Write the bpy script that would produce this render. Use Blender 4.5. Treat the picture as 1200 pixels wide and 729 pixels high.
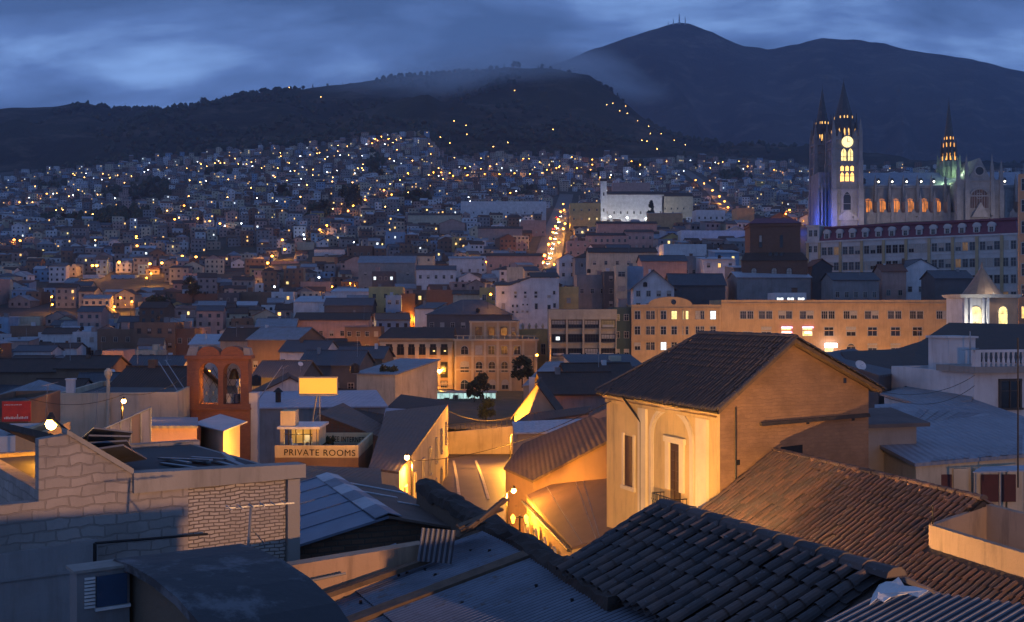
import bpy, math, random
import numpy as np
from mathutils import Vector
R = math.radians
rnd = random.Random(11)
for o in list(bpy.data.objects): bpy.data.objects.remove(o)
scene = bpy.context.scene
COL = scene.collection
# ------------------------------------------------------------------ camera, sky, sun, exposure
F, CX, HY, CZ = 1300.0, 600.0, 364.5, 30.0          # focal length in photo pixels, principal point, eye height
cd = bpy.data.cameras.new('camera'); cam = bpy.data.objects.new('camera', cd); COL.objects.link(cam)
cd.sensor_width = 36.0; cd.lens = 36.0*F/1200.0; cd.clip_start = 0.1; cd.clip_end = 40000
cam.location = (0, 0, CZ); cam.rotation_euler = (R(90), 0, 0)
scene.camera = cam
scene.view_settings.view_transform = 'Standard'; scene.view_settings.look = 'None'
scene.view_settings.exposure = 0.3; scene.view_settings.gamma = 1.0
scene.cycles.max_bounces = 5; scene.cycles.diffuse_bounces = 3; scene.cycles.glossy_bounces = 2
scene.cycles.volume_bounces = 1; scene.cycles.caustics_reflective = False; scene.cycles.caustics_refractive = False
scene.cycles.sample_clamp_indirect = 3.0
scene.cycles.use_denoising = True

HAZE = 0.00008
SUN_EL, SUN_AZ = 1.5, 290.0
w = bpy.data.worlds.new('World'); scene.world = w; w.use_nodes = True
nt = w.node_tree; nt.nodes.clear()
def N(nt, t, **kw):
    n = nt.nodes.new(t)
    for k, v in kw.items():
        if k in ('inp',):
            for a, b in v.items(): n.inputs[a].default_value = b
        else: setattr(n, k, v)
    return n
L = lambda a, b: nt.links.new(a, b)
sky = N(nt, 'ShaderNodeTexSky', sky_type='NISHITA', sun_disc=False)
sky.sun_elevation = R(SUN_EL); sky.sun_rotation = R(SUN_AZ); sky.dust_density = 2.0; sky.ozone_density = 4.0
bg1 = N(nt, 'ShaderNodeBackground', inp={'Strength': 0.05}); L(sky.outputs[0], bg1.inputs[0])
# overcast dusk cloud deck on top of the clear sky
tc = N(nt, 'ShaderNodeTexCoord')
sp = N(nt, 'ShaderNodeSeparateXYZ'); L(tc.outputs['Generated'], sp.inputs[0])
za = N(nt, 'ShaderNodeMath', operation='ABSOLUTE'); L(sp.outputs[2], za.inputs[0])
zz = N(nt, 'ShaderNodeMath', operation='ADD', inp={1: 0.34}); L(za.outputs[0], zz.inputs[0])
dx = N(nt, 'ShaderNodeMath', operation='DIVIDE'); L(sp.outputs[0], dx.inputs[0]); L(zz.outputs[0], dx.inputs[1])
dy = N(nt, 'ShaderNodeMath', operation='DIVIDE'); L(sp.outputs[1], dy.inputs[0]); L(zz.outputs[0], dy.inputs[1])
cb = N(nt, 'ShaderNodeCombineXYZ'); L(dx.outputs[0], cb.inputs[0]); L(dy.outputs[0], cb.inputs[1])
mp = N(nt, 'ShaderNodeMapping'); L(cb.outputs[0], mp.inputs[0])
mp.inputs['Scale'].default_value = (1.0, 1.9, 1.0); mp.inputs['Rotation'].default_value = (0, 0, R(18)); mp.inputs['Location'].default_value = (0.9, 0.35, 0)
nz = N(nt, 'ShaderNodeTexNoise', inp={'Scale': 2.5, 'Detail': 8.0, 'Roughness': 0.55, 'Distortion': 0.25}); L(mp.outputs[0], nz.inputs[0])
cr = N(nt, 'ShaderNodeValToRGB'); L(nz.outputs[0], cr.inputs[0])
cr.color_ramp.elements[0].position = 0.38; cr.color_ramp.elements[0].color = (0.042, 0.082, 0.20, 1)
cr.color_ramp.elements[1].position = 0.67; cr.color_ramp.elements[1].color = (0.20, 0.345, 0.66, 1)
e = cr.color_ramp.elements.new(0.52); e.color = (0.082, 0.150, 0.35, 1)
bg2 = N(nt, 'ShaderNodeBackground'); L(cr.outputs[0], bg2.inputs[0])
om = N(nt, 'ShaderNodeMath', operation='SUBTRACT', inp={0: 1.0}); L(za.outputs[0], om.inputs[1])        # the deck is brighter low over the horizon
pw = N(nt, 'ShaderNodeMath', operation='POWER', inp={1: 3.0}); L(om.outputs[0], pw.inputs[0])
ma = N(nt, 'ShaderNodeMath', operation='MULTIPLY_ADD', inp={1: 0.85, 2: 0.80}); L(pw.outputs[0], ma.inputs[0]); L(ma.outputs[0], bg2.inputs['Strength'])
ad = N(nt, 'ShaderNodeAddShader'); L(bg1.outputs[0], ad.inputs[0]); L(bg2.outputs[0], ad.inputs[1])
ow = N(nt, 'ShaderNodeOutputWorld'); L(ad.outputs[0], ow.inputs[0])
sl = bpy.data.lights.new('sun', 'SUN'); so = bpy.data.objects.new('sun', sl); COL.objects.link(so)
sl.energy = 0.06; sl.angle = R(20); sl.color = (1.0, 0.86, 0.78); so.rotation_euler = (R(70), 0, R(SUN_AZ))

# ------------------------------------------------------------------ pixel helpers (photo pixels -> points in the place)
def P(px, py, Y): return Vector(((px-CX)/F*Y, Y, CZ-(py-HY)/F*Y))
def LV(px, py, z):                                   # point under a pixel on the level plane z (metres below the eye)
    Y = -z*F/(py-HY); return Vector(((px-CX)/F*Y, Y, CZ+z))
def proj(p): return (CX+p[0]/p[1]*F, HY+(CZ-p[2])/p[1]*F)
def V(*a): return Vector(a)

# ------------------------------------------------------------------ mesh builder
class MB:
    def __init__(s): s.v = []; s.f = []; s.m = []; s.tint = None
    def add(s, pts, faces, mi=0):
        b = len(s.v); s.v += [tuple(p) for p in pts]
        for f in faces: s.f.append(tuple(b+i for i in f)); s.m.append(mi)
    def face(s, pts, mi=0): s.add(pts, [tuple(range(len(pts)))], mi)
    def hexa(s, b, t, mi=0, top=None):               # four bottom and four top points, same winding
        s.add(list(b)+list(t), [(3,2,1,0), (0,1,5,4), (1,2,6,5), (2,3,7,6), (3,0,4,7)], mi)
        s.add(list(t), [(0,1,2,3)], mi if top is None else top)
    def box(s, x0, x1, y0, y1, z0, z1, mi=0, top=None):
        s.hexa([(x0,y0,z0),(x1,y0,z0),(x1,y1,z0),(x0,y1,z0)], [(x0,y0,z1),(x1,y0,z1),(x1,y1,z1),(x0,y1,z1)], mi, top)
    def prism(s, poly, dz, mi=0, top=None):          # polygon of 3D points swept down by dz
        n = len(poly); lo = [(p[0],p[1],p[2]-dz) for p in poly]
        s.prism2(lo, poly, mi, top)
    def prism2(s, lo, hi, mi=0, top=None):
        n = len(lo)
        s.add(list(lo)+list(hi), [(i,(i+1)%n,n+(i+1)%n,n+i) for i in range(n)]+[tuple(range(n-1,-1,-1))], mi)
        s.add(list(hi), [tuple(range(n))], mi if top is None else top)
    def tube(s, p0, p1, r0, r1=None, n=8, mi=0):
        p0, p1 = Vector(p0), Vector(p1); r1 = r0 if r1 is None else r1
        d = (p1-p0).normalized(); a = d.orthogonal().normalized(); b = d.cross(a)
        ring = [(math.cos(2*math.pi*i/n), math.sin(2*math.pi*i/n)) for i in range(n)]
        lo = [p0+a*c*r0+b*q*r0 for c, q in ring]; hi = [p1+a*c*r1+b*q*r1 for c, q in ring]
        s.add(lo+hi, [(i,(i+1)%n,n+(i+1)%n,n+i) for i in range(n)]+[tuple(range(n-1,-1,-1)), tuple(range(n,2*n))], mi)
    def lathe(s, prof, c=(0,0,0), n=12, mi=0, ph=0.0):
        pts = []; fs = []
        for r, z in prof: pts += [(c[0]+r*math.cos(ph+2*math.pi*i/n), c[1]+r*math.sin(ph+2*math.pi*i/n), c[2]+z) for i in range(n)]
        for k in range(len(prof)-1):
            for i in range(n):
                j = (i+1) % n; fs.append((k*n+i, k*n+j, (k+1)*n+j, (k+1)*n+i))
        fs.append(tuple(range(n-1,-1,-1))); fs.append(tuple(range((len(prof)-1)*n, len(prof)*n)))
        s.add(pts, fs, mi)
    def arch(s, xc, w, zs, top, y0, y1, mi=0, n=8, tops=None):   # the masonry over a round arch up to level top
        r = w/2
        for i in range(n):
            a0 = math.pi*i/n; a1 = math.pi*(i+1)/n
            xa, xb = xc-r*math.cos(a0), xc-r*math.cos(a1); z0, z1 = zs+r*math.sin(a0), zs+r*math.sin(a1)
            s.hexa([(xa,y0,z0),(xb,y0,z1),(xb,y1,z1),(xa,y1,z0)], [(xa,y0,top),(xb,y0,top),(xb,y1,top),(xa,y1,top)], mi)
    def ring(s, xc, zs, r0, r1, y0, y1, a0=0.0, a1=math.pi, n=10, mi=0):   # arch band
        for i in range(n):
            t0 = a0+(a1-a0)*i/n; t1 = a0+(a1-a0)*(i+1)/n
            q = lambda r, t, y: (xc-r*math.cos(t), y, zs+r*math.sin(t))
            s.hexa([q(r0,t0,y0),q(r0,t1,y0),q(r0,t1,y1),q(r0,t0,y1)], [q(r1,t0,y0),q(r1,t1,y0),q(r1,t1,y1),q(r1,t0,y1)], mi)
    def mesh(s, name, mats, smooth=False):
        me = bpy.data.meshes.new(name); me.from_pydata(s.v, [], s.f)
        for m in mats: me.materials.append(m)
        me.polygons.foreach_set('material_index', s.m)
        if smooth: me.polygons.foreach_set('use_smooth', [True]*len(s.f))
        if s.tint is not None:
            at = me.attributes.new('tint', 'FLOAT', 'FACE'); at.data.foreach_set('value', s.tint)
        me.update(); return me
    def build(s, name, mats, parent=None, loc=(0,0,0), rot=0.0, smooth=False):
        if not isinstance(mats, (list, tuple)): mats = [mats]
        return link(name, s.mesh(name, mats, smooth), parent, loc, rot)
def link(name, data, parent=None, loc=(0,0,0), rot=0.0):
    o = bpy.data.objects.new(name, data); COL.objects.link(o)
    o.location = loc; o.rotation_euler = rot if isinstance(rot, tuple) else (0, 0, rot)
    if parent is not None: o.parent = parent
    return o
def tag(o, label, cat, group=None):
    o['label'] = label; o['category'] = cat
    if group: o['group'] = group
    return o
def kind(o, k): o['kind'] = k; return o
def thing(name, label, cat, loc=(0,0,0), rot=0.0, group=None): return tag(link(name, None, None, loc, rot), label, cat, group)
def copy_tree(o, loc=None, rot=None, scale=None, parent=None):
    c = o.copy(); COL.objects.link(c)
    if loc is not None: c.location = loc
    if rot is not None: c.rotation_euler = (0, 0, rot)
    if scale is not None: c.scale = (scale,)*3
    if parent is not None: c.parent = parent
    for ch in list(o.children): copy_tree(ch, parent=c)
    return c

# ------------------------------------------------------------------ materials
MATS = {}
def newmat(name):
    m = bpy.data.materials.new(name); m.use_nodes = True
    nt = m.node_tree; b = nt.nodes['Principled BSDF']; return m, nt, b
def link_(nt, a, b): nt.links.new(a, b)
def coords(nt, scale=(1,1,1), obj=True):
    t = N(nt, 'ShaderNodeTexCoord'); m = N(nt, 'ShaderNodeMapping'); m.inputs['Scale'].default_value = scale
    link_(nt, t.outputs['Object'], m.inputs[0]); return m.outputs[0]
def mixc(nt, fac, a, b, mode='MIX'):
    m = N(nt, 'ShaderNodeMix', data_type='RGBA', blend_type=mode)
    for i, x in ((0, fac), (6, a), (7, b)):
        if hasattr(x, 'is_linked'): link_(nt, x, m.inputs[i])
        else: m.inputs[i].default_value = x if i == 0 else (*x, 1)
    return m.outputs[2]
def ramp(nt, src, p0, p1, c0=(0,0,0), c1=(1,1,1)):
    r = N(nt, 'ShaderNodeValToRGB'); link_(nt, src, r.inputs[0])
    r.color_ramp.elements[0].position = p0; r.color_ramp.elements[1].position = p1
    r.color_ramp.elements[0].color = (*c0, 1); r.color_ramp.elements[1].color = (*c1, 1)
    return r.outputs[0]
def noise(nt, vec, scale, detail=4.0, rough=0.6):
    n = N(nt, 'ShaderNodeTexNoise', inp={'Scale': scale, 'Detail': detail, 'Roughness': rough}); link_(nt, vec, n.inputs[0]); return n.outputs[0]
def bump(nt, b, h, strength=0.4, dist=0.05, normal=None):
    n = N(nt, 'ShaderNodeBump', inp={'Strength': strength, 'Distance': dist}); link_(nt, h, n.inputs['Height'])
    if normal is not None: link_(nt, normal, n.inputs['Normal'])
    link_(nt, n.outputs[0], b.inputs['Normal']); return n.outputs[0]
def plaster(name, col, stain=0.5, rough=0.9, dirt_shade=(0.09, 0.075, 0.06)):
    if name in MATS: return MATS[name]
    m, nt, b = newmat(name); b.inputs['Roughness'].default_value = rough
    c = coords(nt); cs = coords(nt, (1.2, 1.2, 0.16))
    big = ramp(nt, noise(nt, c, 0.35, 5), 0.35, 0.75); stk = ramp(nt, noise(nt, cs, 1.6, 5, 0.7), 0.50, 0.78)
    dk = tuple(x*0.68 for x in col)
    a = mixc(nt, big, col, dk)
    f = N(nt, 'ShaderNodeMath', operation='MULTIPLY', inp={1: stain}); link_(nt, stk, f.inputs[0])
    a = mixc(nt, f.outputs[0], a, dirt_shade); link_(nt, a, b.inputs['Base Color'])
    bump(nt, b, noise(nt, c, 9.0, 5), 0.35, 0.03)
    MATS[name] = m; return m
def bricks(name, c1, c2, mort, bw=0.30, bh=0.085, msize=0.012, warp=0.02, bumpd=0.03, stain=0.4):
    if name in MATS: return MATS[name]
    m, nt, b = newmat(name); b.inputs['Roughness'].default_value = 0.92
    t = N(nt, 'ShaderNodeTexCoord'); s = N(nt, 'ShaderNodeSeparateXYZ'); link_(nt, t.outputs['Object'], s.inputs[0])
    ad = N(nt, 'ShaderNodeMath', operation='ADD'); link_(nt, s.outputs[0], ad.inputs[0]); link_(nt, s.outputs[1], ad.inputs[1])
    cb = N(nt, 'ShaderNodeCombineXYZ'); link_(nt, ad.outputs[0], cb.inputs[0]); link_(nt, s.outputs[2], cb.inputs[1])
    nv = N(nt, 'ShaderNodeTexNoise', inp={'Scale': 2.5, 'Detail': 3.0}); link_(nt, t.outputs['Object'], nv.inputs[0])
    vm = N(nt, 'ShaderNodeVectorMath', operation='MULTIPLY_ADD'); link_(nt, nv.outputs['Color'], vm.inputs[0])
    vm.inputs[1].default_value = (warp*2,)*3; link_(nt, cb.outputs[0], vm.inputs[2])
    br = N(nt, 'ShaderNodeTexBrick', inp={'Scale': 1.0, 'Mortar Size': msize, 'Mortar Smooth': 0.3, 'Bias': 0.0, 'Brick Width': bw, 'Row Height': bh,
        'Color1': (*c1, 1), 'Color2': (*c2, 1), 'Mortar': (*mort, 1)}); link_(nt, vm.outputs[0], br.inputs['Vector'])
    n2 = ramp(nt, noise(nt, t.outputs['Object'], 0.6, 6, 0.7), 0.42, 0.75)
    f = N(nt, 'ShaderNodeMath', operation='MULTIPLY', inp={1: stain}); link_(nt, n2, f.inputs[0])
    a = mixc(nt, f.outputs[0], br.outputs['Color'], tuple(x*0.45 for x in c1)); link_(nt, a, b.inputs['Base Color'])
    inv = N(nt, 'ShaderNodeMath', operation='SUBTRACT', inp={0: 1.0}); link_(nt, br.outputs['Fac'], inv.inputs[1])
    n1 = bump(nt, b, inv.outputs[0], 0.8, bumpd)
    bump(nt, b, noise(nt, t.outputs['Object'], 12, 5), 0.5, 0.02, n1)
    MATS[name] = m; return m
def roofmat(name, col, col2, pitch=0.24, rough=0.85, rowl=0.45, metal=0.0, patches=0.5):   # far roofs: stripes down the slope as relief
    if name in MATS: return MATS[name]
    m, nt, b = newmat(name); b.inputs['Roughness'].default_value = rough; b.inputs['Metallic'].default_value = metal
    c = coords(nt)
    wv = N(nt, 'ShaderNodeTexWave', wave_type='BANDS', bands_direction='X', inp={'Scale': 0.314/pitch, 'Distortion': 0.6, 'Detail': 1.0}); link_(nt, c, wv.inputs[0])
    n1 = ramp(nt, noise(nt, c, 0.5, 6, 0.7), 0.38, 0.70); n2 = ramp(nt, noise(nt, coords(nt, (4, .9, .9)), 1.3, 3), 0.35, 0.7)
    a = mixc(nt, n1, col, col2); f = N(nt, 'ShaderNodeMath', operation='MULTIPLY', inp={1: patches}); link_(nt, n2, f.inputs[0])
    a = mixc(nt, f.outputs[0], a, tuple(x*0.5 for x in col)); link_(nt, a, b.inputs['Base Color'])
    bump(nt, b, wv.outputs[1], 0.4, pitch*0.22)
    MATS[name] = m; return m
def flatmat(name, col, rough=0.7, metal=0.0, var=0.35, sc=2.0, bmp=0.2):
    if name in MATS: return MATS[name]
    m, nt, b = newmat(name); b.inputs['Roughness'].default_value = rough; b.inputs['Metallic'].default_value = metal
    c = coords(nt); a = mixc(nt, ramp(nt, noise(nt, c, sc, 6, 0.65), 0.35, 0.72), col, tuple(x*(1-var) for x in col))
    link_(nt, a, b.inputs['Base Color']); bump(nt, b, noise(nt, c, sc*6, 4), bmp, 0.02)
    MATS[name] = m; return m
def emit(name, col, strength):
    if name in MATS: return MATS[name]
    m, nt, b = newmat(name); b.inputs['Base Color'].default_value = (*col, 1)
    b.inputs['Emission Color'].default_value = (*col, 1); b.inputs['Emission Strength'].default_value = strength
    MATS[name] = m; return m
def emit_lit(name, col, strength, sc=1.2):              # lit room seen through a pane: curtains and furniture break it up
    if name in MATS: return MATS[name]
    m, nt, b = newmat(name); b.inputs['Base Color'].default_value = (0.05, 0.05, 0.05, 1)
    n = ramp(nt, noise(nt, coords(nt, (1, 1, .5)), sc, 3), 0.35, 0.65, tuple(x*0.35 for x in col), col)
    link_(nt, n, b.inputs['Emission Color']); b.inputs['Emission Strength'].default_value = strength
    MATS[name] = m; return m
def tilemat(name, ca, cb_, cm):                         # clay tiles: each tile its own tone, soot and lichen; shade of the pans painted in
    m, nt, b = newmat(name); b.inputs['Roughness'].default_value = 0.82
    at = N(nt, 'ShaderNodeAttribute', attribute_name='tint'); c = coords(nt)
    a = mixc(nt, at.outputs['Fac'], ca, cb_)
    a = mixc(nt, ramp(nt, noise(nt, c, 1.6, 6, 0.75), 0.42, 0.66), a, cm)
    a = mixc(nt, ramp(nt, noise(nt, c, 14, 3), 0.62, 0.75), a, tuple(min(1, x*2.2+0.02) for x in cm))
    link_(nt, a, b.inputs['Base Color']); bump(nt, b, noise(nt, c, 30, 4), 0.5, 0.012)
    MATS[name] = m; return m
AMBER = (1.0, 0.37, 0.035)
# walls
W_ = {
 'white': plaster('white_plaster', (0.62, 0.62, 0.64), .35), 'cream': plaster('cream_plaster', (0.55, 0.48, 0.36)),
 'pink': plaster('pink_plaster', (0.45, 0.30, 0.26)), 'grey': plaster('grey_render', (0.24, 0.24, 0.25)),
 'blue': plaster('blue_plaster', (0.24, 0.36, 0.50), .3), 'yellow': plaster('yellow_plaster', (0.60, 0.43, 0.18), .25),
 'brown': plaster('brown_render', (0.20, 0.13, 0.09)), 'dark': plaster('dark_render', (0.10, 0.10, 0.11)),
 'orange': plaster('orange_plaster', (0.50, 0.32, 0.17), .45), 'beige': plaster('beige_plaster', (0.42, 0.34, 0.26)),
 'green': plaster('green_render', (0.05, 0.085, 0.085), .3), 'stone': plaster('stone_wall', (0.30, 0.28, 0.26)),
 'brick': bricks('brown_brick', (0.22, 0.105, 0.065), (0.17, 0.085, 0.055), (0.14, 0.12, 0.10), 0.30, 0.12, 0.02),
}
R_ = {
 'tile': roofmat('dark_clay_roof', (0.075, 0.045, 0.035), (0.045, 0.035, 0.032)), 'red': roofmat('red_clay_roof', (0.20, 0.075, 0.045), (0.12, 0.055, 0.04)),
 'metal': roofmat('grey_metal_roof', (0.24, 0.26, 0.30), (0.17, 0.17, 0.18), 0.3, 0.5, patches=.6), 'pale': roofmat('pale_sheet_roof', (0.42, 0.44, 0.50), (0.30, 0.31, 0.34), 0.35, 0.5),
 'rust': roofmat('rusty_sheet_roof', (0.16, 0.09, 0.06), (0.11, 0.08, 0.07), 0.3, 0.7), 'flat': flatmat('flat_roof_screed', (0.12, 0.11, 0.11), 0.9, 0, .5, 0.6),
 'slate': roofmat('blue_grey_roof', (0.07, 0.075, 0.09), (0.05, 0.053, 0.065), 0.4, 0.6),
}
GLASS = flatmat('window_glass', (0.018, 0.02, 0.026), 0.12, 0, .3)
FRAME = flatmat('window_frame_paint', (0.40, 0.37, 0.33), 0.6); FRAMED = flatmat('dark_window_frame', (0.06, 0.045, 0.035), 0.6)
BLIND = flatmat('pale_blind', (0.42,0.38,0.34), .8); DIMW = emit_lit('dim_room_warm', (1.0, .55, .2), 0.14)
LITW = emit_lit('lit_room_warm', (1.0, 0.56, 0.17), 2.2); LITC = emit_lit('lit_room_white', (0.85, 0.95, 1.0), 2.2); LITY = emit_lit('lit_room_yellow', (1.0, 0.74, 0.26), 2.0)
BULB = emit('sodium_lamp', (1.0, 0.42, 0.06), 14.0); BULBW = emit('white_lamp', (0.9, 0.95, 1.0), 60.0); BULBN = emit('sodium_lamp_near', (1.0, 0.55, 0.12), 40.0)
IRON = flatmat('dark_iron', (0.03, 0.03, 0.032), 0.5, 0.6); STEEL = flatmat('galvanised_steel', (0.32, 0.33, 0.35), 0.45, 0.7)
PLAINB = flatmat('brown_board_roof', (.13,.075,.05), .85, 0, .45, .6, .3); DUSTT = roofmat('dusty_tile_roof', (.075,.05,.042), (.045,.037,.035), .26, .9)
WOOD = flatmat('weathered_wood', (0.14, 0.095, 0.065), 0.85, 0, .5, 5.0)
CONC = plaster('concrete', (0.30, 0.28, 0.26), .6); PARAP = plaster('stained_parapet', (0.36, 0.27, 0.20), .8)
WHITEP = flatmat('white_paint', (0.72, 0.72, 0.72), 0.6)

# ------------------------------------------------------------------ windows: shared meshes, one object per window
WCACHE = {}
def win_mesh(w, h, style='dark', frame='pale', arch=False, mull=1, trans=1):
    k = (round(w,2), round(h,2), style, frame, arch, mull, trans)
    if k in WCACHE: return WCACHE[k]
    b = MB(); t = min(0.16, w*0.12); hw = w/2
    if style == 'half':                                # blind half way down
        b.face([(-hw+.01,-.03,h*.45),(hw-.01,-.03,h*.45),(hw-.01,-.03,h-.01),(-hw+.01,-.03,h-.01)], 2)
    if arch:
        hs = h-hw; b.box(-hw-t, -hw, -.09, .02, 0, hs); b.box(hw, hw+t, -.09, .02, 0, hs)
        b.ring(0, hs, hw, hw+t, -.09, .02, n=8)
        n = 8; pts = [(-hw,-.015,.02),(hw,-.015,.02)]+[(hw*math.cos(math.pi*i/n), -.015, hs+hw*math.sin(math.pi*i/n)) for i in range(n+1)]
        b.face(pts, 1)
    else:
        b.box(-hw-t, -hw, -.09, .02, 0, h); b.box(hw, hw+t, -.09, .02, 0, h); b.box(-hw-t, hw+t, -.10, .02, h, h+t)
        b.face([(-hw,-.015,0),(hw,-.015,0),(hw,-.015,h),(-hw,-.015,h)], 1)
    b.box(-hw-t*1.4, hw+t*1.4, -.16, .02, -t*0.8, 0.0)
    for i in range(mull):
        x = -hw+w*(i+1)/(mull+1); b.box(x-.035, x+.035, -.06, -.017, .005, h-(0.1 if arch else .005))
    if trans: b.box(-hw+.004, hw-.004, -.055, -.017, h*.62, h*.62+.06)
    pane = {'blind': BLIND, 'dim': DIMW, 'dark': GLASS, 'warm': LITW, 'white': LITC, 'yellow': LITY, 'half': GLASS}[style]
    me = b.mesh('window', [FRAME if frame == 'pale' else FRAMED, pane]+([BLIND] if style == 'half' else [])); WCACHE[k] = me; return me
wr_ = random.Random(3)
def win(parent, x, z, w, h, style='dark', y=0.0, rot=0.0, **kw):
    if style == 'dark': style = wr_.choices(('dark','half','blind','dim'), (.74,.15,.08,.03))[0]
    return link('window', win_mesh(w, h, style, **kw), parent, (x, y, z), rot)

# ------------------------------------------------------------------ house shells in local metres: x along the front, y away, front wall on y = 0
def shell(w, d, h, roof, rise, base=3.0, over=0.4):
    b = MB(); r = MB(); T = 0.16
    if roof == 'flat':
        t = 0.22
        b.box(0, w, 0, d, -base, h-0.45)
        b.box(0, w, 0, t, h-.45, h); b.box(0, w, d-t, d, h-.45, h); b.box(0, t, t, d-t, h-.45, h); b.box(w-t, w, t, d-t, h-.45, h)
        r.box(t+.003, w-t-.003, t+.003, d-t-.003, h-.447, h-.40)
    elif roof == 'gx':                                # ridge along the front
        m = d/2; s = rise/m
        b.prism2([(0,0,-base),(w,0,-base),(w,d,-base),(0,d,-base)], [(0,0,h),(w,0,h),(w,d,h),(0,d,h)])
        b.hexa([(0,0,h),(w,0,h),(w,m,h),(0,m,h)], [(0,0,h),(w,0,h),(w,m,h+rise),(0,m,h+rise)]); b.hexa([(0,m,h),(w,m,h),(w,d,h),(0,d,h)], [(0,m,h+rise),(w,m,h+rise),(w,d,h),(0,d,h)])
        o = over; e = .01
        lo = [(-o,-o,h-o*s+e),(w+o,-o,h-o*s+e),(w+o,m,h+rise+e),(-o,m,h+rise+e)]; r.hexa(lo, [(x,y,z+T) for x,y,z in lo])
        lo = [(-o,m,h+rise+e),(w+o,m,h+rise+e),(w+o,d+o,h-o*s+e),(-o,d+o,h-o*s+e)]; r.hexa(lo, [(x,y,z+T) for x,y,z in lo])
        r.box(-o, w+o, m-.13, m+.13, h+rise+T-.02, h+rise+T+.1)
    elif roof == 'gy':                                # gable faces the front
        m = w/2; s = rise/m
        b.prism2([(0,0,-base),(w,0,-base),(w,d,-base),(0,d,-base)], [(0,0,h),(w,0,h),(w,d,h),(0,d,h)])
        b.hexa([(0,0,h),(m,0,h),(m,d,h),(0,d,h)], [(0,0,h),(m,0,h+rise),(m,d,h+rise),(0,d,h)]); b.hexa([(m,0,h),(w,0,h),(w,d,h),(m,d,h)], [(m,0,h+rise),(w,0,h),(w,d,h),(m,d,h+rise)])
        o = over; e = .01
        lo = [(-o,-o,h-o*s+e),(m,-o,h+rise+e),(m,d+o,h+rise+e),(-o,d+o,h-o*s+e)]; r.hexa(lo, [(x,y,z+T) for x,y,z in lo])
        lo = [(m,-o,h+rise+e),(w+o,-o,h-o*s+e),(w+o,d+o,h-o*s+e),(m,d+o,h+rise+e)]; r.hexa(lo, [(x,y,z+T) for x,y,z in lo])
        r.box(m-.13, m+.13, -o, d+o, h+rise+T-.02, h+rise+T+.1)
    elif roof == 'shed':                              # one plane, low at the front
        b.hexa([(0,0,-base),(w,0,-base),(w,d,-base),(0,d,-base)], [(0,0,h),(w,0,h),(w,d,h+rise),(0,d,h+rise)])
        o = over; s = rise/d; lo = [(-o,-o,h-o*s+.01),(w+o,-o,h-o*s+.01),(w+o,d+o,h+rise+o*s+.01),(-o,d+o,h+rise+o*s+.01)]; r.hexa(lo, [(x,y,z+T) for x,y,z in lo])
    elif roof == 'hip':
        b.box(0, w, 0, d, -base, h)
        o = over; k = min(w, d)/2; E = [(-o,-o,h+.01),(w+o,-o,h+.01),(w+o,d+o,h+.01),(-o,d+o,h+.01)]; T2 = [(x,y,z+.12) for x,y,z in E]
        if w >= d: A, B = (k, d/2, h+rise), (w-k, d/2, h+rise)
        else: A, B = (w/2, k, h+rise), (w/2, d-k, h+rise)
        r.add(E+T2+[A,B], [(3,2,1,0),(0,1,5,4),(1,2,6,5),(2,3,7,6),(3,0,4,7)])
        if w >= d: r.add(T2+[A,B], [(0,1,5,4),(1,2,5),(2,3,4,5),(3,0,4)])
        else: r.add(T2+[A,B], [(0,1,4),(1,2,5,4),(2,3,5),(3,0,4,5)])
    return b, r
def front(xl, xr, ytop, Y, th):                        # facade line: left end under pixel xl at depth Y, turned by th, cut off at pixel xr
    a = P(xl, ytop, Y); c, s = math.cos(th), math.sin(th); k = (xr-CX)/F
    return a, (k*a.y-a.x)/(c-k*s)
FOOT = []
KEEP = []                                              # image windows kept clear of filler houses: (x0,x1,y0,y1,depth)
NAMED = []                                             # (px, py, phrase) landmarks for labels
wr_ = random.Random(3)
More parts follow.
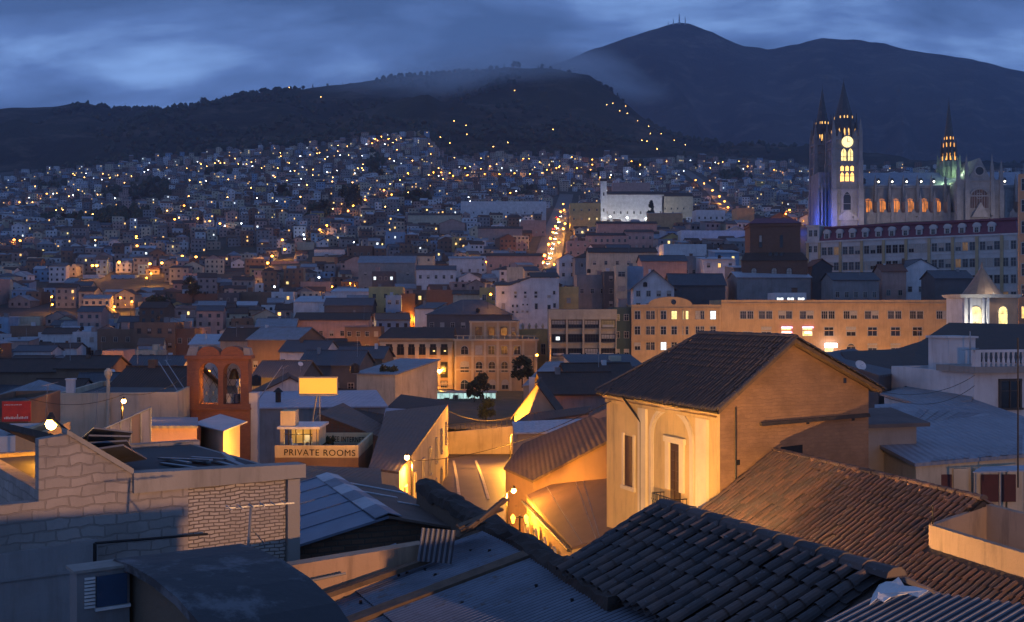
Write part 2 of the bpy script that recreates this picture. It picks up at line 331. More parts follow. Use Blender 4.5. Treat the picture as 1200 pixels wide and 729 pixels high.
def house(xl, xr, ytop, Y, th, h, d, roof, rise, wm, rm, rows=2, cols=3, label='', name='house', cat='house', ww=1.0, wh=1.4, lit=(), base=6.0, side=None,
          frame='pale', keep=True, arch=False, over=0.4, group=None, fl=None, z0=1.0, short=None):
    th = R(th); a, w = front(xl, xr, ytop, Y, th)
    t = thing(name, label, cat, (a.x, a.y, a.z-h), th, group)
    b, r = shell(w, d, h, roof, rise, base, over)
    b.build('wall', W_.get(wm, wm) if isinstance(wm, str) else wm, t); r.build('roof', R_[rm] if isinstance(rm, str) else rm, t)
    fl = fl or (h-.3)/max(rows,1)
    if d >= 8 and w > 4 and wr_.random() < .8:           # stair heads, tanks and chimneys on the roof
        q = MB(); x, y, s = wr_.uniform(.8, w-2.2), wr_.uniform(d*.35, d*.6), wr_.uniform(.8, 1.7)
        if roof == 'flat': q.box(x, x+s*1.2, y, y+s*1.3, h-.399, h+s*1.2); q.box(x-.12, x+s*1.2+.12, y-.12, y+s*1.3+.12, h+s*1.2, h+s*1.2+.12); q.build('stair_head', W_[wr_.choice(('white','grey','brick','pink'))], t)
        else: q.box(x, x+.6, y, y+.6, h-.2, h+rise+wr_.uniform(.3,.9)); q.build('chimney', W_[wr_.choice(('white','grey','brick'))], t)
        if wr_.random() < .5: q = MB(); x = wr_.uniform(.5, w-.7); y = wr_.uniform(.6, d*.5); zz = h if roof == 'flat' else h+.1; q.tube((x,y,zz-.4), (x,y,zz+rise+wr_.uniform(1.5,3)), .04, n=5); q.tube((x-.5,y,zz+rise+1.2), (x+.6,y,zz+rise+1.3), .025, n=4); q.build('aerial', STEEL, t)
    for i in range(rows):
        for j in range(cols):
            x = w*(j+.5)/cols; z = h-fl*(i+1)+z0*min(1, fl/3.0)
            st = 'dark'
            for q in lit:
                if q[0] == i and q[1] == j: st = q[2]
            win(t, x, z, min(ww, w/cols*.6), min(wh, fl*.6), st, frame=frame, arch=arch)
    n = max(1, int(d/3.2))
    if side and rows:
        for i in range(rows):
            for j in range(n):
                z = h-fl*(i+1)+z0*min(1, fl/3.0); y = d*(j+.5)/n
                if 'R' in side: win(t, w, z, ww, min(wh, fl*.6), 'dark', y, R(90), frame=frame)
                if 'L' in side: win(t, 0, z, ww, min(wh, fl*.6), 'dark', y, R(-90), frame=frame)
    FOOT.append((a.x+math.cos(th)*w/2-math.sin(th)*d/2, a.y+math.sin(th)*w/2+math.cos(th)*d/2, math.hypot(w, d)/2))
    if keep: KEEP.append((xl-1, xr+1, ytop-2, ytop+(h*.42)/Y*F, Y))
    if short: NAMED.append(((xl+xr)/2, ytop+h/2/Y*F, short))
    return t
def block(name, label, cat, poly, zb, wm, rm, thick=0.16, inset=0.25, group=None, ext=None):   # irregular house: roof sheet through the points, walls under it
    c = sum((Vector(p) for p in poly), Vector())/len(poly); base = Vector((c.x, c.y, zb))
    t = thing(name, label, cat, base, 0, group); q = [Vector(p)-base for p in poly]; cc = c-base
    r = MB(); r.prism(q, thick); r.build('roof', R_[rm] if isinstance(rm, str) else rm, t)
    wq = []
    for p in q:
        d = Vector((cc.x-p.x, cc.y-p.y, 0)); d.normalize(); wq.append(p+d*inset-Vector((0,0,thick+.004)))
    b = MB(); b.prism2([(p.x,p.y,0) for p in wq], wq); b.build('wall', W_[wm] if isinstance(wm, str) else wm, t)
    return t
# ------------------------------------------------------------------ terrain
def interp(x, xs, ys): return np.interp(x, xs, ys)
GY = [0, 30, 70, 100, 134, 200, 270, 330, 400, 500, 600, 700, 900, 1100, 1350, 1600, 1800, 2000]
GZ = [-13, -14, -15, -15.2, -16.6, -18.5, -20, -19, -12, 0, 13, 29, 62, 95, 134, 188, 236, 268]
def cityedge(px): return interp(px, [-300,0,50,100,150,200,300,380,430,500,520,640,700,750,830,900,950,1200,1500], [212,207,203,198,192,187,176,168,158,158,183,184,186,187,187,190,196,203,206])
def gz(x, y):                                         # ground level (metres relative to the eye)
    x = np.asarray(x, float); y = np.asarray(y, float); yy = np.maximum(y, 1.0)
    px = CX+x/yy*F; z = interp(y, GY, GZ)
    far = np.clip((yy-700)/1100, 0, 1); ztop = (HY-cityedge(px))/F*1800.0
    z = z+far**1.3*(ztop-236)*np.where(yy > 1800, 1, 1)
    z = z+40*np.exp(-((x-195)/110)**2/2-((y-540)/120)**2/2)
    z = z+5*np.sin(x/90+1)*np.cos(y/130)*np.clip((yy-350)/400, 0, 1)
    return z
ys = np.concatenate([np.arange(-60, 60, 12), np.arange(60, 400, 10), np.arange(400, 1000, 20), np.arange(1000, 1960, 30)])
us = np.linspace(-0.75, 0.75, 90)
gv = []; 
for y in ys:
    sp_ = max(y, 60)
    for u in us:
        x = u*sp_*1.0 if y > 60 else u*60*3; gv.append((x, y, CZ+float(gz(x, y))))
n = len(us); gf = [(i*n+j, i*n+j+1, (i+1)*n+j+1, (i+1)*n+j) for i in range(len(ys)-1) for j in range(n-1)]
m_, nt_, b_ = newmat('town_ground'); b_.inputs['Roughness'].default_value = 0.95
c_ = coords(nt_); a_ = mixc(nt_, ramp(nt_, noise(nt_, c_, 0.02, 6), .4, .62), (0.055, 0.05, 0.045), (0.022, 0.034, 0.018))
a_ = mixc(nt_, ramp(nt_, noise(nt_, c_, 0.3, 4), .5, .7), a_, (0.09, 0.075, 0.06)); link_(nt_, a_, b_.inputs['Base Color'])
g = MB(); g.v = gv; g.f = gf; g.m = [0]*len(gf); kind(g.build('ground', m_, smooth=True), 'structure')

from mathutils import noise as mn
def fbm(x, y, z=0.0, o=5): return mn.fractal(Vector((x, y, z)), 0.9, 2.1, o)
def hillmat(name, c1, c2, c3):
    m, nt, b = newmat(name); b.inputs['Roughness'].default_value = 1.0; b.inputs['Specular IOR Level'].default_value = 0.1
    c = coords(nt); a = mixc(nt, ramp(nt, noise(nt, c, 0.004, 8, 0.62), .42, .60), c1, c2)
    a = mixc(nt, ramp(nt, noise(nt, coords(nt, (.006, .006, .02)), 1.0, 8, 0.7), .52, .66), a, c3); link_(nt, a, b.inputs['Base Color'])
    bump(nt, b, noise(nt, c, 0.03, 6, .7), 0.8, 14.0); return m
HILLX = [-400,0,50,95,130,200,260,320,400,470,540,600,650,690,720,760,800,850,950,1100,1200,1600]
HILLY = [135,130,127,122,130,130,121,111,101,91,86,80,84,92,115,145,165,180,186,191,196,200]
def hz(px, y):                                        # hill between town edge and ridge at 2800 m
    z0 = float((HY-cityedge(px))/F*1800.0)-6; z1 = float((HY-interp(px, HILLX, HILLY))/F*2800.0)
    t = (y-1780)/(2800-1780); x = (px-CX)/F*y
    if t <= 1:
        s = t*t*(3-2*t)*.45+t*.55; z = z0+(z1-z0)*s+fbm(x/420, y/420, 3.1)*95*min(1, max(t, 0)*2.2)*max(0, 1-t)*1.6+fbm(x/90, y/90)*4*min(1, max(t,0)*4)
    else: z = z1-(y-2800)*.45+fbm(x/90, y/90)*4
    return z
def sheet(name, pxs, ys, zf, mat):
    b = MB(); n = len(pxs)
    for y in ys:
        for px in pxs: b.v.append(((px-CX)/F*y, y, CZ+zf(px, y)))
    b.f = [(i*n+j, i*n+j+1, (i+1)*n+j+1, (i+1)*n+j) for i in range(len(ys)-1) for j in range(n-1)]; b.m = [0]*len(b.f)
    return kind(b.build(name, mat, smooth=True), 'structure')
sheet('hills', np.linspace(-420, 1620, 260), list(np.linspace(1780, 2800, 60))+[2830, 2900, 3100, 3500], hz, hillmat('forest_slope', (0.016, 0.024, 0.016), (0.036, 0.042, 0.026), (0.11, 0.09, 0.065)))
MTX = [-800,300,500,640,690,740,770,785,797,810,830,850,870,900,930,965,1000,1030,1060,1100,1130,1160,1200,1300,1700]
MTY = [170,150,110,78,60,43,34,28,26.5,28,36,45,54,58,53,45,46.5,51,57,64,68,75,84,100,130]
def mz(px, y):
    z1 = float((HY-interp(px, MTX, MTY))/F*5200.0); t = (y-2900)/(5200-2900); x = (px-CX)/F*y
    if t <= 1:
        s = max(t, 0)**1.25; rid = 1-abs(mn.noise(Vector((px/70+t*.8, t*1.4, 1.7))))*2
        return -60+(z1+60)*s+rid*210*math.sin(math.pi*min(1, max(0, t)))**1.0*(.5+.5*t)-60*math.sin(math.pi*min(1,max(0,t)))+fbm(x/300, y/300, 9)*45*math.sin(math.pi*min(1,max(0,t)))+fbm(x/120, y/120)*7
    return z1-(y-5200)*.4
sheet('mountain', np.linspace(-500, 1700, 240), list(np.linspace(2900, 5200, 70))+[5300, 5700, 6500], mz, hillmat('paramo_slope', (0.026, 0.03, 0.027), (0.055, 0.054, 0.046), (0.12, 0.105, 0.085)))
def mast(px, py, y, h):
    p = Vector(((px-CX)/F*y, y, CZ+mz(px, y)-2)); b = MB(); r = h*.028
    for k in range(3):
        a = 2.1*k; b.tube((math.cos(a)*r*2.2, math.sin(a)*r*2.2, 0), (0, 0, h), r, r*.5, 5)
    for q in (.35, .6, .8): b.box(-r*3*(1-q)-r, r*3*(1-q)+r, -r, r, h*q, h*q+r*2)
    b.box(-r*5, r*5, -r*4, r*4, 0, h*.16)
    return b, p
for i, (px, h, lab) in enumerate([(796, 52, 'tallest radio mast on the mountain summit'), (789, 32, 'short radio mast left of the tallest on the summit'), (803, 38, 'radio mast right of the tallest on the summit'), (783, 24, 'lowest radio mast at the left end of the summit')]):
    b, p = mast(px, 0, 5190, h); tag(b.build('radio_mast', STEEL, None, p), lab, 'mast', 'radio masts on the summit')

# ------------------------------------------------------------------ streets and pavements
ASPH = flatmat('asphalt', (0.085, 0.075, 0.065), 0.55, 0, .4, .5, .4); PAVE = flatmat('stone_pavement', (0.17, 0.155, 0.14), 0.8, 0, .35, 1.2); PAINT = flatmat('worn_road_paint', (0.55, 0.52, 0.42), 0.7)
SU = R(-14)                                            # the old street runs away from us, a little to the left
def strip(name, pts, mat, lift, th=0.1, k='structure'):  # flat sheet through image points on the valley floor
    b = MB(); q = [Vector((x, y, CZ+float(gz(x, y))+lift)) for x, y in pts]; b.prism(q, th); o = b.build(name, mat); 
    return kind(o, k) if k else o
def street(name, line, wd, mat, lift):                 # ribbon that follows the ground
    b = MB(); pts = []
    for i, (x, y) in enumerate(line):
        a = Vector(line[max(i-1,0)]); c = Vector(line[min(i+1,len(line)-1)]); d = (c-a).normalized(); nx, ny = d.y, -d.x
        for s in (-.5, 0, .5):
            X, Y = x+nx*wd*s, y+ny*wd*s; pts.append((X, Y, CZ+float(gz(X, Y))+lift))
    b.v = pts; b.f = [(i*3+j, i*3+j+1, i*3+j+4, i*3+j+3) for i in range(len(line)-1) for j in range(2)]; b.m = [0]*len(b.f)
    return kind(b.build(name, mat), 'structure')
def gline(a, c, n=14): return [(a[0]+(c[0]-a[0])*i/n, a[1]+(c[1]-a[1])*i/n) for i in range(n+1)]
def onground(px, py, h=0.0):                                  # where the ray through a pixel meets the ground
    y = np.arange(20.0, 1900.0, .5); x = (px-CX)/F*y; k = np.nonzero(gz(x, y)+h >= -(py-HY)/F*y)[0]
    return (float(x[k[0]]), float(y[k[0]])) if len(k) else ((px-CX)/F*1800, 1800.0)
street('pavement', gline((9, 20), (-5.0, 122), 24), 15.0, PAVE, 0.10)
street('road', gline((9, 18), (-5.0, 124), 24), 10.2, ASPH, 0.16)
street('cross_road', gline((-50, 126), (60, 138), 20), 17.0, ASPH, 0.19)
for k, dxo in enumerate((-1.55, .75)): street('road_marking', gline((-2.6+dxo, 88), (-4.55+dxo, 116), 12), 0.24, PAINT, 0.215)
street('road_marking', gline((-32, 121.5), (24, 129), 20), .3, PAINT, 0.24)
street('avenue', [onground(px, py) for px, py in ((636,322),(641,308),(645,292),(649,276),(653,262),(657,250),(661,238),(664,228))], 17.0, ASPH, 0.5)
street('side_street', [onground(px, py) for px, py in ((856,252),(848,240),(840,230),(828,219),(812,207),(800,199))], 15.0, ASPH, 0.6)
# ------------------------------------------------------------------ basilica
STONE = plaster('grey_stone', (0.25, 0.245, 0.25), .5); STONEL = plaster('pale_stone', (0.33, 0.32, 0.32), .5); SLATE = R_['slate']
LANT = emit('belfry_light', (1.0, 0.52, 0.13), 1.5); CLOCKL = emit('clock_face_light', (1.0, 0.78, 0.34), 1.25); STAIN = emit_lit('stained_glass_lit', (1.0, 0.30, 0.05), 0.9, 0.8)
def spire(b, cx, cy, z0, r, h, n=8, mi=0, crockets=True):
    b.lathe([(r,0),(r*.62,h*.38),(r*.30,h*.70),(r*.05,h)], (cx,cy,z0), n, mi, math.pi/8)
    b.tube((cx,cy,z0+h-.2), (cx,cy,z0+h+h*.12), .14, .05, 5, mi)
    if crockets:
        for k in range(1, 6):
            for q in range(4):
                a = math.pi/4+math.pi/2*q; rr = r*(1-k/6.2)*.92; b.box(cx+math.cos(a)*rr-.18, cx+math.cos(a)*rr+.18, cy+math.sin(a)*rr-.18, cy+math.sin(a)*rr+.18, z0+h*k/6.4, z0+h*k/6.4+.7, mi)
def pinn(b, x, y, z, h, r=.7, mi=0): b.box(x-r*.8, x+r*.8, y-r*.8, y+r*.8, z, z+h*.4, mi); b.lathe([(r*1.1,0),(r*.9,.2),(.06,h*.6)], (x,y,z+h*.4), 4, mi, math.pi/4)
def lancet(b, xc, w, zs, h, y0, y1, mi):               # pointed opening filled with light
    hw = w/2; k = h*.72; b.face([(xc-hw,y0,zs),(xc+hw,y0,zs),(xc+hw,y0,zs+k),(xc+hw*.55,y0,zs+h*.9),(xc,y0,zs+h),(xc-hw*.55,y0,zs+h*.9),(xc-hw,y0,zs+k)], mi)
YB = 520.0; S = YB/F
bx = lambda px: (px-975)*S                              # local x from photo pixel
bz = lambda py: (258-py)*S
o0 = P(975, 258, YB)
bas = thing('basilica', 'grey stone gothic basilica with twin clock towers and a lit crossing spire on the hill', 'church', o0, R(-2))
NAMED.append((1075, 225, 'the basilica'))
def tower(px0, px1, dy, name, clock):
    x0, x1 = bx(px0), bx(px1); w = x1-x0; xc = (x0+x1)/2; d = w
    b = MB(); zt = bz(163)
    b.box(x0, x1, dy, dy+d, -22, zt)
    for xx in (x0, x1):                                 # corner buttresses in three set-offs
        for yy in (dy, dy+d):
            b.box(xx-1.3, xx+1.3, yy-1.3, yy+1.3, -22, bz(222)); b.box(xx-1.05, xx+1.05, yy-1.05, yy+1.05, bz(222), bz(188)); b.box(xx-.8, xx+.8, yy-.8, yy+.8, bz(188), zt+.5)
            pinn(b, xx, yy, zt+.5, 9.5, 1.0)
    for q in range(9):                                  # fine ribs and blind lancets
        x = x0+w*(q+.5)/9; b.box(x-.14, x+.14, dy-.28, dy, bz(162), zt) if abs(x-xc) > 3.2 or q in () else None
        b.box(x-.14, x+.14, dy-.28, dy, bz(256), bz(226)) if abs(x-xc) > 2.2 else None
        pinn(b, x, dy-.15, zt+.4, 2.6 if q % 2 else 3.8, .32); pinn(b, x, dy-.15, bz(222), 2.2, .26)
    for yy in (.25, .5, .75):
        for xx, s_ in ((x0, -1), (x1, 1)): b.box(xx-.25, xx+.25, dy+d*yy-.2, dy+d*yy+.2, -22, zt); pinn(b, xx, dy+d*yy, zt+.4, 4.5, .45)
    for zz_ in range(8): b.box(x0-.15, x1+.15, dy-.15, dy+d+.15, bz(250)+zz_*4.4, bz(250)+zz_*4.4+.18)
    for py in (222, 190, 173): b.box(x0-.45, x1+.45, dy-.45, dy+d+.45, bz(py)-.3, bz(py)+.3)
    for py, k in ((163, 0),): b.box(x0-.6, x1+.6, dy-.6, dy+d+.6, zt-.4, zt+.4)
    for k in (0, 4): b.box(x0+w*(k+.5)/5-.5, x0+w*(k+.5)/5+.5, dy-.5, dy+.3, zt+.4, zt+1.4)
    for k in (.2, .5, .8):                              # gablets at the spire's foot
        pinn(b, x0+w*k, dy-.1, zt+.4, 6 if k == .5 else 4, .7)
    t = b.build(name, STONE, bas)
    g = MB(); g.lathe([(w*.47,0),(w*.45,7.5),(w*.40,8.6)], (xc, dy+d/2, zt+.3), 8, 0, math.pi/8); spire(g, xc, dy+d/2, zt+8.6, w*.40, bz(94)-zt-8.6)
    for q in range(8):
        a = math.pi/4*q; r = w*.47; pinn(g, xc+math.cos(a+math.pi/8)*r, dy+d/2+math.sin(a+math.pi/8)*r, zt+5, 8, .6)
    g.build('spire', SLATE, t)
    for q in range(8):                                   # lit tracery of the lantern
        a = math.pi/4*q+math.pi/4-math.pi/2; ca, sa = math.cos(a), math.sin(a); r = w*.47*math.cos(math.pi/8)+.06
        for sx in (-.95, .95):
            if (q+(sx > 0)) % 3 == 0: continue
            for (z, hh) in ((1.6, 3.6), (10.0, 1.3)):
                k = r*(1 if z < 7 else .93-.055*(z-7)); pts = [(sx-.30,z),(sx+.30,z),(sx+.30,z+hh*.7),(sx,z+hh),(sx-.30,z+hh*.7)]
                l = MB(); l.face([(xc+ca*k-sa*u*(k/r), dy+d/2+sa*k+ca*u*(k/r), zt+.3+v) for u, v in pts])
                if sa < .3: l.build('lit_opening', LANT, t)
    o = MB(); ym = dy-.05
    if clock:
        zc = bz(166.5); f = MB(); n = 28
        f.lathe([(2.62,0),(2.62,.25)], (0,0,0), n); c = f.build('clock_face', CLOCKL, t, (xc, dy-.5, zc), (R(90),0,0))
        h = MB(); h.box(-.12,.12,-.12,1.7,.26,.32); h.box(-.1,1.15,-.1,.1,.33,.38)
        for q in range(12): a = math.pi/6*q; h.box(math.cos(a)*2.25-.14, math.cos(a)*2.25+.14, math.sin(a)*2.25-.14, math.sin(a)*2.25+.14, .26, .3)
        h.build('clock_hand', IRON, c)
        for u in (-1.55, 1.55): lancet(o, xc+u, 2.3, bz(189), bz(174)-bz(189), ym, 0, 0)
        w2 = MB()
        for u in (-2.3, 0, 2.3):
            lancet(w2, xc+u, 1.7, bz(213), 4.4, ym, 0, 0); lancet(w2, xc+u, 1.5, bz(200.5), 2.6, ym, 0, 0)
        o.build('lit_window', LITY, t); w2.build('lit_window', emit('belfry_glow', (1.0, .5, .12), 2.0), t)
        tr = MB()
        for u in (-1.55, 0, 1.55): tr.box(xc+u-.12, xc+u+.12, dy-.12, dy-.06, bz(189), bz(175))
        for q in range(5): tr.box(xc-2.75, xc+2.75, dy-.13, dy-.06, bz(213)+q*2.4, bz(213)+q*2.4+.22)
        for u in (-1.15, 1.15): tr.box(xc+u-.2, xc+u+.2, dy-.14, dy-.06, bz(213), bz(196))
        tr.build('window_tracery', STONE, t)
    lw = MB(); lancet(lw, xc, 3.4, bz(246), 8.5, ym, 0, 0); lw.build('window', GLASS, t)
    gb = MB(); gb.prism2([(x0-.5,dy-.7,bz(258)),(x1+.5,dy-.7,bz(258)),(x1+.5,dy-.2,bz(258)),(x0-.5,dy-.2,bz(258))], [(xc-.4,dy-.7,bz(247)),(xc+.4,dy-.7,bz(247)),(xc+.4,dy-.2,bz(247)),(xc-.4,dy-.2,bz(247))]); gb.build('gablet', STONEL, t)
    return t
tower(977, 1008, 0, 'clock_tower', True)
tower(966, 987, 17, 'rear_tower', False)
fr = MB(); fr.box(bx(963), bx(978), 6, 22, -22, bz(200)); fr.box(bx(961), bx(978), 4.5, 6, bz(222), bz(224))
for k in range(4): fr.box(bx(960)+k*1.7, bx(960)+k*1.7+.7, 3, 6, -22, bz(232-6*k)); pinn(fr, bx(960)+k*1.7+.35, 3.5, bz(232-6*k), 5, .5)
fr.build('porch', STONE, bas)
# nave, aisle, roof
xn0, xn1 = bx(1006), bx(1212); nv = MB(); D = 8.0
nv.box(xn0, xn1, D, D+22, -22, bz(217)); nv.box(xn0, xn1, 2.5, D, -22, bz(249))
for i in range(12):
    x = bx(1014+i*16.4)
    nv.box(x-.65, x+.65, 2.0, D, -22, bz(236)); nv.box(x-.5, x+.5, D-1.6, D, bz(236), bz(214)); pinn(nv, x, D-.9, bz(214), 4.5, .6); pinn(nv, x, 2.8, bz(236), 5, .6)
    nv.prism2([(x+1.4,2.2,bz(253)),(x+5.2,2.2,bz(253)),(x+5.2,2.5,bz(253)),(x+1.4,2.5,bz(253))], [(x+3.1,2.2,bz(245)),(x+3.5,2.2,bz(245)),(x+3.5,2.5,bz(245)),(x+3.1,2.5,bz(245))])
nv.box(xn0, xn1, D-.5, D+.1, bz(219), bz(217)); nv.box(xn0, xn1, D-.35, D+.1, bz(217), bz(215.6))
nv = nv.build('nave', STONE, bas)
rf = MB(); rf.prism2([(xn0,D+.2,bz(216)),(xn1,D+.2,bz(216)),(xn1,D+21.8,bz(216)),(xn0,D+21.8,bz(216))], [(xn0,D+10.5,bz(197)),(xn1-3,D+10.5,bz(197)),(xn1-3,D+11.5,bz(197)),(xn0,D+11.5,bz(197))])
rf.build('roof', roofmat('nave_roof', (0.30, 0.33, 0.40), (0.22, 0.24, 0.30), .6, .5, patches=.3), bas)
for i, px in enumerate((1022.5, 1038.5, 1055, 1071.5, 1088, 1103)):
    x = bx(px); l = MB(); lancet(l, x-1.0, 1.7, bz(247), 6.2, D-.06, 0, 0); lancet(l, x+1.0, 1.7, bz(247), 6.2, D-.06, 0, 0)
    l.ring(x, bz(233.5), 0.3, 1.0, D-.07, D-.06, 0, 2*math.pi, 10)
    lw = l.build('stained_glass_window', STAIN, bas); tr = MB()
    for u in (-2.1, 0, 2.1): tr.box(x+u-.16, x+u+.16, D-.25, D-.08, bz(247), bz(232))
    for u in (-1, 1): tr.box(x+u-.07, x+u+.07, D-.2, D-.08, bz(247), bz(235))
    tr.ring(x, bz(238), 2.0, 2.4, D-.3, D-.08, n=10); tr.build('tracery', STONEL, lw)
for px in (1019, 1036, 1052, 1069, 1086, 1101, 1171, 1184):
    x = bx(px); dm = MB(); dm.box(x-.7, x+.7, D+1.5, D+4.5, bz(212.5), bz(208.5)); dm.prism2([(x-.9,D+1.3,bz(208.5)),(x+.9,D+1.3,bz(208.5)),(x+.9,D+5,bz(208.5)),(x-.9,D+5,bz(208.5))], [(x-.05,D+1.3,bz(206)),(x+.05,D+1.3,bz(206)),(x+.05,D+6,bz(206)),(x-.05,D+6,bz(206))])
    dmo = dm.build('roof_dormer', SLATE, bas)
    if px != 1019: q = MB(); q.lathe([(.42,0),(.42,.1)], n=10); q.build('lamp', emit('dormer_light', (1.0, .92, .75), 6), dmo, (x, D+1.45, bz(210.6)), (R(90),0,0))
# transept front
tx0, tx1, ty = bx(1118.5), bx(1167.5), -3.0; xm = bx(1142.5)
tb = MB(); tb.box(tx0, tx1, ty, D+20, -22, bz(213)); tb.prism2([(bx(1129),ty,bz(213)),(bx(1156),ty,bz(213)),(bx(1156),D+12,bz(213)),(bx(1129),D+12,bz(213))], [(xm-.2,ty,bz(187)),(xm+.2,ty,bz(187)),(xm+.2,D+12,bz(187)),(xm-.2,D+12,bz(187))])
for px in (1118.5, 1128, 1157, 1167.5):
    x = bx(px); tb.box(x-1, x+1, ty-1, ty+1.5, -22, bz(224)); tb.box(x-.8, x+.8, ty-.7, ty+1.2, bz(224), bz(209)); pinn(tb, x, ty+.2, bz(209), 11 if px in (1128, 1157) else 8, .85)
for py in (213, 231, 246): tb.box(tx0-.3, tx1+.3, ty-.4, ty+.2, bz(py)-.3, bz(py)+.3)
tb.ring(xm, bz(234), 4.2, 5.0, ty-.5, ty+.1, 0, math.pi, 14); tb.prism2([(xm-4,ty-1.6,bz(256)),(xm+4,ty-1.6,bz(256)),(xm+4,ty,bz(256)),(xm-4,ty,bz(256))], [(xm-.2,ty-1.6,bz(239)),(xm+.2,ty-1.6,bz(239)),(xm+.2,ty,bz(239)),(xm-.2,ty,bz(239))])
tp = tb.build('transept', STONE, bas)
q = MB(); n = 14; q.face([(xm-4.1,ty-.05,bz(246)),(xm+4.1,ty-.05,bz(246))]+[(xm+4.1*math.cos(math.pi*i/n), ty-.05, bz(234)+4.1*math.sin(math.pi*i/n)) for i in range(n+1)]); q.build('arched_window', flatmat('stained_glass_dim', (0.10, 0.04, 0.02), .3, 0, .6, .6), tp)
q = MB()
for i in range(-3, 4): q.box(xm+i*1.15-.1, xm+i*1.15+.1, ty-.2, ty-.07, bz(246), bz(234)+math.sqrt(max(.1, 16-(i*1.15)**2)))
q.ring(xm, bz(231), 1.2, 1.5, ty-.22, ty-.07, 0, 2*math.pi, 12); q.build('tracery', STONE, tp)
q = MB(); q.lathe([(1.9,0),(1.9,.1)], n=14); q.build('rose_window', GLASS, tp, (xm, ty-.02, bz(202)), (R(90),0,0))
q = MB(); q.ring(xm, bz(202), 1.9, 2.4, ty-.35, ty+.05, 0, 2*math.pi, 16); q.build('rose_frame', STONEL, tp)
# crossing spire over its octagon
cx, cyy = bx(1127), D+11.0; z0 = bz(216); zo = bz(184); zl = bz(170); sp_ = MB()
sp_.lathe([(5.4,0),(5.4,zo-z0-3),(4.2,zo-z0)], (cx,cyy,z0), 8, 0, math.pi/8)
for k in range(8):
    a = math.pi/4*k; pinn(sp_, cx+math.cos(a)*5.4, cyy+math.sin(a)*5.4, bz(203), 11, .8)
    for dz in (0, 5): sp_.hexa([(cx+math.cos(a)*5.6-.3,cyy+math.sin(a)*5.6-.3,bz(200)+dz),(cx+math.cos(a)*5.6+.3,cyy+math.sin(a)*5.6-.3,bz(200)+dz),(cx+math.cos(a)*5.6+.3,cyy+math.sin(a)*5.6+.3,bz(200)+dz),(cx+math.cos(a)*5.6-.3,cyy+math.sin(a)*5.6+.3,bz(200)+dz)], [(cx+math.cos(a)*3.4-.3,cyy+math.sin(a)*3.4-.3,bz(190)+dz),(cx+math.cos(a)*3.4+.3,cyy+math.sin(a)*3.4-.3,bz(190)+dz),(cx+math.cos(a)*3.4+.3,cyy+math.sin(a)*3.4+.3,bz(190)+dz),(cx+math.cos(a)*3.4-.3,cyy+math.sin(a)*3.4+.3,bz(190)+dz)])
ctr = sp_.build('crossing_tower', plaster('verdigris_stone', (0.26, 0.31, 0.26), .4), bas)
sp_ = MB(); sp_.lathe([(3.3,0),(3.2,zl-zo),(2.9,zl-zo+.4)], (cx,cyy,zo), 8, 0, math.pi/8); spire(sp_, cx, cyy, zl+.4, 2.9, bz(112)-zl)
for k in range(8): a = math.pi/4*k; pinn(sp_, cx+math.cos(a)*3.5, cyy+math.sin(a)*3.5, zl-3, 8, .55)
so_ = sp_.build('spire', SLATE, ctr)
for k in range(8):
    a = math.pi/4*k; ca, sa = math.cos(a), math.sin(a)
    for (r, z, hh, hw) in ((3.3*.93, zo+.6, zl-zo-1.2, .62), (2.62, zl+1.4, 2.2, .34), (2.2, zl+5.0, 1.5, .26)):
        if sa > .3: continue
        l = MB(); l.face([(cx+ca*r-sa*u, cyy+sa*r+ca*u, v) for u, v in ((-hw,z),(hw,z),(hw,z+hh*.72),(0,z+hh),(-hw,z+hh*.72))]); l.build('lit_opening', emit('spire_light', (1.0, .42, .08), 1.5), ctr)
# flood lamps of the basilica (lit in the photograph: blue on the porch, green at the crossing)
def flood(name, label, loc, col, watts, size=.5, group='flood lamps on the basilica', lamp=True):
    t = thing(name, label, 'flood lamp', loc, 0, group); b = MB(); b.box(-.35,.35,-.3,.3,0,.5); b.tube((0,0,-.6),(0,0,0),.08); b.build('housing', IRON, t)
    ld = bpy.data.lights.new('flood_beam', 'POINT'); ld.energy = watts; ld.color = col; ld.shadow_soft_size = .4; l = link('flood_beam', ld, t, (0, -.2, 1.0)); return t
bp = lambda x, y, z: bas.matrix_basis @ Vector((x, y, z)) if False else Vector((o0.x+x*math.cos(R(-2))-y*math.sin(R(-2)), o0.y+x*math.sin(R(-2))+y*math.cos(R(-2)), o0.z+z))
flood('flood_lamp', 'blue flood lamp at the foot of the left basilica tower', bp(bx(960), -6, bz(262)), (0.05, 0.12, 1.0), 6500)
flood('flood_lamp', 'blue flood lamp left of the basilica porch', bp(bx(948), 8, bz(262)), (0.05, 0.12, 1.0), 4500)
flood('flood_lamp', 'green flood lamp left of the crossing spire', bp(bx(1113), 8, bz(214)), (0.62, 1.0, 0.45), 900)
flood('flood_lamp', 'green flood lamp in front of the crossing spire', bp(bx(1131), 10, bz(203)), (0.70, 1.0, 0.6), 700)
flood('flood_lamp', 'pale flood lamp on the ground before the clock tower', bp(bx(990), -14, bz(258)), (1.0,.74,.60), 4200)
flood('flood_lamp', 'pale flood lamp on the ground before the nave', bp(bx(1060), -16, bz(258)), (1.0,.74,.60), 2200)
flood('flood_lamp', 'pale flood lamp on the ground before the transept', bp(bx(1142), -18, bz(258)), (1.0,.74,.60), 2200)

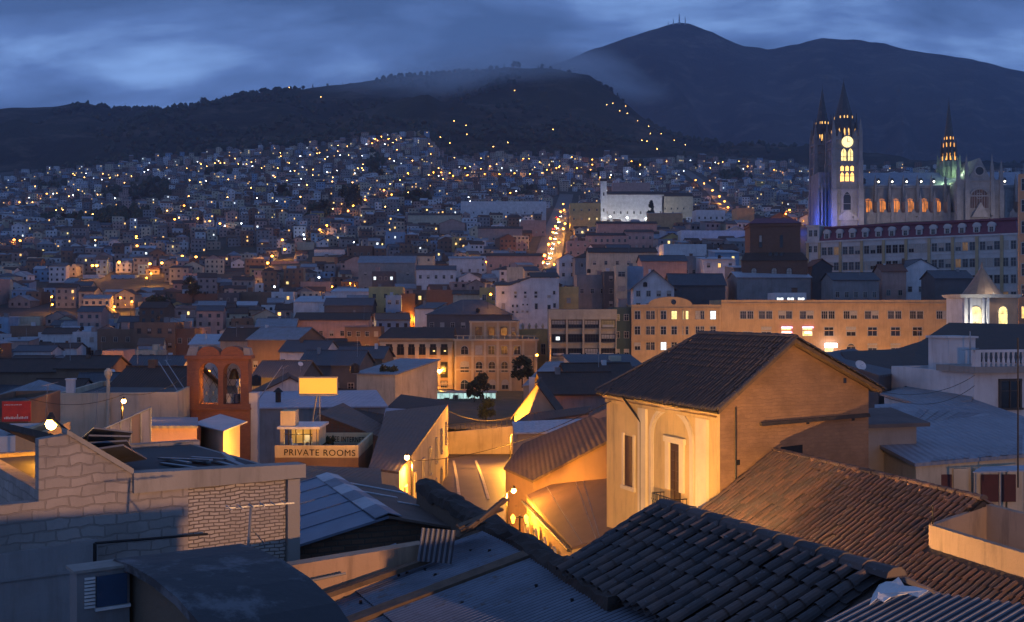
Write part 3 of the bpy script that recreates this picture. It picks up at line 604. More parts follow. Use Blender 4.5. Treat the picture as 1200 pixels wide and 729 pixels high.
# ------------------------------------------------------------------ long mansard building below the basilica
A = P(945, 285, 372); th = math.atan2(330-372, P(1197,285,330).x-A.x); wd = math.hypot(330-372, P(1197,285,330).x-A.x)
man = thing('mansard_building', 'long pale building with a maroon mansard roof and rows of paired windows', 'building', (A.x, A.y, A.z-24), th)
NAMED.append((1075, 295, 'the mansard building'))
ze = 24.0; b = MB(); b.box(0, wd, 0, 14, -8, ze); b.box(-.2, wd+.2, -.35, 14, ze, ze+.55); b.box(-.1, wd+.1, -.15, .1, ze-5.2, ze-4.9); b.box(-.1, wd+.1, -.15, .1, ze-10.4, ze-10.1)
nb = 8; x0 = 4.6
for i in range(nb+1): x = x0+(wd-x0-5.5)*i/nb; b.box(x-.45, x+.45, -.28, .0, -8, ze, 1)
b.box(0, .9, -.28, .0, -8, ze, 1); b.box(wd-1, wd, -.28, 0, -8, ze, 1)
b.build('wall', [plaster('mansard_wall', (0.50, 0.50, 0.50), .2), plaster('mansard_pier', (0.42, 0.33, 0.19), .2)], man)
r = MB(); r.prism2([(4.6,-.3,ze+.56),(wd-1,-.3,ze+.56),(wd-1,14,ze+.56),(4.6,14,ze+.56)], [(6.2,1.6,ze+4.6),(wd-2,1.6,ze+4.6),(wd-2,12.5,ze+4.6),(6.2,12.5,ze+4.6)]); r.box(5.6, wd-1.4, 1.1, 13, ze+4.6, ze+5.3)
r.build('roof', flatmat('maroon_sheet', (0.15, 0.035, 0.06), .6, 0, .3, .8), man)
tw = MB(); tw.box(.2, 4.4, .2, 8, ze+.55, ze+5.4); tw.box(-.1, 4.7, -.1, 8.2, ze+5.4, ze+5.9); tw.build('stair_tower', 'mansard_wall' and MATS['mansard_wall'], man)
for i in range(4):
    for xx in (1.4, 3.2): win(man, xx, ze+2.0-i*5.1 if i else ze+2.2, 1.0, 2.0, y=.2 if not i else 0)
for i in range(nb):
    xa = x0+(wd-x0-5.5)*i/nb; xb = x0+(wd-x0-5.5)*(i+1)/nb
    for rr in range(4):
        for q in range(3): win(man, xa+(xb-xa)*(q+.72)/3.45+.15, ze-4.2-rr*5.1, 1.55, 2.5)
for rr in range(4):
    for q in range(2): win(man, wd-4.4+q*2.2, ze-4.2-rr*5.1, 1.4, 2.5)
dmm = MB(); dmm.box(-1.0, 1.0, -.05, 2.2, 0, 2.4); dmm.ring(0, 2.35, 0.0, 1.25, -.2, 2.2, n=8); dmm = dmm.mesh('dormer', [MATS['mansard_wall']])
for i in range(nb*2-3):
    x = x0+2.5+(wd-x0-11)*i/(nb*2-4); dmo = link('dormer', dmm, man, (x, .1, ze+.7)); win(dmo, 0, .5, 1.0, 1.5, y=-.05)
KEEP.append((940, 1200, 252, 335, 340))

# ------------------------------------------------------------------ orange institute building, two blocks
YO = 265.0; S = YO/F
def oblock(px0, px1, pytop, h, label, wm, th=0.0):
    a, w_ = front(px0, px1, pytop, YO, R(th)); t = thing('institute_building', label, 'building', (a.x, a.y, a.z-h), R(th))
    b = MB(); b.box(0, w_, 0, 16, -6, h-.6); b.box(0, w_, 0, .35, h-.6, h); b.box(-.05, w_+.05, -.22, 0, h-1.0, h-.72); b.box(0, .35, .35, 16, h-.6, h); b.box(w_-.35, w_, .35, 16, h-.6, h)
    return t, b, w_, h
t, b, w_, h = oblock(740, 845, 357, 16, 'orange institute block with a curved round-holed gable over its windows', 'orange')
NAMED.append((790, 380, 'the orange institute'))
xg = (785.5-740)*S; pts = [(xg+5*math.cos(math.pi-math.pi*i/12)*1.05, h+1.9*math.sin(math.pi*i/12)) for i in range(13)]
b.prism2([(x, .35, z) for x, z in pts], [(x, 0, z) for x, z in pts]); b.box(0, w_, -.18, 0, 7.0, 7.25)
for x in (0.0, 6.2, 12.4, w_-.5): b.box(x, x+.5, -.14, 0, -6, h-1.0)
b.build('wall', W_['orange'], t); q = MB(); q.lathe([(.62,0),(.62,.1)], n=12); q.build('round_window', GLASS, t, (xg+.8, -.01, h+.6), (R(90),0,0))
r = MB(); r.box(.4, w_-.4, .4, 15.8, h-.59, h-.5); r.build('roof', R_['flat'], t)
for ri, py in enumerate((374, 392, 410)):
    for ci, px in enumerate((747, 759.5, 765, 777.5, 790, 803.5, 817.5, 823, 835.5)):
        st = {(0,4): 'yellow', (0,5): 'yellow', (0,8): 'white', (2,3): 'white'}.get((ri, ci), 'dark')
        win(t, (px-740)*S, h-(py-357)*S, .85 if ci in (1,2,6,7) else 1.25, 1.9, st)
KEEP.append((738, 847, 346, 412, YO))
t, b, w_, h = oblock(845.3, 1127, 351.5, 17, 'long orange institute block with paired windows and pink shop lights', 'orange')
NAMED.append((985, 375, 'the long orange block'))
b.box(0, w_, -.1, 0, 9.6, 9.8); b.box(0, w_, -.1, 0, 5.9, 6.1); b.build('wall', W_['orange'], t); r = MB(); r.box(.4, w_-.4, .4, 15.8, h-.59, h-.5); r.build('roof', R_['flat'], t)
for i, px in enumerate((874.8, 896.8, 920, 944.8, 970, 996, 1021, 1048, 1073.6, 1104.8)):
    for s in (-4.2, 4.2): win(t, (px+s-845)*S, h-(373.5-351.5)*S, 1.35, 1.75, mull=2)
    if i < 9:
        if i not in (2, 3): win(t, (px+1-845)*S, h-(393.5-351.5)*S, 2.1, 2.0 if i else .9, 'dark')
    win(t, (px+1-845)*S, h-(412-351.5)*S, 2.0, 1.8, 'yellow' if i == 4 else 'dark', arch=(i == 5))
    if i in (2, 3): win(t, (px+1-845)*S, h-(393.5-351.5)*S, 2.3, 2.2, 'yellow')
PINK = emit('pink_sign_light', (1.0, 0.25, 0.45), 5.0)
for px, py, ww, hh in ((921.5, 384.5, 2.6, .3), (921.5, 390, 2.4, .25), (946, 384.3, 2.6, .3), (946, 390.5, 1.6, .3)):
    q = MB(); q.box(-ww/2, ww/2, -.45, -.3, 0, hh); q.build('light_bar', PINK, t, ((px-845)*S, 0, h-(py-351.5)*S))
q = MB(); q.box(-1.4, 1.4, -1.6, -1.2, 0, 1.0); q.build('light_box', emit('white_sign_light', (1.0, .85, .95), 7), t, ((971.5-845)*S, 0, h-(407-351.5)*S))
KEEP.append((845, 1128, 345, 415, YO))
# dark narrow block and concrete office with ribbon windows
house(718, 739.5, 360, 266, 0, 17, 12, 'flat', 0, 'green', 'flat', 4, 2, 'narrow dark green block wedged between the office and the orange institute', 'narrow_block', 'building', short='the narrow green block')
a, w_ = front(645, 722.5, 362.5, 262, R(1)); h = 16
t = thing('office_block', 'cream three-storey office block with ribbon windows', 'building', (a.x, a.y, a.z-h), R(1)); NAMED.append((684, 388, 'the cream office block'))
b = MB(); b.box(0, w_, 0.5, 14, -6, h); b.box(-.1, w_+.1, -.1, .5, h-2.4, h)
for k in range(3): z = h-3.0-k*3.35; b.box(0, w_, 0, .5, z-3.35+1.95-.35, z-1.6)
for k in range(5): x = w_*k/4; b.box(max(0,x-.2), min(w_,x+.2), -.06, .5, -6, h-2.4)
b.build('wall', plaster('office_concrete', (0.46, 0.38, 0.28), .3), t); r = MB(); r.box(.2, w_-.2, .6, 13.8, h, h+.1); r.build('roof', R_['flat'], t)
for k in range(3):
    for c in range(4):
        z = h-2.4-1.75-k*3.35-.15; st = 'white' if (k, c) == (1, 0) else 'dark'
        win(t, w_*(c+.5)/4, z, w_/4-.75, 1.65, 'dark', y=.42, frame='dark', mull=4)
        if st == 'white': q = MB(); q.box(-.45,.45,-.02,.0,0,.8); q.build('lit_pane', LITC, t, (w_*(c+.45)/4, .32, z+.35))
        if k == 2 or (k == 0 and c == 3): q = MB(); q.box(-w_/8+.6, w_/8-.6, -.01, .0, 0, .55); q.build('blind', FRAME, t, (w_*(c+.5)/4, .33, z+.1))
KEEP.append((640, 724, 358, 415, 262))

# ------------------------------------------------------------------ old museum with the lit cornice
YM = 270.0; S = YM/F; mus = P(445, 396.5, YM); h0 = 17.0
MW = plaster('museum_wall', (0.46, 0.31, 0.17), .3); MT = plaster('museum_trim', (0.55, 0.44, 0.30), .2)
t = thing('museum_wing', 'three-storey left wing of the old museum with tall windows between pilasters', 'building', (mus.x, YM, mus.z-h0)); NAMED.append((490, 430, "the museum's left wing"))
w_ = (531.5-445)*S; b = MB(); b.box(0, w_, 0, 15, -5, h0-.5); b.box(-.4, w_+.1, -.6, 15, h0-.5, h0); b.box(0, w_, -.25, 0, h0-1.4, h0-.9, 1)
b.box(0, w_, -.35, 0, 4.2, 4.7, 1)
for px in (449, 462.8, 476, 488.6, 501.2, 514, 527.5): x = (px-445)*S; b.box(x-.45, x+.45, -.32, 0, 4.7, h0-1.4, 1); b.box(x-.6, x+.6, -.4, 0, h0-2.1, h0-1.4, 1)
b.build('wall', [MW, MT], t)
r = MB(); r.prism2([(-.4,-.6,h0+.002),(w_+.1,-.6,h0+.002),(w_+.1,15,h0+.002),(-.4,15,h0+.002)], [(2,6.5,h0+2.6),(w_,6.5,h0+2.6),(w_,8.5,h0+2.6),(2,8.5,h0+2.6)]); r.build('roof', R_['tile'], t)
for i, px in enumerate((456.3, 469.5, 482.3, 495, 507.6, 520.4)):
    x = (px-445)*S; win(t, x, h0-(415.5-396.5)*S, 1.5, 2.6, 'dark', frame='dark'); win(t, x, h0-(442-396.5)*S, 1.5, 3.6, 'dark' , frame='dark'); win(t, x, h0-(456-396.5)*S, 1.4, 1.9, 'dark', frame='dark')
    if i in (4, 5): q = MB(); q.box(-.25,.25,-.05,0,0,.3); q.build('lit_pane', LITY, t, (x+.2, -.08, h0-(412-396.5)*S))
bal = MB(); xb0, xb1 = (489-445)*S, (531-445)*S; bal.box(xb0, xb1, -1.3, -.36, 4.75, 5.0)
for k in range(19): x = xb0+(xb1-xb0)*k/18; bal.tube((x,-1.2,5.0), (x,-1.2,6.0), .05, n=4)
bal.box(xb0, xb1, -1.27, -1.13, 6.0, 6.1); bal.build('balcony', MT, t)
a = P(533, 397, YM); h1 = 17.0; w_ = (629.5-533)*S
t = thing('museum_building', 'ornate right wing of the old museum with arched windows and raised attic', 'building', (a.x, YM-1.5, a.z-h1)); NAMED.append((580, 420, "the museum's arched wing"))
b = MB(); b.box(0, w_, 0, 15, -5, h1-.5); b.box(-.3, w_+.4, -.5, 15, h1-.5, h1, 1); b.box(0, w_, -.2, 0, h1-7.6, h1-7.2, 1); b.box(0, w_, -.25, 0, 3.9, 4.3, 1); b.box(0, w_, -.18, 0, h1-4.3, h1-4.0, 1)
xa, xb = (551-533)*S, (608-533)*S; ha = h1+3.95; b.box(xa, xb, 1.0, 11, h1, ha); b.box(xa-.25, xb+.25, .7, 11.2, ha, ha+.35, 1)
for px in (533.8, 554, 568.5, 583.5, 598.3, 613, 628.6): x = (px-533)*S; b.box(max(0,x-.3), min(w_,x+.3), -.15, 0, 4.3, h1-.5, 1)
for px in (551.8, 568.5, 583.5, 598, 607): x = (px-533)*S; b.box(x-.25, x+.25, .85, 1.0, h1, ha, 1)
for k in range(14): x = w_*(k+.5)/14; b.tube((x,-.2,h1), (x,-.2,h1+.7), .16, .1, 6, 1)
b.box(0, w_, -.3, -.1, h1+.7, h1+.85, 1)
b.build('wall', [MW, MT], t); r = MB(); r.box(xa+.1, xb-.1, 1.2, 10.8, ha+.35, ha+.5); r.box(.1, xa-.1, .2, 14.8, h1, h1+.15); r.box(xb+.1, w_-.1, .2, 14.8, h1, h1+.15); r.build('roof', R_['flat'], t)
for px in (561, 575.8, 590.4, 601.5): win(t, (px-533)*S, h1+.75, 1.35 if px < 600 else .7, 2.0, y=1.0, frame='dark')
for i, px in enumerate((544.8, 561.3, 576, 591, 606)): win(t, (px-533)*S, h1-(415-397)*S, 1.45 if i else 1.7, 2.0, arch=(i == 0))
for i, px in enumerate((544.8, 561.6, 576.6, 591.3, 606.5)): win(t, (px-533)*S, h1-(435.5-397)*S, 1.5 if i else 2.0, 2.5, arch=True)
for i, px in enumerate((544.8, 561.8, 577, 592)): win(t, (px-533)*S, h1-(455.5-397)*S, 1.5 if i else 1.9, 2.2, arch=True)
KEEP.append((440, 648, 376, 462, YM))
t = house(608, 646, 386, 280, 6, 15, 12, 'flat', 0, 'yellow', 'flat', 2, 2, 'yellow lit corner house with urns on its cornice beside the museum', 'corner_house', 'house', short='the yellow corner house', wh=2.6)
q = MB()
for k in range(5): q.lathe([(.35,0),(.2,.3),(.42,.8),(.3,1.1),(.08,1.6)], (1+k*1.7,.1,15), 8)
q.build('cornice_urn', MT, t)
# glass pavilion and plaza in front of the museum
a = P(505, 459, 238); t = thing('glass_pavilion', 'low glass pavilion glowing white in front of the museum', 'pavilion', (a.x, a.y, a.z-2.9)); w_ = (581-505)*238/F
q = MB(); q.box(-.2, w_+.2, -.3, 4.2, 2.6, 2.85); q.build('roof', STEEL, t); q = MB()
for k in range(15): x = w_*k/14; q.box(x-.05, x+.05, -.06, .06, 0, 2.6)
q.box(0, w_, -.05, .05, 0, .2); q.build('frame', STEEL, t); q = MB(); q.box(.1, w_-.1, 3.6, 3.7, .1, 2.5); q.build('back_wall', emit_lit('pavilion_light', (.55, .85, .80), 1.5, .9), t)
q = MB(); q.box(0, w_, -.01, .01, .2, 2.59); g_, nt_, b_ = newmat('clear_glass'); b_.inputs['Transmission Weight'].default_value = .9; b_.inputs['Roughness'].default_value = .05; q.build('glass', g_, t)
q = MB()
for k in range(7): q.box(.8+k*1.9, 1.9+k*1.9, 2.2, 2.6, .1, .8+.6*(k % 3))
q.build('counter', FRAMED, t)
# ------------------------------------------------------------------ near roofs
def wz(p): return CZ+p
TILE1 = tilemat('sooty_clay_tile', (0.12, 0.085, 0.075), (0.03, 0.03, 0.034), (0.055, 0.056, 0.062))
TILE2 = tilemat('red_clay_tile', (0.15, 0.085, 0.06), (0.035, 0.026, 0.023), (0.075, 0.065, 0.06))
TILE3 = tilemat('old_grey_tile', (0.085, 0.065, 0.06), (0.045, 0.043, 0.046), (0.05, 0.05, 0.055))
def tiles(b, r0, rc, sd, length, nlen, pitch, row, mi=0, inside=None, seg=5, rs=None, sag=0.0):
    """barrel tiles: r0 ridge start, rc unit vector along the ridge, sd unit vector down the slope; length of ridge, nlen slope length"""
    rs = rs or random.Random(5); nrm = rc.cross(sd); nrm = nrm if nrm.z > 0 else -nrm
    if b.tint is None: b.tint = [0.5]*len(b.f)
    nc = int(length/pitch); nr = int(nlen/row)+1
    for i in range(nc):
        cw = rs.uniform(-.02, .02)
        for j in range(nr):
            s0 = j*row; u = (i+.5)*pitch
            if inside and not inside(u, s0+row*.5): continue
            tnt = min(.8, max(0, rs.gauss(.3, .25))); jit = rs.uniform(-.025, .025)+(rs.uniform(.03, .12) if rs.random() < .06 else 0); l = row+.07
            for kindt in (0, 1):
                n0 = len(b.f); sgn = 1 if kindt == 0 else -1
                uu = u+cw+jit*.6 if kindt == 0 else u+pitch*.5
                ra, rb = (pitch*.27, pitch*.31) if kindt == 0 else (pitch*.3, pitch*.3); base = .06 if kindt == 0 else .03
                dz = -sag*math.sin(math.pi*min(1, (s0/nlen)))+rs.uniform(-.008, .008); sk = rs.uniform(-.02, .02)
                o = r0+rc*uu+nrm*dz; pts = []
                for (ss, rr, lift) in ((s0+jit, ra, 0.0), (s0+l+jit, rb, .018)):
                    for k in range(seg+1):
                        a = math.pi*k/seg
                        pts.append(o+sd*ss+rc*(-math.cos(a)*rr+(sk if ss > s0+.1 else 0))+nrm*(base+lift+sgn*math.sin(a)*rr*(1.05 if kindt == 0 else .35)))
                fs = [(k, k+1, seg+2+k, seg+1+k) for k in range(seg)]
                b.add(pts, fs, mi); b.tint += [tnt if kindt == 0 else min(1, .85+tnt*.3)]*(len(b.f)-n0)  # pans tinted dark to paint the shade between the cover tiles
def ridgecaps(b, p0, p1, r=.13, l=.42, mi=0, rs=random.Random(3)):
    d = (p1-p0); n = max(1, int(d.length/l)); e = d.normalized(); a = e.cross(Vector((0,0,1))).normalized()
    if b.tint is None: b.tint = [0.5]*len(b.f)
    for i in range(n):
        q0 = p0+d*(i/n); q1 = p0+d*((i+1.12)/n); n0 = len(b.f); pts = []; off = rs.uniform(-.02, .02)
        for q, rr in ((q0, r*.9), (q1, r*1.08)):
            for k in range(6):
                t = math.pi*k/5; pts.append(q+a*(-math.cos(t)*rr+off)+Vector((0,0,math.sin(t)*rr*.8)))
        b.add(pts, [(k,k+1,7+k,6+k) for k in range(5)]+[tuple(range(5,-1,-1)), tuple(range(6,12))], mi); b.tint += [rs.random()]*(len(b.f)-n0)
def corr(b, r0, rc, sd, length, slen, pitch=.09, amp=.016, seg=6, mi=0, lift=0.0):
    nrm = rc.cross(sd); nrm = nrm if nrm.z > 0 else -nrm
    n = int(length/pitch*seg); pts = []
    for ss in (0, slen):
        for i in range(n+1):
            u = i*pitch/seg; pts.append(r0+rc*u+sd*ss+nrm*(lift+amp*math.sin(2*math.pi*i/seg)))
    if b.tint is None: b.tint = [0.0]*len(b.f)
    b.add(pts, [(i, i+1, n+2+i, n+1+i) for i in range(n)], mi)
    b.tint += [(1.0 if math.sin(2*math.pi*(i+.5)/seg) < -.3 else .35 if math.sin(2*math.pi*(i+.5)/seg) < .3 else 0.0) for i in range(n)]  # valley faces tinted dark, painted shade along with the soot
def sheetmat(name, col, dirt_shade, rough):                     # valleys coloured darker: soot, and painted shade so the ribs show
    m, nt, b = newmat(name); b.inputs['Roughness'].default_value = rough; b.inputs['Metallic'].default_value = .2
    at = N(nt, 'ShaderNodeAttribute', attribute_name='tint'); c = coords(nt); a = mixc(nt, ramp(nt, noise(nt, c, 1.1, 6, .7), .38, .7), col, tuple(x*.6 for x in col))
    a = mixc(nt, ramp(nt, noise(nt, c, 5.0, 4), .58, .74), a, (.13,.085,.06)); a = mixc(nt, at.outputs['Fac'], a, dirt_shade); link_(nt, a, b.inputs['Base Color']); bump(nt, b, noise(nt, c, 18, 3), .3, .01); return m
SHEET = sheetmat('corrugated_steel', (0.19, 0.215, 0.27), (.035,.04,.055), .5); SHEETD = sheetmat('old_corrugated_steel', (0.17, 0.18, 0.21), (.035,.035,.045), .55)
MOSS = flatmat('mossy_mortar', (0.055, 0.045, 0.04), .95, 0, .5, 3.0, .8)
DARKW = plaster('dark_party_wall', (0.16, 0.12, 0.09), .5)  # plain dark brown wall colour for the near houses
def local(t, pts): return [Vector(p)-t.location for p in pts]

# --- A: dark tiled roof in the foreground
ra, rb = LV(775,597,-3.07), LV(1048,683,-3.07); ea = LV(678,668,-3.83); rc = (rb-ra).normalized(); Lr = (rb-ra).length
perp = Vector((rc.y, -rc.x, 0)); perp = perp if perp.x < 0 else -perp
t = thing('tiled_house', 'sooty clay-tiled house roof in the foreground beside the corrugated roof', 'house', (ra.x, ra.y, CZ-14)); NAMED.append((860, 670, 'the sooty tiled roof'))
hd = (Vector((ea.x-ra.x, ea.y-ra.y, 0))).dot(perp)+.05; sd = (perp*hd+Vector((0,0,ea.z-ra.z))).normalized(); sl_ = math.hypot(hd, ea.z-ra.z)
b = MB(); o = t.location; A0 = ra-o; hexl = [A0, A0+rc*Lr, A0+rc*Lr+sd*sl_, A0+sd*sl_]
sdr = (-perp*hd+Vector((0,0,ea.z-ra.z))).normalized(); hexr = [A0, A0+sdr*sl_, A0+rc*Lr+sdr*sl_, A0+rc*Lr]
b.prism(hexl, .12, 1); b.prism(hexr, .12, 1); b.tint = [.5]*len(b.f)
tiles(b, A0+Vector((0,0,.03)), rc, sd, Lr, sl_, .255, .27, 0, seg=6, sag=.03, rs=random.Random(8)); tiles(b, A0+Vector((0,0,.03)), rc, sdr, Lr, sl_, .255, .27, 0, seg=4)
ridgecaps(b, A0+Vector((0,0,.07)), A0+rc*Lr+Vector((0,0,.07)), .14)
for k in range(7): q = A0+sd*(sl_*k/7)-rc*.05+Vector((0,0,.05)); ridgecaps(b, q, q+sd*(sl_/7), .12, .3)
b.build('roof', [TILE1, MOSS], t)
b = MB(); lo = [A0+sd*sl_*.93-Vector((0,0,.15)), A0+sdr*sl_*.93-Vector((0,0,.15)), A0+rc*Lr+sdr*sl_*.93-Vector((0,0,.15)), A0+rc*Lr+sd*sl_*.93-Vector((0,0,.15))]
b.prism2([(p.x,p.y,0) for p in lo], lo); top2 = [A0-Vector((0,0,.16)), A0+rc*Lr-Vector((0,0,.16))]
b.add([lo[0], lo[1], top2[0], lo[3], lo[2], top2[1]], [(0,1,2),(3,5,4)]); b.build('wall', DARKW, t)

# --- C: corrugated roof below the parapet
c0 = LV(566,625,-3.95); c1 = LV(800,738,-3.95); rc = (c1-c0).normalized(); Lc = (c1-c0).length
perp = Vector((rc.y, -rc.x, 0)); perp = perp if perp.x < 0 else -perp; sd = (perp+Vector((0,0,-.254))).normalized()
t = thing('corrugated_shed', 'blue-grey corrugated steel roof in two sheets with a dark timber strip between', 'shed', (c0.x, c0.y, CZ-14)); o = t.location; C0 = c0-o; NAMED.append((560, 700, 'the corrugated roof'))
b = MB(); corr(b, C0, rc, sd, Lc, 2.6, .10, .022, lift=.03); corr(b, C0+sd*2.5, rc, sd, Lc, 5.0, .10, .022, lift=.0); corr(b, C0-rc*1.1+sd*1.3, rc, sd, 1.1, 1.3, .10, .022, lift=.03); corr(b, C0-rc*1.1+sd*2.5, rc, sd, 1.1, 5.0, .10, .022); b.build('roof', SHEET, t)
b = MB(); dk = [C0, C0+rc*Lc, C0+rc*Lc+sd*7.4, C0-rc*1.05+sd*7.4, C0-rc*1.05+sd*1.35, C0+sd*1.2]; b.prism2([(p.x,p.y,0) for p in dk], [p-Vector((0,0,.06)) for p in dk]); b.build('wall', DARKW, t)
us_ = (LV(640,650,-3.95)-c0).length; b = MB(); q0 = C0+rc*(us_-.16); q1 = C0+rc*(us_+.16); b.prism2([q0, q1, q1+sd*7, q0+sd*7], [p+Vector((0,0,.09)) for p in (q0, q1, q1+sd*7, q0+sd*7)]); b.build('cover_strip', WOOD, t)
b = MB()
for k in range(34): u = rnd.uniform(.2, Lc-.2); s_ = rnd.uniform(.3, 5); p = C0+rc*u+sd*s_+Vector((0,0,.05)); b.lathe([(.03,-.03),(.022,.02)], p, 6)
b.build('roof_nail', IRON, t)['kind'] = 'stuff'
# --- E: mossy parapet along the street
e0 = LV(488,564,-3.80); e1 = LV(716,699,-3.80); t = thing('parapet_wall', 'mossy old parapet wall running along the street edge above the corrugated roof', 'wall', (e0.x, e0.y, CZ-14)); d = e1-e0; n = d.normalized(); a = Vector((n.y,-n.x,0))
a = a if a.x < 0 else -a; q = [e0-t.location, e1-t.location, e1-a*.36-t.location, e0-a*.36-t.location]
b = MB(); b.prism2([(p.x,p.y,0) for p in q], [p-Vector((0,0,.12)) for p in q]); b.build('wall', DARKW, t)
b = MB(); m_ = 46; prof = [(-.04,-.22),(-.03,-.05),(.06,.01),(.18,.04),(.30,.01),(.40,-.06),(.40,-.22)]; pts = []
for i in range(m_+1):
    p = e0-t.location+d*(i/m_)
    for (x, z) in prof: pts.append(p-a*(x+rnd.uniform(-.02,.02))+Vector((0,0,z+rnd.uniform(-.045,.045)+.03*math.sin(i*.7))))
k = len(prof); b.add(pts, [(i*k+j, i*k+j+1, (i+1)*k+j+1, (i+1)*k+j) for i in range(m_) for j in range(k-1)]+[tuple(range(k-1,-1,-1)), tuple(range(m_*k, m_*k+k))]); b.build('coping', MOSS, t)
NAMED.append((590, 620, 'the mossy parapet'))
# --- D: shallow gable with light ridge caps
zr = -4.0; d0 = LV(383,555,zr); d1 = LV(455,604,zr); rc = (d1-d0).normalized(); Ld = (d1-d0).length; perp = Vector((rc.y,-rc.x,0)); perp = perp if perp.x < 0 else -perp
t = thing('gabled_shed', 'low brick shed with a blue metal roof and pale ridge caps', 'shed', (d0.x, d0.y, CZ-14)); NAMED.append((430, 600, 'the blue-roofed shed')); D0 = d0-t.location
sdl = (perp+Vector((0,0,-.245))).normalized(); sdr = (-perp+Vector((0,0,-.235))).normalized(); ll, lr = 3.2, 1.75
b = MB(); b.prism([D0, D0+rc*(Ld+.05), D0+rc*(Ld+.05)+sdl*ll, D0+sdl*ll], .05, 0); b.prism([D0, D0+sdr*lr, D0+rc*(Ld+.05)+sdr*lr, D0+rc*(Ld+.05)], .05, 1)
for k in range(5): q = D0+rc*(Ld*(k+.1)/5); b.prism([q+Vector((0,0,.02)), q+rc*.04+Vector((0,0,.02)), q+rc*.04+sdl*ll+Vector((0,0,.02)), q+sdl*ll+Vector((0,0,.02))], .02, 0)
for k, (u, s0_, s1_) in enumerate(((1.3, .3, 1.7), (3.4, .9, 1.7), (2.6,.2,1.1))): q = D0+rc*u+sdr*s0_+Vector((0,0,.025)); b.prism([q, q+sdr*(s1_-s0_), q+sdr*(s1_-s0_)+rc*.12, q+rc*.12], .02, 2)
PALEC = flatmat('pale_ridge_cap', (0.50, 0.52, 0.56), .6); GREYC = flatmat('grey_ridge_cap', (0.20, 0.22, 0.27), .6)
b.build('roof', [flatmat('blue_steel_sheet', (0.20, 0.24, 0.32), .45, .3, .35, .8), flatmat('brown_board_sheet', (0.15, 0.105, 0.085), .8, 0, .45, 1.2), PALEC], t)
for k in range(6):
    q = D0+rc*(Ld*k/6); r1 = q+rc*(Ld/6+.04); z = Vector((0,0,.035+.006*k)); b = MB(); w1, w2 = .28, .30
    for s_ in (sdl, sdr): pts = [q+z, r1+z, r1+s_*w1+z*.7, q+s_*w1+z*.7]; b.prism(pts if s_ is sdl else pts[::-1], .02)
    b.build('ridge_cap', PALEC if k % 2 == 0 else GREYC, t)
b = MB(); inn = .25; g0 = D0+rc*inn; g1 = D0+rc*(Ld-inn*.6); dz = Vector((0,0,-.07))
for (a_, s_, l_) in ((0, sdl, ll-.15), (1, sdr, lr-.15)):
    q = [g0+dz, g1+dz, g1+s_*l_+dz, g0+s_*l_+dz]; q = q if a_ == 0 else q[::-1]; b.prism2([(p.x,p.y,0) for p in q], q)
b.build('wall', bricks('gable_brick', (0.20,0.11,0.07), (0.13,0.075,0.05), (0.11,0.085,0.065), .34, .11, .02, stain=.7), t)
# --- F: stained plaster wall in front of the gable
f0, f1 = P(322,666,17.3), P(499,637,18.7); t = thing('stained_wall', 'peeling orange-stained plaster wall in front of the blue-roofed shed', 'wall', (f0.x, f0.y, CZ-14)); d = Vector((f1.x-f0.x, f1.y-f0.y, 0)).normalized(); nn = Vector((-d.y, d.x, 0))*.28
q = [f0, f1, f1+nn, f0+nn]; q = local(t, q); b = MB(); b.prism2([(p.x,p.y,0) for p in q], q); b.build('wall', plaster('peeling_plaster', (0.46, 0.31, 0.21), .85, dirt_shade=(.07,.05,.04)), t)
b = MB(); g0, g1 = P(322,716,17.1), P(512,648,18.6); q = local(t, [g0-d*.2, g1, g1-nn*.5, g0-nn*.5-d*.2]); b.prism(q, .08); b.build('gutter', WOOD, t)
b = MB(); p0, p1 = local(t, [P(330,688,17.2), P(405,672,17.75)]); b.tube(p0, p1, .02); b.build('pipe', CONC, t)

# --- G: block house on the left
th = math.atan2(2.0, 2.83); GS = .85; a = Vector((-8.94*GS, 20.95*GS, CZ)); t = thing('block_house', 'unfinished concrete-block house with a flat dark roof below the bright lamp', 'house', (a.x, a.y, CZ-14), th); NAMED.append((200, 590, 'the block house')); G = t
BLK = bricks('grey_block_wall', (0.36,0.32,0.30), (0.29,0.26,0.24), (0.25,0.22,0.20), .44, .20, .018, .10, .03, .8); WBR = bricks('whitewashed_brick', (0.47,0.42,0.38), (0.38,0.34,0.30), (0.14,0.115,0.10), .22, .075, .013, .06, .03, .6)
def front_poly(b, xz, y0, y1, zb, mi=0):
    for (x0, z0), (x1, z1) in zip(xz[:-1], xz[1:]): b.hexa([(x0,y0,zb),(x1,y0,zb),(x1,y1,zb),(x0,y1,zb)], [(x0,y0,z0),(x1,y0,z1),(x1,y1,z1),(x0,y1,z0)], mi)
zz_ = lambda z: 14/.85+z
b = MB(); front_poly(b, [(-3.5, zz_(-3.62)), (0, zz_(-3.60))], 0, .3, 0); front_poly(b, [(0.002, zz_(-2.43)), (.56, zz_(-2.36)), (1.75, zz_(-3.22)), (2.87, zz_(-3.52))], 0, .3, 0)
front_poly(b, [(2.872, zz_(-3.54)), (5.0, zz_(-3.60))], .03, .3, 0, 1); b.box(0, .3, .302, 6.2, 0, zz_(-3.4)); b.box(.3, 5.2, 5.9, 6.2, 0, zz_(-3.35)); b.box(4.95, 5.2, .302, 5.9, 0, zz_(-3.5)); b.build('wall', [BLK, WBR], t)
b = MB(); b.box(5.02, 5.3, -.06, .26, 0, zz_(-3.62)); b.build('pillar', CONC, t)
b = MB(); front_poly(b, [(1.75, zz_(-3.20)), (5.42, zz_(-3.31))], -.1, .34, zz_(-3.6)); 
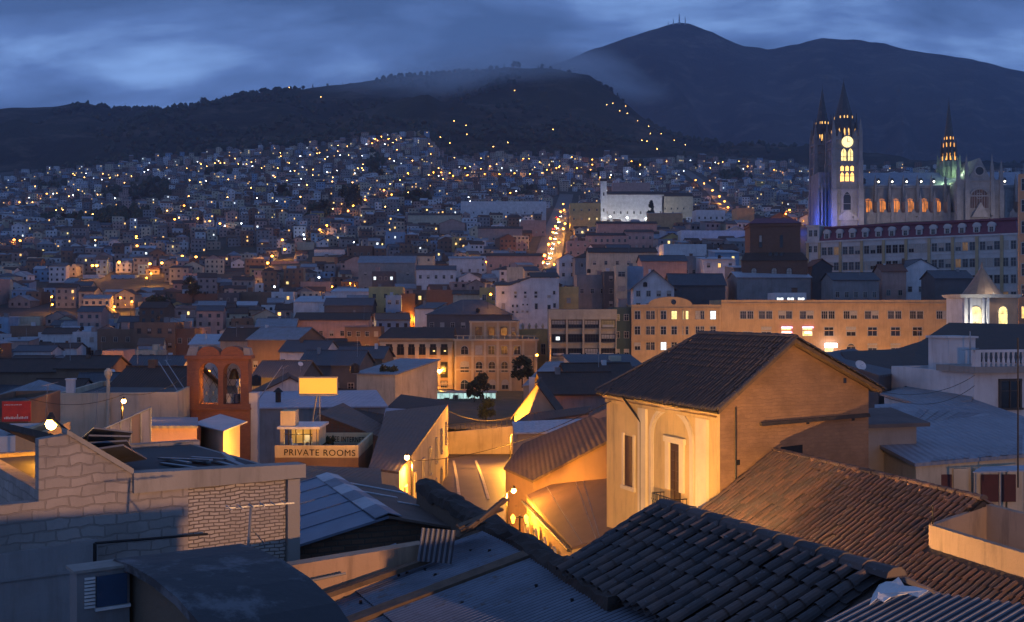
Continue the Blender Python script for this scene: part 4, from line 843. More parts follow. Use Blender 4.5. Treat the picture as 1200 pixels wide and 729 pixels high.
b.hexa([(.5,-.05,zz_(-2.36)),(1.76,-.05,zz_(-3.24)),(1.76,.36,zz_(-3.24)),(.5,.36,zz_(-2.36))], [(.5,-.05,zz_(-2.26)),(1.76,-.05,zz_(-3.12)),(1.76,.36,zz_(-3.12)),(.5,.36,zz_(-2.26))]); b.build('coping', CONC, t)
b = MB(); b.box(.31, 4.94, .35, 5.89, zz_(-3.52), zz_(-3.44)); b.build('roof', flatmat('tarred_roof', (0.035,0.037,0.042), .7, 0, .45, .8), t)
b = MB(); x0, x1, x2 = .2, 1.75, 2.5
b.hexa([(.3,.36,zz_(-2.5)),(1.7,.36,zz_(-3.4)),(1.9,5.8,zz_(-3.4)),(.3,5.8,zz_(-2.7))], [(.3,.36,zz_(-2.36)),(1.7,.36,zz_(-3.22)),(1.9,5.8,zz_(-3.22)),(.3,5.8,zz_(-2.56))]); b.build('side_parapet', MOSS, t)
def scatter_planks(n, fn, label, group, mat, name='plank', ln=(0.8, 1.6), cat='plank'):
    for k in range(n):
        p, az, el = fn(k); l = rnd.uniform(*ln); bb = MB(); bb.box(-l/2, l/2, -.05, .05, -.015, .015); o = bb.build(name, mat, None, p, (0, el, az)); tag(o, label[k] if isinstance(label, list) else label, cat, group)
gl = lambda x, y, z: Vector((a.x+GS*(x*math.cos(th)-y*math.sin(th)), a.y+GS*(x*math.sin(th)+y*math.cos(th)), wz(z*GS)))
G.scale = (GS, GS, GS)
scatter_planks(9, lambda k: (gl(3.3+.16*k, 1.6+rnd.uniform(-.3,1.0), -3.40+.03*(k%3)), th+R(100)+rnd.uniform(-.5,.5), rnd.uniform(-.05,.05)), 'loose metal strip among the pile on the dark flat roof', 'loose strips on the flat roof', STEEL, 'metal_strip', (.6,1.4), 'strip')
for k in range(4): bb = MB(); bb.prism([Vector((-.9,-.35,0)),Vector((.9,-.35,.1)),Vector((.9,.35,.1)),Vector((-.9,.35,0))], .03); tag(bb.build('roof_sheet', SHEETD, None, gl(1.75+.12*k, 1.2+k*.75, -3.02+.04*k), (R(-8+6*k), R(18), th+R(60+9*k))), ['loose grey sheet at the front of the sheet pile on the dark flat roof','second loose grey sheet from the front on the dark flat roof','third loose grey sheet from the front on the dark flat roof','loose grey sheet at the back of the sheet pile on the dark flat roof'][k], 'sheet', 'loose sheets on the flat roof')
b = MB(); front_poly(b, [(-3.5, zz_(-4.62)), (1.05, zz_(-4.42))], -.12, -.004, 0); b.box(-3.5, 1.0, -.16, -.121, zz_(-5.0), zz_(-4.95)); t2 = thing('plaster_wall', 'grey plastered lower wall at the left edge below the block house', 'wall', (a.x, a.y, CZ-14), th); t2.scale = (GS, GS, GS); b.build('wall', plaster('grey_plaster_wall', (0.33,0.31,0.31), .5), t2)
b = MB(); b.tube((.95,-.3,zz_(-4.45)), (.95,-.3,zz_(-6.5)), .035); b.tube((.95,-.3,zz_(-4.45)), (3.2,-.2,zz_(-4.55)), .025); b.build('pipe', IRON, t2)
# --- H: vaulted shed and the little shuttered lean-to
h1, h2 = P(134,655,13.9), P(282,637,15.1); rc = (h2-h1); Lh = rc.length; rc.z = 0; rc.normalize(); nn = Vector((rc.y,-rc.x,0)); t = thing('vaulted_shed', 'dark tar-coated vaulted shed roof in the lower left', 'shed', (h1.x, h1.y, CZ-14)); NAMED.append((240, 690, 'the vaulted shed'))
b = MB(); prof = [(-.5,-.5),(-.25,-.12),(0,.0),(.5,.0),(1.1,-.05),(1.7,-.16),(2.3,-.36),(2.8,-.68),(3.15,-1.1),(3.4,-1.7),(3.5,-2.6)]; H0 = h1-t.location; pts = []
for s_ in (0, Lh):
    for (x, z) in prof: pts.append(H0+rc*s_+nn*x+Vector((0,0,z+(h2.z-h1.z)*s_/Lh)))
    for (x, z) in prof[::-1]: pts.append(H0+rc*s_+nn*(x*.985)+Vector((0,0,z-.1+(h2.z-h1.z)*s_/Lh)))
k = 2*len(prof); b.add(pts, [(i,(i+1)%k,k+(i+1)%k,k+i) for i in range(k)]+[tuple(range(k-1,-1,-1)), tuple(range(k,2*k))])
m_, nt_, b_ = newmat('tar_coating'); c_ = coords(nt_); link_(nt_, mixc(nt_, ramp(nt_, noise(nt_, c_, 1.1, 7, .7), .52, .62), (.035,.037,.043), (.12,.125,.14)), b_.inputs['Base Color']); b_.inputs['Roughness'].default_value = .65; bump(nt_, b_, noise(nt_, c_, 3, 6), .5, .05)
b.build('roof', m_, t); b = MB()
pr = [H0+rc*(Lh-.15)+nn*x*.97+Vector((0,0,z-.12)) for x, z in prof[1:]]; lo = [Vector((p.x,p.y,0)) for p in (pr[0], pr[-1])]; b.face([lo[0]]+pr+[lo[1]]); pr = [p-rc*(Lh-.3) for p in pr]; lo = [Vector((p.x,p.y,0)) for p in (pr[0], pr[-1])]; b.face(([lo[0]]+pr+[lo[1]])[::-1]); b.build('wall', DARKW, t)
l0 = P(90,676,13.4); t = thing('lean_to', 'small white lean-to with a dark blue shutter beside the vaulted shed', 'shed', (l0.x, l0.y, CZ-14*.87), R(35)); t.scale = (.87,.87,.87); b = MB(); b.box(0, .72, 0, .4, 0, 14-3.645); b.build('wall', W_['grey'], t)
b = MB(); b.box(.26, .68, -.03, -.004, 14-4.15, 14-3.72); b.build('shutter', flatmat('blue_shutter', (.02,.06,.13), .45), t); b = MB(); b.box(.24, .72, -.06, 0, 14-4.2, 14-4.16)
for k in range(9): b.box(.1, .24, -.03, -.002, 14-4.15+.05*k, 14-4.12+.05*k)
b.build('louvre', WHITEP, t); b = MB(); b.prism([Vector((-.05,-.05,14-3.60)),Vector((.75,-.05,14-3.60)),Vector((.75,.42,14-3.60)),Vector((-.05,.42,14-3.60))], .04); b.build('roof', CONC, t)
def antenna(name, label, base, h, az, n=6, group=None, mat=STEEL):
    bb = MB(); bb.tube((0,0,0), (0,0,h), .02, n=5); bb.tube((-.35,0,h*.95), (.6,0,h*1.08), .014, n=4)
    for k in range(n): x = -.3+.9*k/n; bb.tube((x,-.22+.02*k,h*.95+.11*(x+.35)*.9), (x,.22-.02*k,h*.95+.11*(x+.35)*.9), .008, n=4)
    bb.tube((0,0,h*.5), (.25,.1,0), .012, n=4); return tag(bb.build(name, mat, None, base, (0, R(4), az)), label, 'antenna', group)
antenna('television_antenna', 'television antenna leaning against the whitewashed brick wall', P(291,640,15.3), .55, R(25))

# --- yellow house with the tiled hip roof and brick gable
uY = Vector((-.358,.934,0)); vY = Vector((.934,.358,0)); pk = P(925,397,43); zr = pk.z
t = thing('yellow_house', 'tall yellow house with a tiled roof, moulded balcony door and bare brick gable', 'house', (pk.x, pk.y, CZ-15)); NAMED.append((860, 500, 'the yellow house')); o = t.location
Rr, Re = 6.6, 10.1; ze = P(835,480,41.8).z; K0 = pk-o; wl = 3.43; drop = ze-zr; sdl = (-vY*wl+Vector((0,0,drop))).normalized(); sl_ = math.hypot(wl, drop)
wr = 4.05; dropr = P(1025,455,44.45).z-zr; sdr = (vY*wr+Vector((0,0,dropr))).normalized(); slr = math.hypot(wr, dropr); og = .45
b = MB(); q = [K0-uY*og, K0+uY*Rr, K0+uY*Re+sdl*sl_, K0-uY*og+sdl*sl_]; b.prism(q, .14, 1); qr = [K0-uY*og, K0-uY*og+sdr*slr, K0+uY*Re+sdr*slr, K0+uY*Rr]; b.prism(qr, .14, 1)
b.prism([K0+uY*Rr, K0+uY*Re+sdr*slr, K0+uY*Re+sdl*sl_], .14, 1); b.tint = [.5]*len(b.f)
inh = lambda u, s_: u-og <= Rr+(Re-Rr)*min(1, s_/sl_)
tiles(b, K0-uY*og+Vector((0,0,.03)), uY, sdl, Re+og, sl_, .24, .34, 0, inh, 4, random.Random(21), .06)
tiles(b, K0-uY*og+Vector((0,0,.03)), uY, sdr, Re+og, slr, .24, .34, 0, lambda u, s_: u-og <= Rr+(Re-Rr)*min(1, s_/slr), 3, random.Random(22), .06)
ridgecaps(b, K0-uY*og+Vector((0,0,.08)), K0+uY*Rr+Vector((0,0,.08)), .15); ridgecaps(b, K0+uY*Rr+Vector((0,0,.08)), K0+uY*Re+sdl*sl_+Vector((0,0,.08)), .14)
ridgecaps(b, K0-uY*og+Vector((0,0,.06)), K0-uY*og+sdl*sl_+Vector((0,0,.06)), .11, .3); ridgecaps(b, K0-uY*og+Vector((0,0,.06)), K0-uY*og+sdr*slr+Vector((0,0,.06)), .11, .3)
b.build('roof', [TILE3, WOOD], t)
tl, tr_ = 3.1, 3.75; cL = K0-vY*tl; cR = K0+vY*tr_; dz = lambda p, s_, L_, W_d: p
b = MB(); zl = K0.z+drop*tl/wl-.17; zrr = K0.z+dropr*tr_/wr-.17; zk = K0.z-.17; Lw = Re-.6
Z = lambda p, z: Vector((p.x, p.y, z))
b.hexa([Z(cL,0),Z(K0,0),Z(K0+uY*Lw,0),Z(cL+uY*Lw,0)], [Z(cL,zl),Z(K0,zk),Z(K0+uY*Rr,zk),Z(cL+uY*Lw,zl)]); b.hexa([Z(K0,0),Z(cR,0),Z(cR+uY*Lw,0),Z(K0+uY*Lw,0)], [Z(K0,zk),Z(cR,zrr),Z(cR+uY*Lw,zrr),Z(K0+uY*Rr,zk)])
b.build('brick_gable', bricks('adobe_brick', (0.28,0.165,0.095), (0.235,0.14,0.085), (0.245,0.148,0.088), .36, .14, .014, .13, .014, .9), t)
# facade built in its own frame: x from the right corner to the left, y outwards
fb = lambda x, y, z: cL-vY*.0+uY*x-vY*y+Vector((0,0,z-cL.z))
def fbox(b, x0, x1, y0, y1, z0, z1, mi=0):
    b.hexa([fb(x0,y0,z0),fb(x1,y0,z0),fb(x1,y1,z0),fb(x0,y1,z0)], [fb(x0,y0,z1),fb(x1,y0,z1),fb(x1,y1,z1),fb(x0,y1,z1)], mi)
YEL = plaster('ochre_facade', (0.70,0.50,0.20), .5); YELT = plaster('pale_moulding', (0.80,0.68,0.42), .2)
zt = zl-.02; zb_ = 15-9.3
b = MB(); fbox(b, 0.0, Lw+.02, .004, .12, 0, zt); fbox(b, -.03, Lw, .12, .34, zt-.28, zt); fbox(b, -.02, Lw, .12, .22, zt-.5, zt-.36)
b.build('facade', YEL, t)
xof = lambda px: (lambda k: (lambda A, d_: (k*A.y-A.x)/(d_.x-k*d_.y))(cL+o, uY))((px-CX)/F)
zof = lambda px, py: 15-(py-HY)/F*(cL+o+uY*xof(px)).y
b = MB(); 
for (pa, pb) in ((834,821), (762,753)): fbox(b, xof(pa), xof(pb), .12, .24, 0, zt-.5)
fbox(b, xof(834)-.02, xof(834)+.02, .0, .1, 0, zt-.5)
xm_ = xof(790); wa = (xof(767)-xof(813))/2; zsp = zof(790, 515)
for (r0_, r1_, y1) in ((wa, wa+.22, .2), (wa-.12, wa-.04, .17)):
    n = 14; pts = []
    for i in range(n):
        a0, a1 = math.pi*i/n, math.pi*(i+1)/n; q = lambda r, t_, y: fb(xm_-r*math.cos(t_), y, zsp+r*.75*math.sin(t_))
        b.hexa([q(r0_,a0,.12),q(r0_,a1,.12),q(r0_,a1,y1),q(r0_,a0,y1)], [q(r1_,a0,.12),q(r1_,a1,.12),q(r1_,a1,y1),q(r1_,a0,y1)])
    for s_ in (-1, 1): fbox(b, min(xm_+s_*r0_, xm_+s_*r1_), max(xm_+s_*r0_, xm_+s_*r1_), .12, y1, zb_-1.0, zsp)
b.build('moulding', YELT, t)
xd0, xd1 = xof(801), xof(789); zd0, zd1 = zof(795,601), zof(795,522)
b = MB(); fbox(b, xd0-.32, xd0, .12, .22, zd0+.9, zd1+.1); fbox(b, xd1, xd1+.32, .12, .22, zd0+.9, zd1+.1); fbox(b, xd0-.4, xd1+.4, .12, .26, zd1+.1, zd1+.34); b.build('door_surround', YELT, t)
b = MB(); fbox(b, xd0, xd1, .10, .135, zd0, zd1+.09); 
for k in range(6): z = zd0+.15+(zd1-zd0-.3)*k/6; fbox(b, xd0+.08, (xd0+xd1)/2-.04, .135, .165, z, z+(zd1-zd0)/8); fbox(b, (xd0+xd1)/2+.04, xd1-.08, .135, .165, z, z+(zd1-zd0)/8)
b.build('door', flatmat('brown_door', (.06,.03,.018), .55, 0, .4, 3), t)
b = MB(); x0_, x1_ = xd0-.55, xd1+.55; zf = zd0-.05; fbox(b, x0_, x1_, .12, .75, zf-.14, zf)
bo = b.build('balcony', YELT, t); b = MB()
for k in range(13): x = x0_+.04+(x1_-x0_-.08)*k/12; b.tube(fb(x,.7,zf), fb(x,.7,zf+.75), .016, n=4); b.tube(fb(x-.06,.7,zf+.4), fb(x+.06,.7,zf+.55), .01, n=4)
for k in range(4): 
    for x in (x0_+.04, x1_-.04): b.tube(fb(x,.15+.17*k,zf), fb(x,.15+.17*k,zf+.75), .016, n=4)
for z in (zf+.1, zf+.76): b.tube(fb(x0_+.04,.7,z), fb(x1_-.04,.7,z), .022, n=5); b.tube(fb(x0_+.04,.13,z), fb(x0_+.04,.7,z), .022, n=5); b.tube(fb(x1_-.04,.13,z), fb(x1_-.04,.7,z), .022, n=5)
b.build('balcony_railing', IRON, bo)
b = MB(); xw0, xw1 = xof(746), xof(735); zw0, zw1 = zof(741,570), zof(741,511); fbox(b, xw0, xw1, .1, .13, zw0, zw1); fw = b.build('window', flatmat('brown_shutter', (.075,.035,.02), .6), t)
b = MB(); fbox(b, xw0-.15, xw0, .12, .2, zw0-.1, zw1+.1); fbox(b, xw1, xw1+.15, .12, .2, zw0-.1, zw1+.1); fbox(b, xw0-.2, xw1+.2, .12, .24, zw0-.16, zw0)
b.build('window_frame', YELT, fw)
b = MB(); p0 = K0-uY*og+sdl*sl_; b.tube(p0-Vector((0,0,.08)), K0+uY*Re+sdl*sl_-Vector((0,0,.08)), .06); x = xof(756); b.tube(fb(xof(739),.45,zt-.05), fb(x,.2,zt-1.1), .05); b.tube(fb(x,.2,zt-1.1), fb(x,.2,0), .05); b.build('gutter', IRON, t)
b = MB(); gx = lambda s_, y, z: K0+vY*s_-uY*y+Vector((0,0,z-K0.z))      # on the gable: along v, y outwards
zg = lambda px, py, s_: 15-(py-HY)/F*(pk+vY*s_).y
b.hexa([gx(-1.35,.0,zg(885,499,-1.35)),gx(3.7,.0,zg(1015,488,3.7)),gx(3.7,.2,zg(1015,488,3.7)),gx(-1.35,.2,zg(885,499,-1.35))], [gx(-1.35,.0,zg(885,495,-1.35)),gx(3.7,.0,zg(1015,484,3.7)),gx(3.7,.12,zg(1015,484,3.7)),gx(-1.35,.12,zg(885,495,-1.35))])
b.build('drip_ledge', MOSS, t); b = MB(); b.tube(gx(-2.45,.05,zt), gx(-2.45,.05,zt-5.5), .025); b.build('cable_pipe', IRON, t)
b = MB(); b.hexa([gx(-.4,.0,zg(910,531,-.4)),gx(.6,.0,zg(935,531,.6)),gx(.6,.02,zg(935,531,.6)),gx(-.4,.02,zg(910,531,-.4))], [gx(-.4,.0,zg(910,524,-.4)),gx(.6,.0,zg(935,521,.6)),gx(.6,.02,zg(935,521,.6)),gx(-.4,.02,zg(910,524,-.4))]); b.build('vent_opening', GLASS, t)
for s_, py in ((-2.3,545),(.85,497),(3.0,493),(2.6,449)): b = MB(); z = zg(0,py,s_); b.hexa([gx(s_-.07,0,z),gx(s_+.07,0,z),gx(s_+.07,.012,z),gx(s_-.07,.012,z)], [gx(s_-.07,0,z+.2),gx(s_+.07,0,z+.2),gx(s_+.07,.012,z+.2),gx(s_-.07,.012,z+.2)]); b.build('putlog_hole', GLASS, t)
KEEP.append((695, 1030, 388, 660, 44))

# --- B: red-lit tiled roof with the terrace cut into it
r1, r2 = LV(908,530,-5.38), LV(1152,588,-5.38); rc = (r2-r1).normalized(); Lb = (r2-r1).length; perp = Vector((rc.y,-rc.x,0)); perp = perp if perp.x < 0 else -perp
t = thing('red_tiled_house', 'long red clay-tiled roof with a walled terrace cut into its corner', 'house', (r1.x, r1.y, CZ-14)); NAMED.append((1000, 610, 'the red tiled roof')); B0 = r1-t.location
sl_b = .65; sd = (perp+Vector((0,0,-sl_b))).normalized(); SL = 5.6; ext = 8.0; cutt = 1.82*math.hypot(1, sl_b)
b = MB(); b.prism([B0, B0+rc*Lb, B0+rc*Lb+sd*SL, B0+sd*SL], .14, 1); b.prism([B0+rc*Lb+sd*cutt, B0+rc*(Lb+ext)+sd*cutt, B0+rc*(Lb+ext)+sd*SL, B0+rc*Lb+sd*SL], .14, 1)
sdb = (-perp+Vector((0,0,-sl_b))).normalized(); b.prism([B0, B0+sdb*2.2, B0+rc*Lb+sdb*2.2, B0+rc*Lb], .14, 1); b.tint = [.5]*len(b.f)
tiles(b, B0+Vector((0,0,.03)), rc, sd, Lb+ext, SL, .237, .40, 0, lambda u, s_: u < Lb-.05 or s_ > cutt+.1, 5, random.Random(31), .08)
tiles(b, B0+Vector((0,0,.03)), rc, sdb, Lb, 2.2, .237, .40, 0, None, 3, random.Random(32)); ridgecaps(b, B0+Vector((0,0,.08)), B0+rc*Lb+Vector((0,0,.08)), .14, .36)
b.build('roof', [TILE2, MOSS], t)
b = MB(); rr_ = random.Random(4)
for k in range(90): u = rr_.uniform(0, Lb); s_ = abs(rr_.gauss(0, .25)); p = B0+rc*u+sd*s_+Vector((0,0,.13)); r_ = rr_.uniform(.03,.09); b.lathe([(r_,-.04),(r_*.8,r_*.5),(.01,r_*.7)], p, 5)
ru = b.build('ridge_rubble', flatmat('broken_tile', (.26,.15,.10), .9), t); ru['kind'] = 'stuff'
b = MB(); q = [B0+sd*(SL-.3), B0+rc*(Lb+ext)+sd*(SL-.3)]; q2 = [B0+sdb*2.0, B0+rc*Lb+sdb*2.0]
b.prism2([(p.x,p.y,0) for p in (q[0], q[1], q[1]-perp*2.4, q2[1], q2[0])], [Vector((p.x,p.y,14-9.6)) for p in (q[0], q[1], q[1]-perp*2.4, q2[1], q2[0])]); gpt = [B0+sd*(SL-.3)-Vector((0,0,.2)), B0-Vector((0,0,.2)), B0+sdb*2.0-Vector((0,0,.2))]
b.face([Vector((gpt[0].x,gpt[0].y,14-9.7))]+gpt+[Vector((gpt[2].x,gpt[2].y,14-9.7))]); b.build('wall', DARKW, t)
b = MB(); w0 = B0+rc*Lb; pf = [(perp*1.80, 14-5.96), (perp*1.80+rc*ext, 14-5.96)]
def wallbox(b, p, q, z0, zp, zq, th_, mi=0):
    d_ = Vector((q.x-p.x, q.y-p.y, 0)).normalized(); n_ = Vector((-d_.y, d_.x, 0))*th_
    b.hexa([Z(p,z0),Z(q,z0),Z(q+n_,z0),Z(p+n_,z0)], [Z(p,zp),Z(q,zq),Z(q+n_,zq),Z(p+n_,zp)], mi)
wallbox(b, w0+perp*1.80, w0+perp*1.80+rc*ext, 14-7.4, 14-5.93, 14-6.0, .2); wallbox(b, w0+perp*1.6+rc*.02, w0-perp*.1+rc*.02, 14-7.4, 14-5.93, 14-5.52, .18); wallbox(b, w0-perp*.1, w0-perp*.1+rc*ext, 14-7.4, 14-5.46, 14-5.55, .2)
b.build('terrace_wall', PARAP, t); b = MB(); q = [w0+perp*1.6+rc*.2, w0+perp*1.6+rc*ext, w0+rc*ext, w0+rc*.2]; b.prism([Z(p,14-6.95) for p in q], .1); b.build('terrace_floor', CONC, t)
b = MB(); p = w0+rc*(-1.2)+perp*1.2; zz0 = P(1093,610,30.6).z-t.location.z; pp = P(1093,634,30.8)-t.location; b.tube(pp, pp+Vector((0,0,1.0)), .022, n=6); b.build('vent_pipe', IRON, t)

# --- lower right: corrugated roof with a torn white flashing
s0, s1, s2, s3 = LV(930,745,-3.25), LV(1044,689,-2.98), LV(1215,710,-2.9), LV(1215,760,-2.95)
t = thing('sheet_roof_hut', 'corrugated hut roof in the bottom right corner with a torn white flashing', 'shed', (s1.x, s1.y, CZ-14)); q = local(t, [s0, s3, s2, s1])
b = MB(); rc = (q[2]-q[3]).normalized(); sd = Vector((-1.23,-.85,-.27)).normalized(); corr(b, q[3], rc, sd, (q[2]-q[3]).length*1.6, 1.75, .10, .02); b.build('roof', SHEETD, t)
q[2] = q[3]+(q[2]-q[3])*1.6; dk = [p-Vector((0,0,.06)) for p in (q[3], q[2], q[2]+sd*1.7, q[3]+sd*1.7)]; b = MB(); b.prism2([(p.x,p.y,0) for p in dk], dk); b.build('wall', DARKW, t)
b = MB(); fl_ = [(1019,713),(1023,703),(1030,694),(1038,686),(1046,688),(1053,685),(1060,691),(1072,694),(1088,701),(1076,704),(1064,702),(1052,706),(1044,704),(1036,712),(1028,710)]; q = local(t, [P(x, y, 11.75-.008*(x-1020)-.01*(y-690)) for x, y in fl_]); b.prism([p+Vector((0,0,.04+.02*((i*7)%3))) for i, p in enumerate(q)], .008); b.build('flashing', plaster('torn_white_flashing', (.62,.66,.70), .6), t)
# ------------------------------------------------------------------ houses on both sides of the street
GD = lambda p: CZ+float(gz(p[0], p[1]))-.5
def PB(name, label, pix, wm, rm, zb=None, cat='house', thick=.14, inset=.25, short=None):
    poly = [P(*p) for p in pix]; zb = min(GD(p) for p in poly) if zb is None else CZ+zb
    if short: NAMED.append((sum(p[0] for p in pix)/len(pix), sum(p[1] for p in pix)/len(pix)+6, short))
    return block(name, label, cat, poly, zb, wm, rm, thick, inset)
# J: right side, long low house with the arcaded yellow front and brown roof
def on_plane(px, py, a, b_, c):                         # the point of the plane a b c seen under a pixel
    n_ = (b_-a).cross(c-a); d = Vector(((px-CX)/F, 1, -(py-HY)/F)); e_ = Vector((0,0,CZ)); s = n_.dot(a-e_)/n_.dot(d); q = e_+d*s; return (px, py, q.y)
_a, _b, _c = P(670,641,50), P(722,535,62), P(617,580,62)
t = PB('street_house', 'low yellow street house with a rust-brown sheet roof below the yellow house', [(670,641,50),on_plane(700,634,_a,_b,_c),on_plane(724,622,_a,_b,_c),(722,535,62),(617,580,62)], 'yellow', PLAINB, inset=.02, short='the low brown-roofed house')
JH = t
j0, j1 = P(670,645,49.9), P(614,592,61.2); d = Vector((j1.x-j0.x, j1.y-j0.y, 0)); Lj = d.length; d.normalize(); n_ = Vector((-d.y, d.x, 0)); ang = math.atan2(-d.y, -d.x)
for k in range(5):
    x = Lj*(k+.5)/5; p = j0+d*x-t.location+n_*.03
    w_ = link('window', win_mesh(.8, 1.9, 'dark', frame='pale', arch=True), t, (p.x, p.y, -2.6+(CZ-10.7-t.location.z)), ang+R(0))
b = MB(); p0, p1 = P(666,645,49.6)-t.location, P(612,588,61.5)-t.location; b.tube(p0, p1, .07); b.build('gutter', IRON, t)
PB('tiled_annexe', 'long dark tiled lean-to roof climbing towards the yellow house', [(590,548,72),(624,563,63),(718,513,58),(718,476,66),(612,520,78)], 'brown', DUSTT, short='the dark lean-to roof')
PB('street_house', 'small house with a striped pale corrugated roof on the right of the street', [(603,507,88),(664,506,84),(700,490,92),(600,494,98)], 'beige', roofmat('striped_sheet', (.50,.52,.58), (.36,.38,.43), .9, .5, patches=.9))
PB('street_house', 'dark flat-tiled house behind the striped corrugated roof', [(600,497,100),(690,484,94),(692,476,104),(620,484,112)], 'pink', 'tile')
house(603, 655, 486, 112, -4, 8, 9, 'gy', 3.0, 'beige', 'tile', 1, 2, 'gabled brick house with a dark roof at the street corner', 'corner_house', ww=.9, wh=1.2, short='the gabled corner house', keep=False)
house(640, 722, 462, 124, 6, 8, 10, 'gx', 2.0, 'pink', 'tile', 1, 3, 'pinkish long house behind the gabled corner house', ww=.7, wh=1.0, keep=False)
PB('hall', 'wide hall with a smooth grey sheet roof behind the corner houses', [(612,452,165),(742,440,160),(742,420,190),(640,424,190)], 'grey', flatmat('smooth_grey_sheet', (.26,.25,.27), .6, .1, .35, .25), short='the wide grey hall')
house(668, 745, 446, 140, 8, 7, 9, 'gx', 1.8, 'brown', 'tile', 1, 3, 'brown house with a dark roof left of the yellow house eave', keep=False)
# K: left side of the street
t = PB('street_house', 'house with a long brown sheet roof whose street front is lit by the lamp', [(432,548,66),(468,553,64),(525,474,104),(452,482,96)], plaster('lit_street_front', (.55,.45,.30), .6), 'rust', inset=.02, short='the brown-roofed street house')
for k in range(7):
    f = (k+.5)/7; p = P(468,553,64).lerp(P(525,474,104), f)-t.location
    d = (P(525,474,104)-P(468,553,64)); ang = math.atan2(d.y, d.x); link('window', win_mesh(.9, 1.9, 'dark'), t, (p.x+.03, p.y, p.z-3.3), ang)
    link('window', win_mesh(.9, 1.7, 'dark'), t, (p.x+.03, p.y, p.z-6.4), ang)
PB('brown_roof_house', 'house with a steep brown timber roof behind the hostel terrace', [(372,484,96),(476,524,90),(462,505,100),(402,472,108)], 'brick', 'rust', short='the steep brown roof')
b = MB(); 
PB('brown_roof_house', 'low house with a rusty sheet roof below the hostel terrace', [(350,566,50),(448,572,48),(446,549,60),(345,545,62)], 'brick', 'rust')
t = PB('brick_house', 'narrow brick party-wall house between the brown roof and the lavender roof', [(402,477,109),(449,497,103),(452,486,108),(414,474,116)], 'brick', 'tile')
PB('sheet_house', 'house with a lavender-grey sheet roof facing the plaza', [(449,492,92),(503,512,86),(524,482,104),(452,478,106)], 'grey', roofmat('lavender_sheet', (.34,.33,.40), (.25,.24,.29), .5, .5), short='the lavender sheet roof')
PB('street_house', 'house with a dark hipped tile roof at the plaza corner', [(448,482,112),(520,500,108),(526,470,128),(470,462,132)], 'beige', 'tile', short='the dark hipped roof')
house(418, 463, 438, 150, -24, 9, 12, 'shed', 1.4, 'cream', 'metal', 1, 1, 'cream house with one tall window and a sloping parapet left of the museum', ww=2.4, wh=3.6, keep=False, short='the cream house')
PB('lavender_hall', 'hall with a broad lavender sheet roof and a roof vent behind the hostel', [(286,478,112),(455,476,108),(441,457,132),(294,459,136)], 'grey', roofmat('lavender_hall_sheet', (.36,.37,.46), (.27,.28,.34), .6, .45, patches=.3), short='the broad lavender roof')
q = MB(); p = P(326,472,118); q.tube((0,0,-.5), (0,0,1.1), .3); q.lathe([(.3,1.1),(.55,1.15),(.1,1.6)], n=10); q.lathe([(.9,-.2),(.8,-.05)], n=10); tag(q.build('roof_vent', IRON, None, p), 'round metal vent on the broad lavender roof', 'vent')
# retaining slope and low lit wall on the far side of the cross road
p0, p1 = P(515,520,124), P(606,512,124); t = thing('low_wall', 'long low wall with railing lit amber across the street', 'wall', (p0.x, p0.y, p0.z-1.0)); e_ = p1-p0
b = MB(); b.hexa([(0,0,-1),(e_.x,e_.y,e_.z-1),(e_.x,e_.y+.4,e_.z-1),(0,.4,-1)], [(0,0,2.2),(e_.x,e_.y,e_.z+2.2),(e_.x,e_.y+.4,e_.z+2.2),(0,.4,2.2)]); b.build('wall', W_['cream'], t)
b = MB()
for k in range(16): f = k/15; b.tube((e_.x*f, .2, e_.z*f+2.2), (e_.x*f, .2, e_.z*f+3.0), .03, n=4)
b.tube((0,.2,3.0), (e_.x,.2,e_.z+3.0), .035, n=4); b.build('railing', IRON, t)
b = MB(); n_ = 16; pts = []
for i in range(n_+1):
    for j in range(9):
        px = 490+(612-490)*i/n_; y = 126+(236-126)*j/8; py = 503-(503-474)*(j/8)**.8; p = P(px, py, y); pts.append(p+Vector((0,0,fbm(p.x/6,p.y/6)*.5)))
b.add(pts, [(i*9+j,(i+1)*9+j,(i+1)*9+j+1,i*9+j+1) for i in range(n_) for j in range(8)]); kind(b.build('terrain_bank', flatmat('dry_grass_bank', (.10,.075,.04), .95, 0, .5, .3), smooth=True), 'structure')
KEEP.append((480, 625, 455, 600, 250)); KEEP.append((505, 610, 500, 640, 120))
def sheet_patches(t, pix, nu, nv, mats, seed=1):          # overlapping sheets on a roof plane, some newer than others
    rs = random.Random(seed); a, b_, c, d = [P(*p)-t.location for p in pix]; q = lambda u, v: a*(1-u)*(1-v)+b_*u*(1-v)+c*u*v+d*(1-u)*v
    for j in range(nv):
        m = MB()
        for i in range(nu):
            if rs.random() < .25: continue
            u0, u1, v0, v1 = i/nu+.004, (i+1)/nu-.004*rs.random(), j/nv+.01*rs.random(), (j+1)/nv-.012; z = Vector((0,0,.02+.02*rs.random())); m.prism([q(u0,v0)+z, q(u1,v0)+z, q(u1,v1)+z, q(u0,v1)+z], .012, rs.randrange(len(mats)))
        m.build('roof_sheet', mats, t)
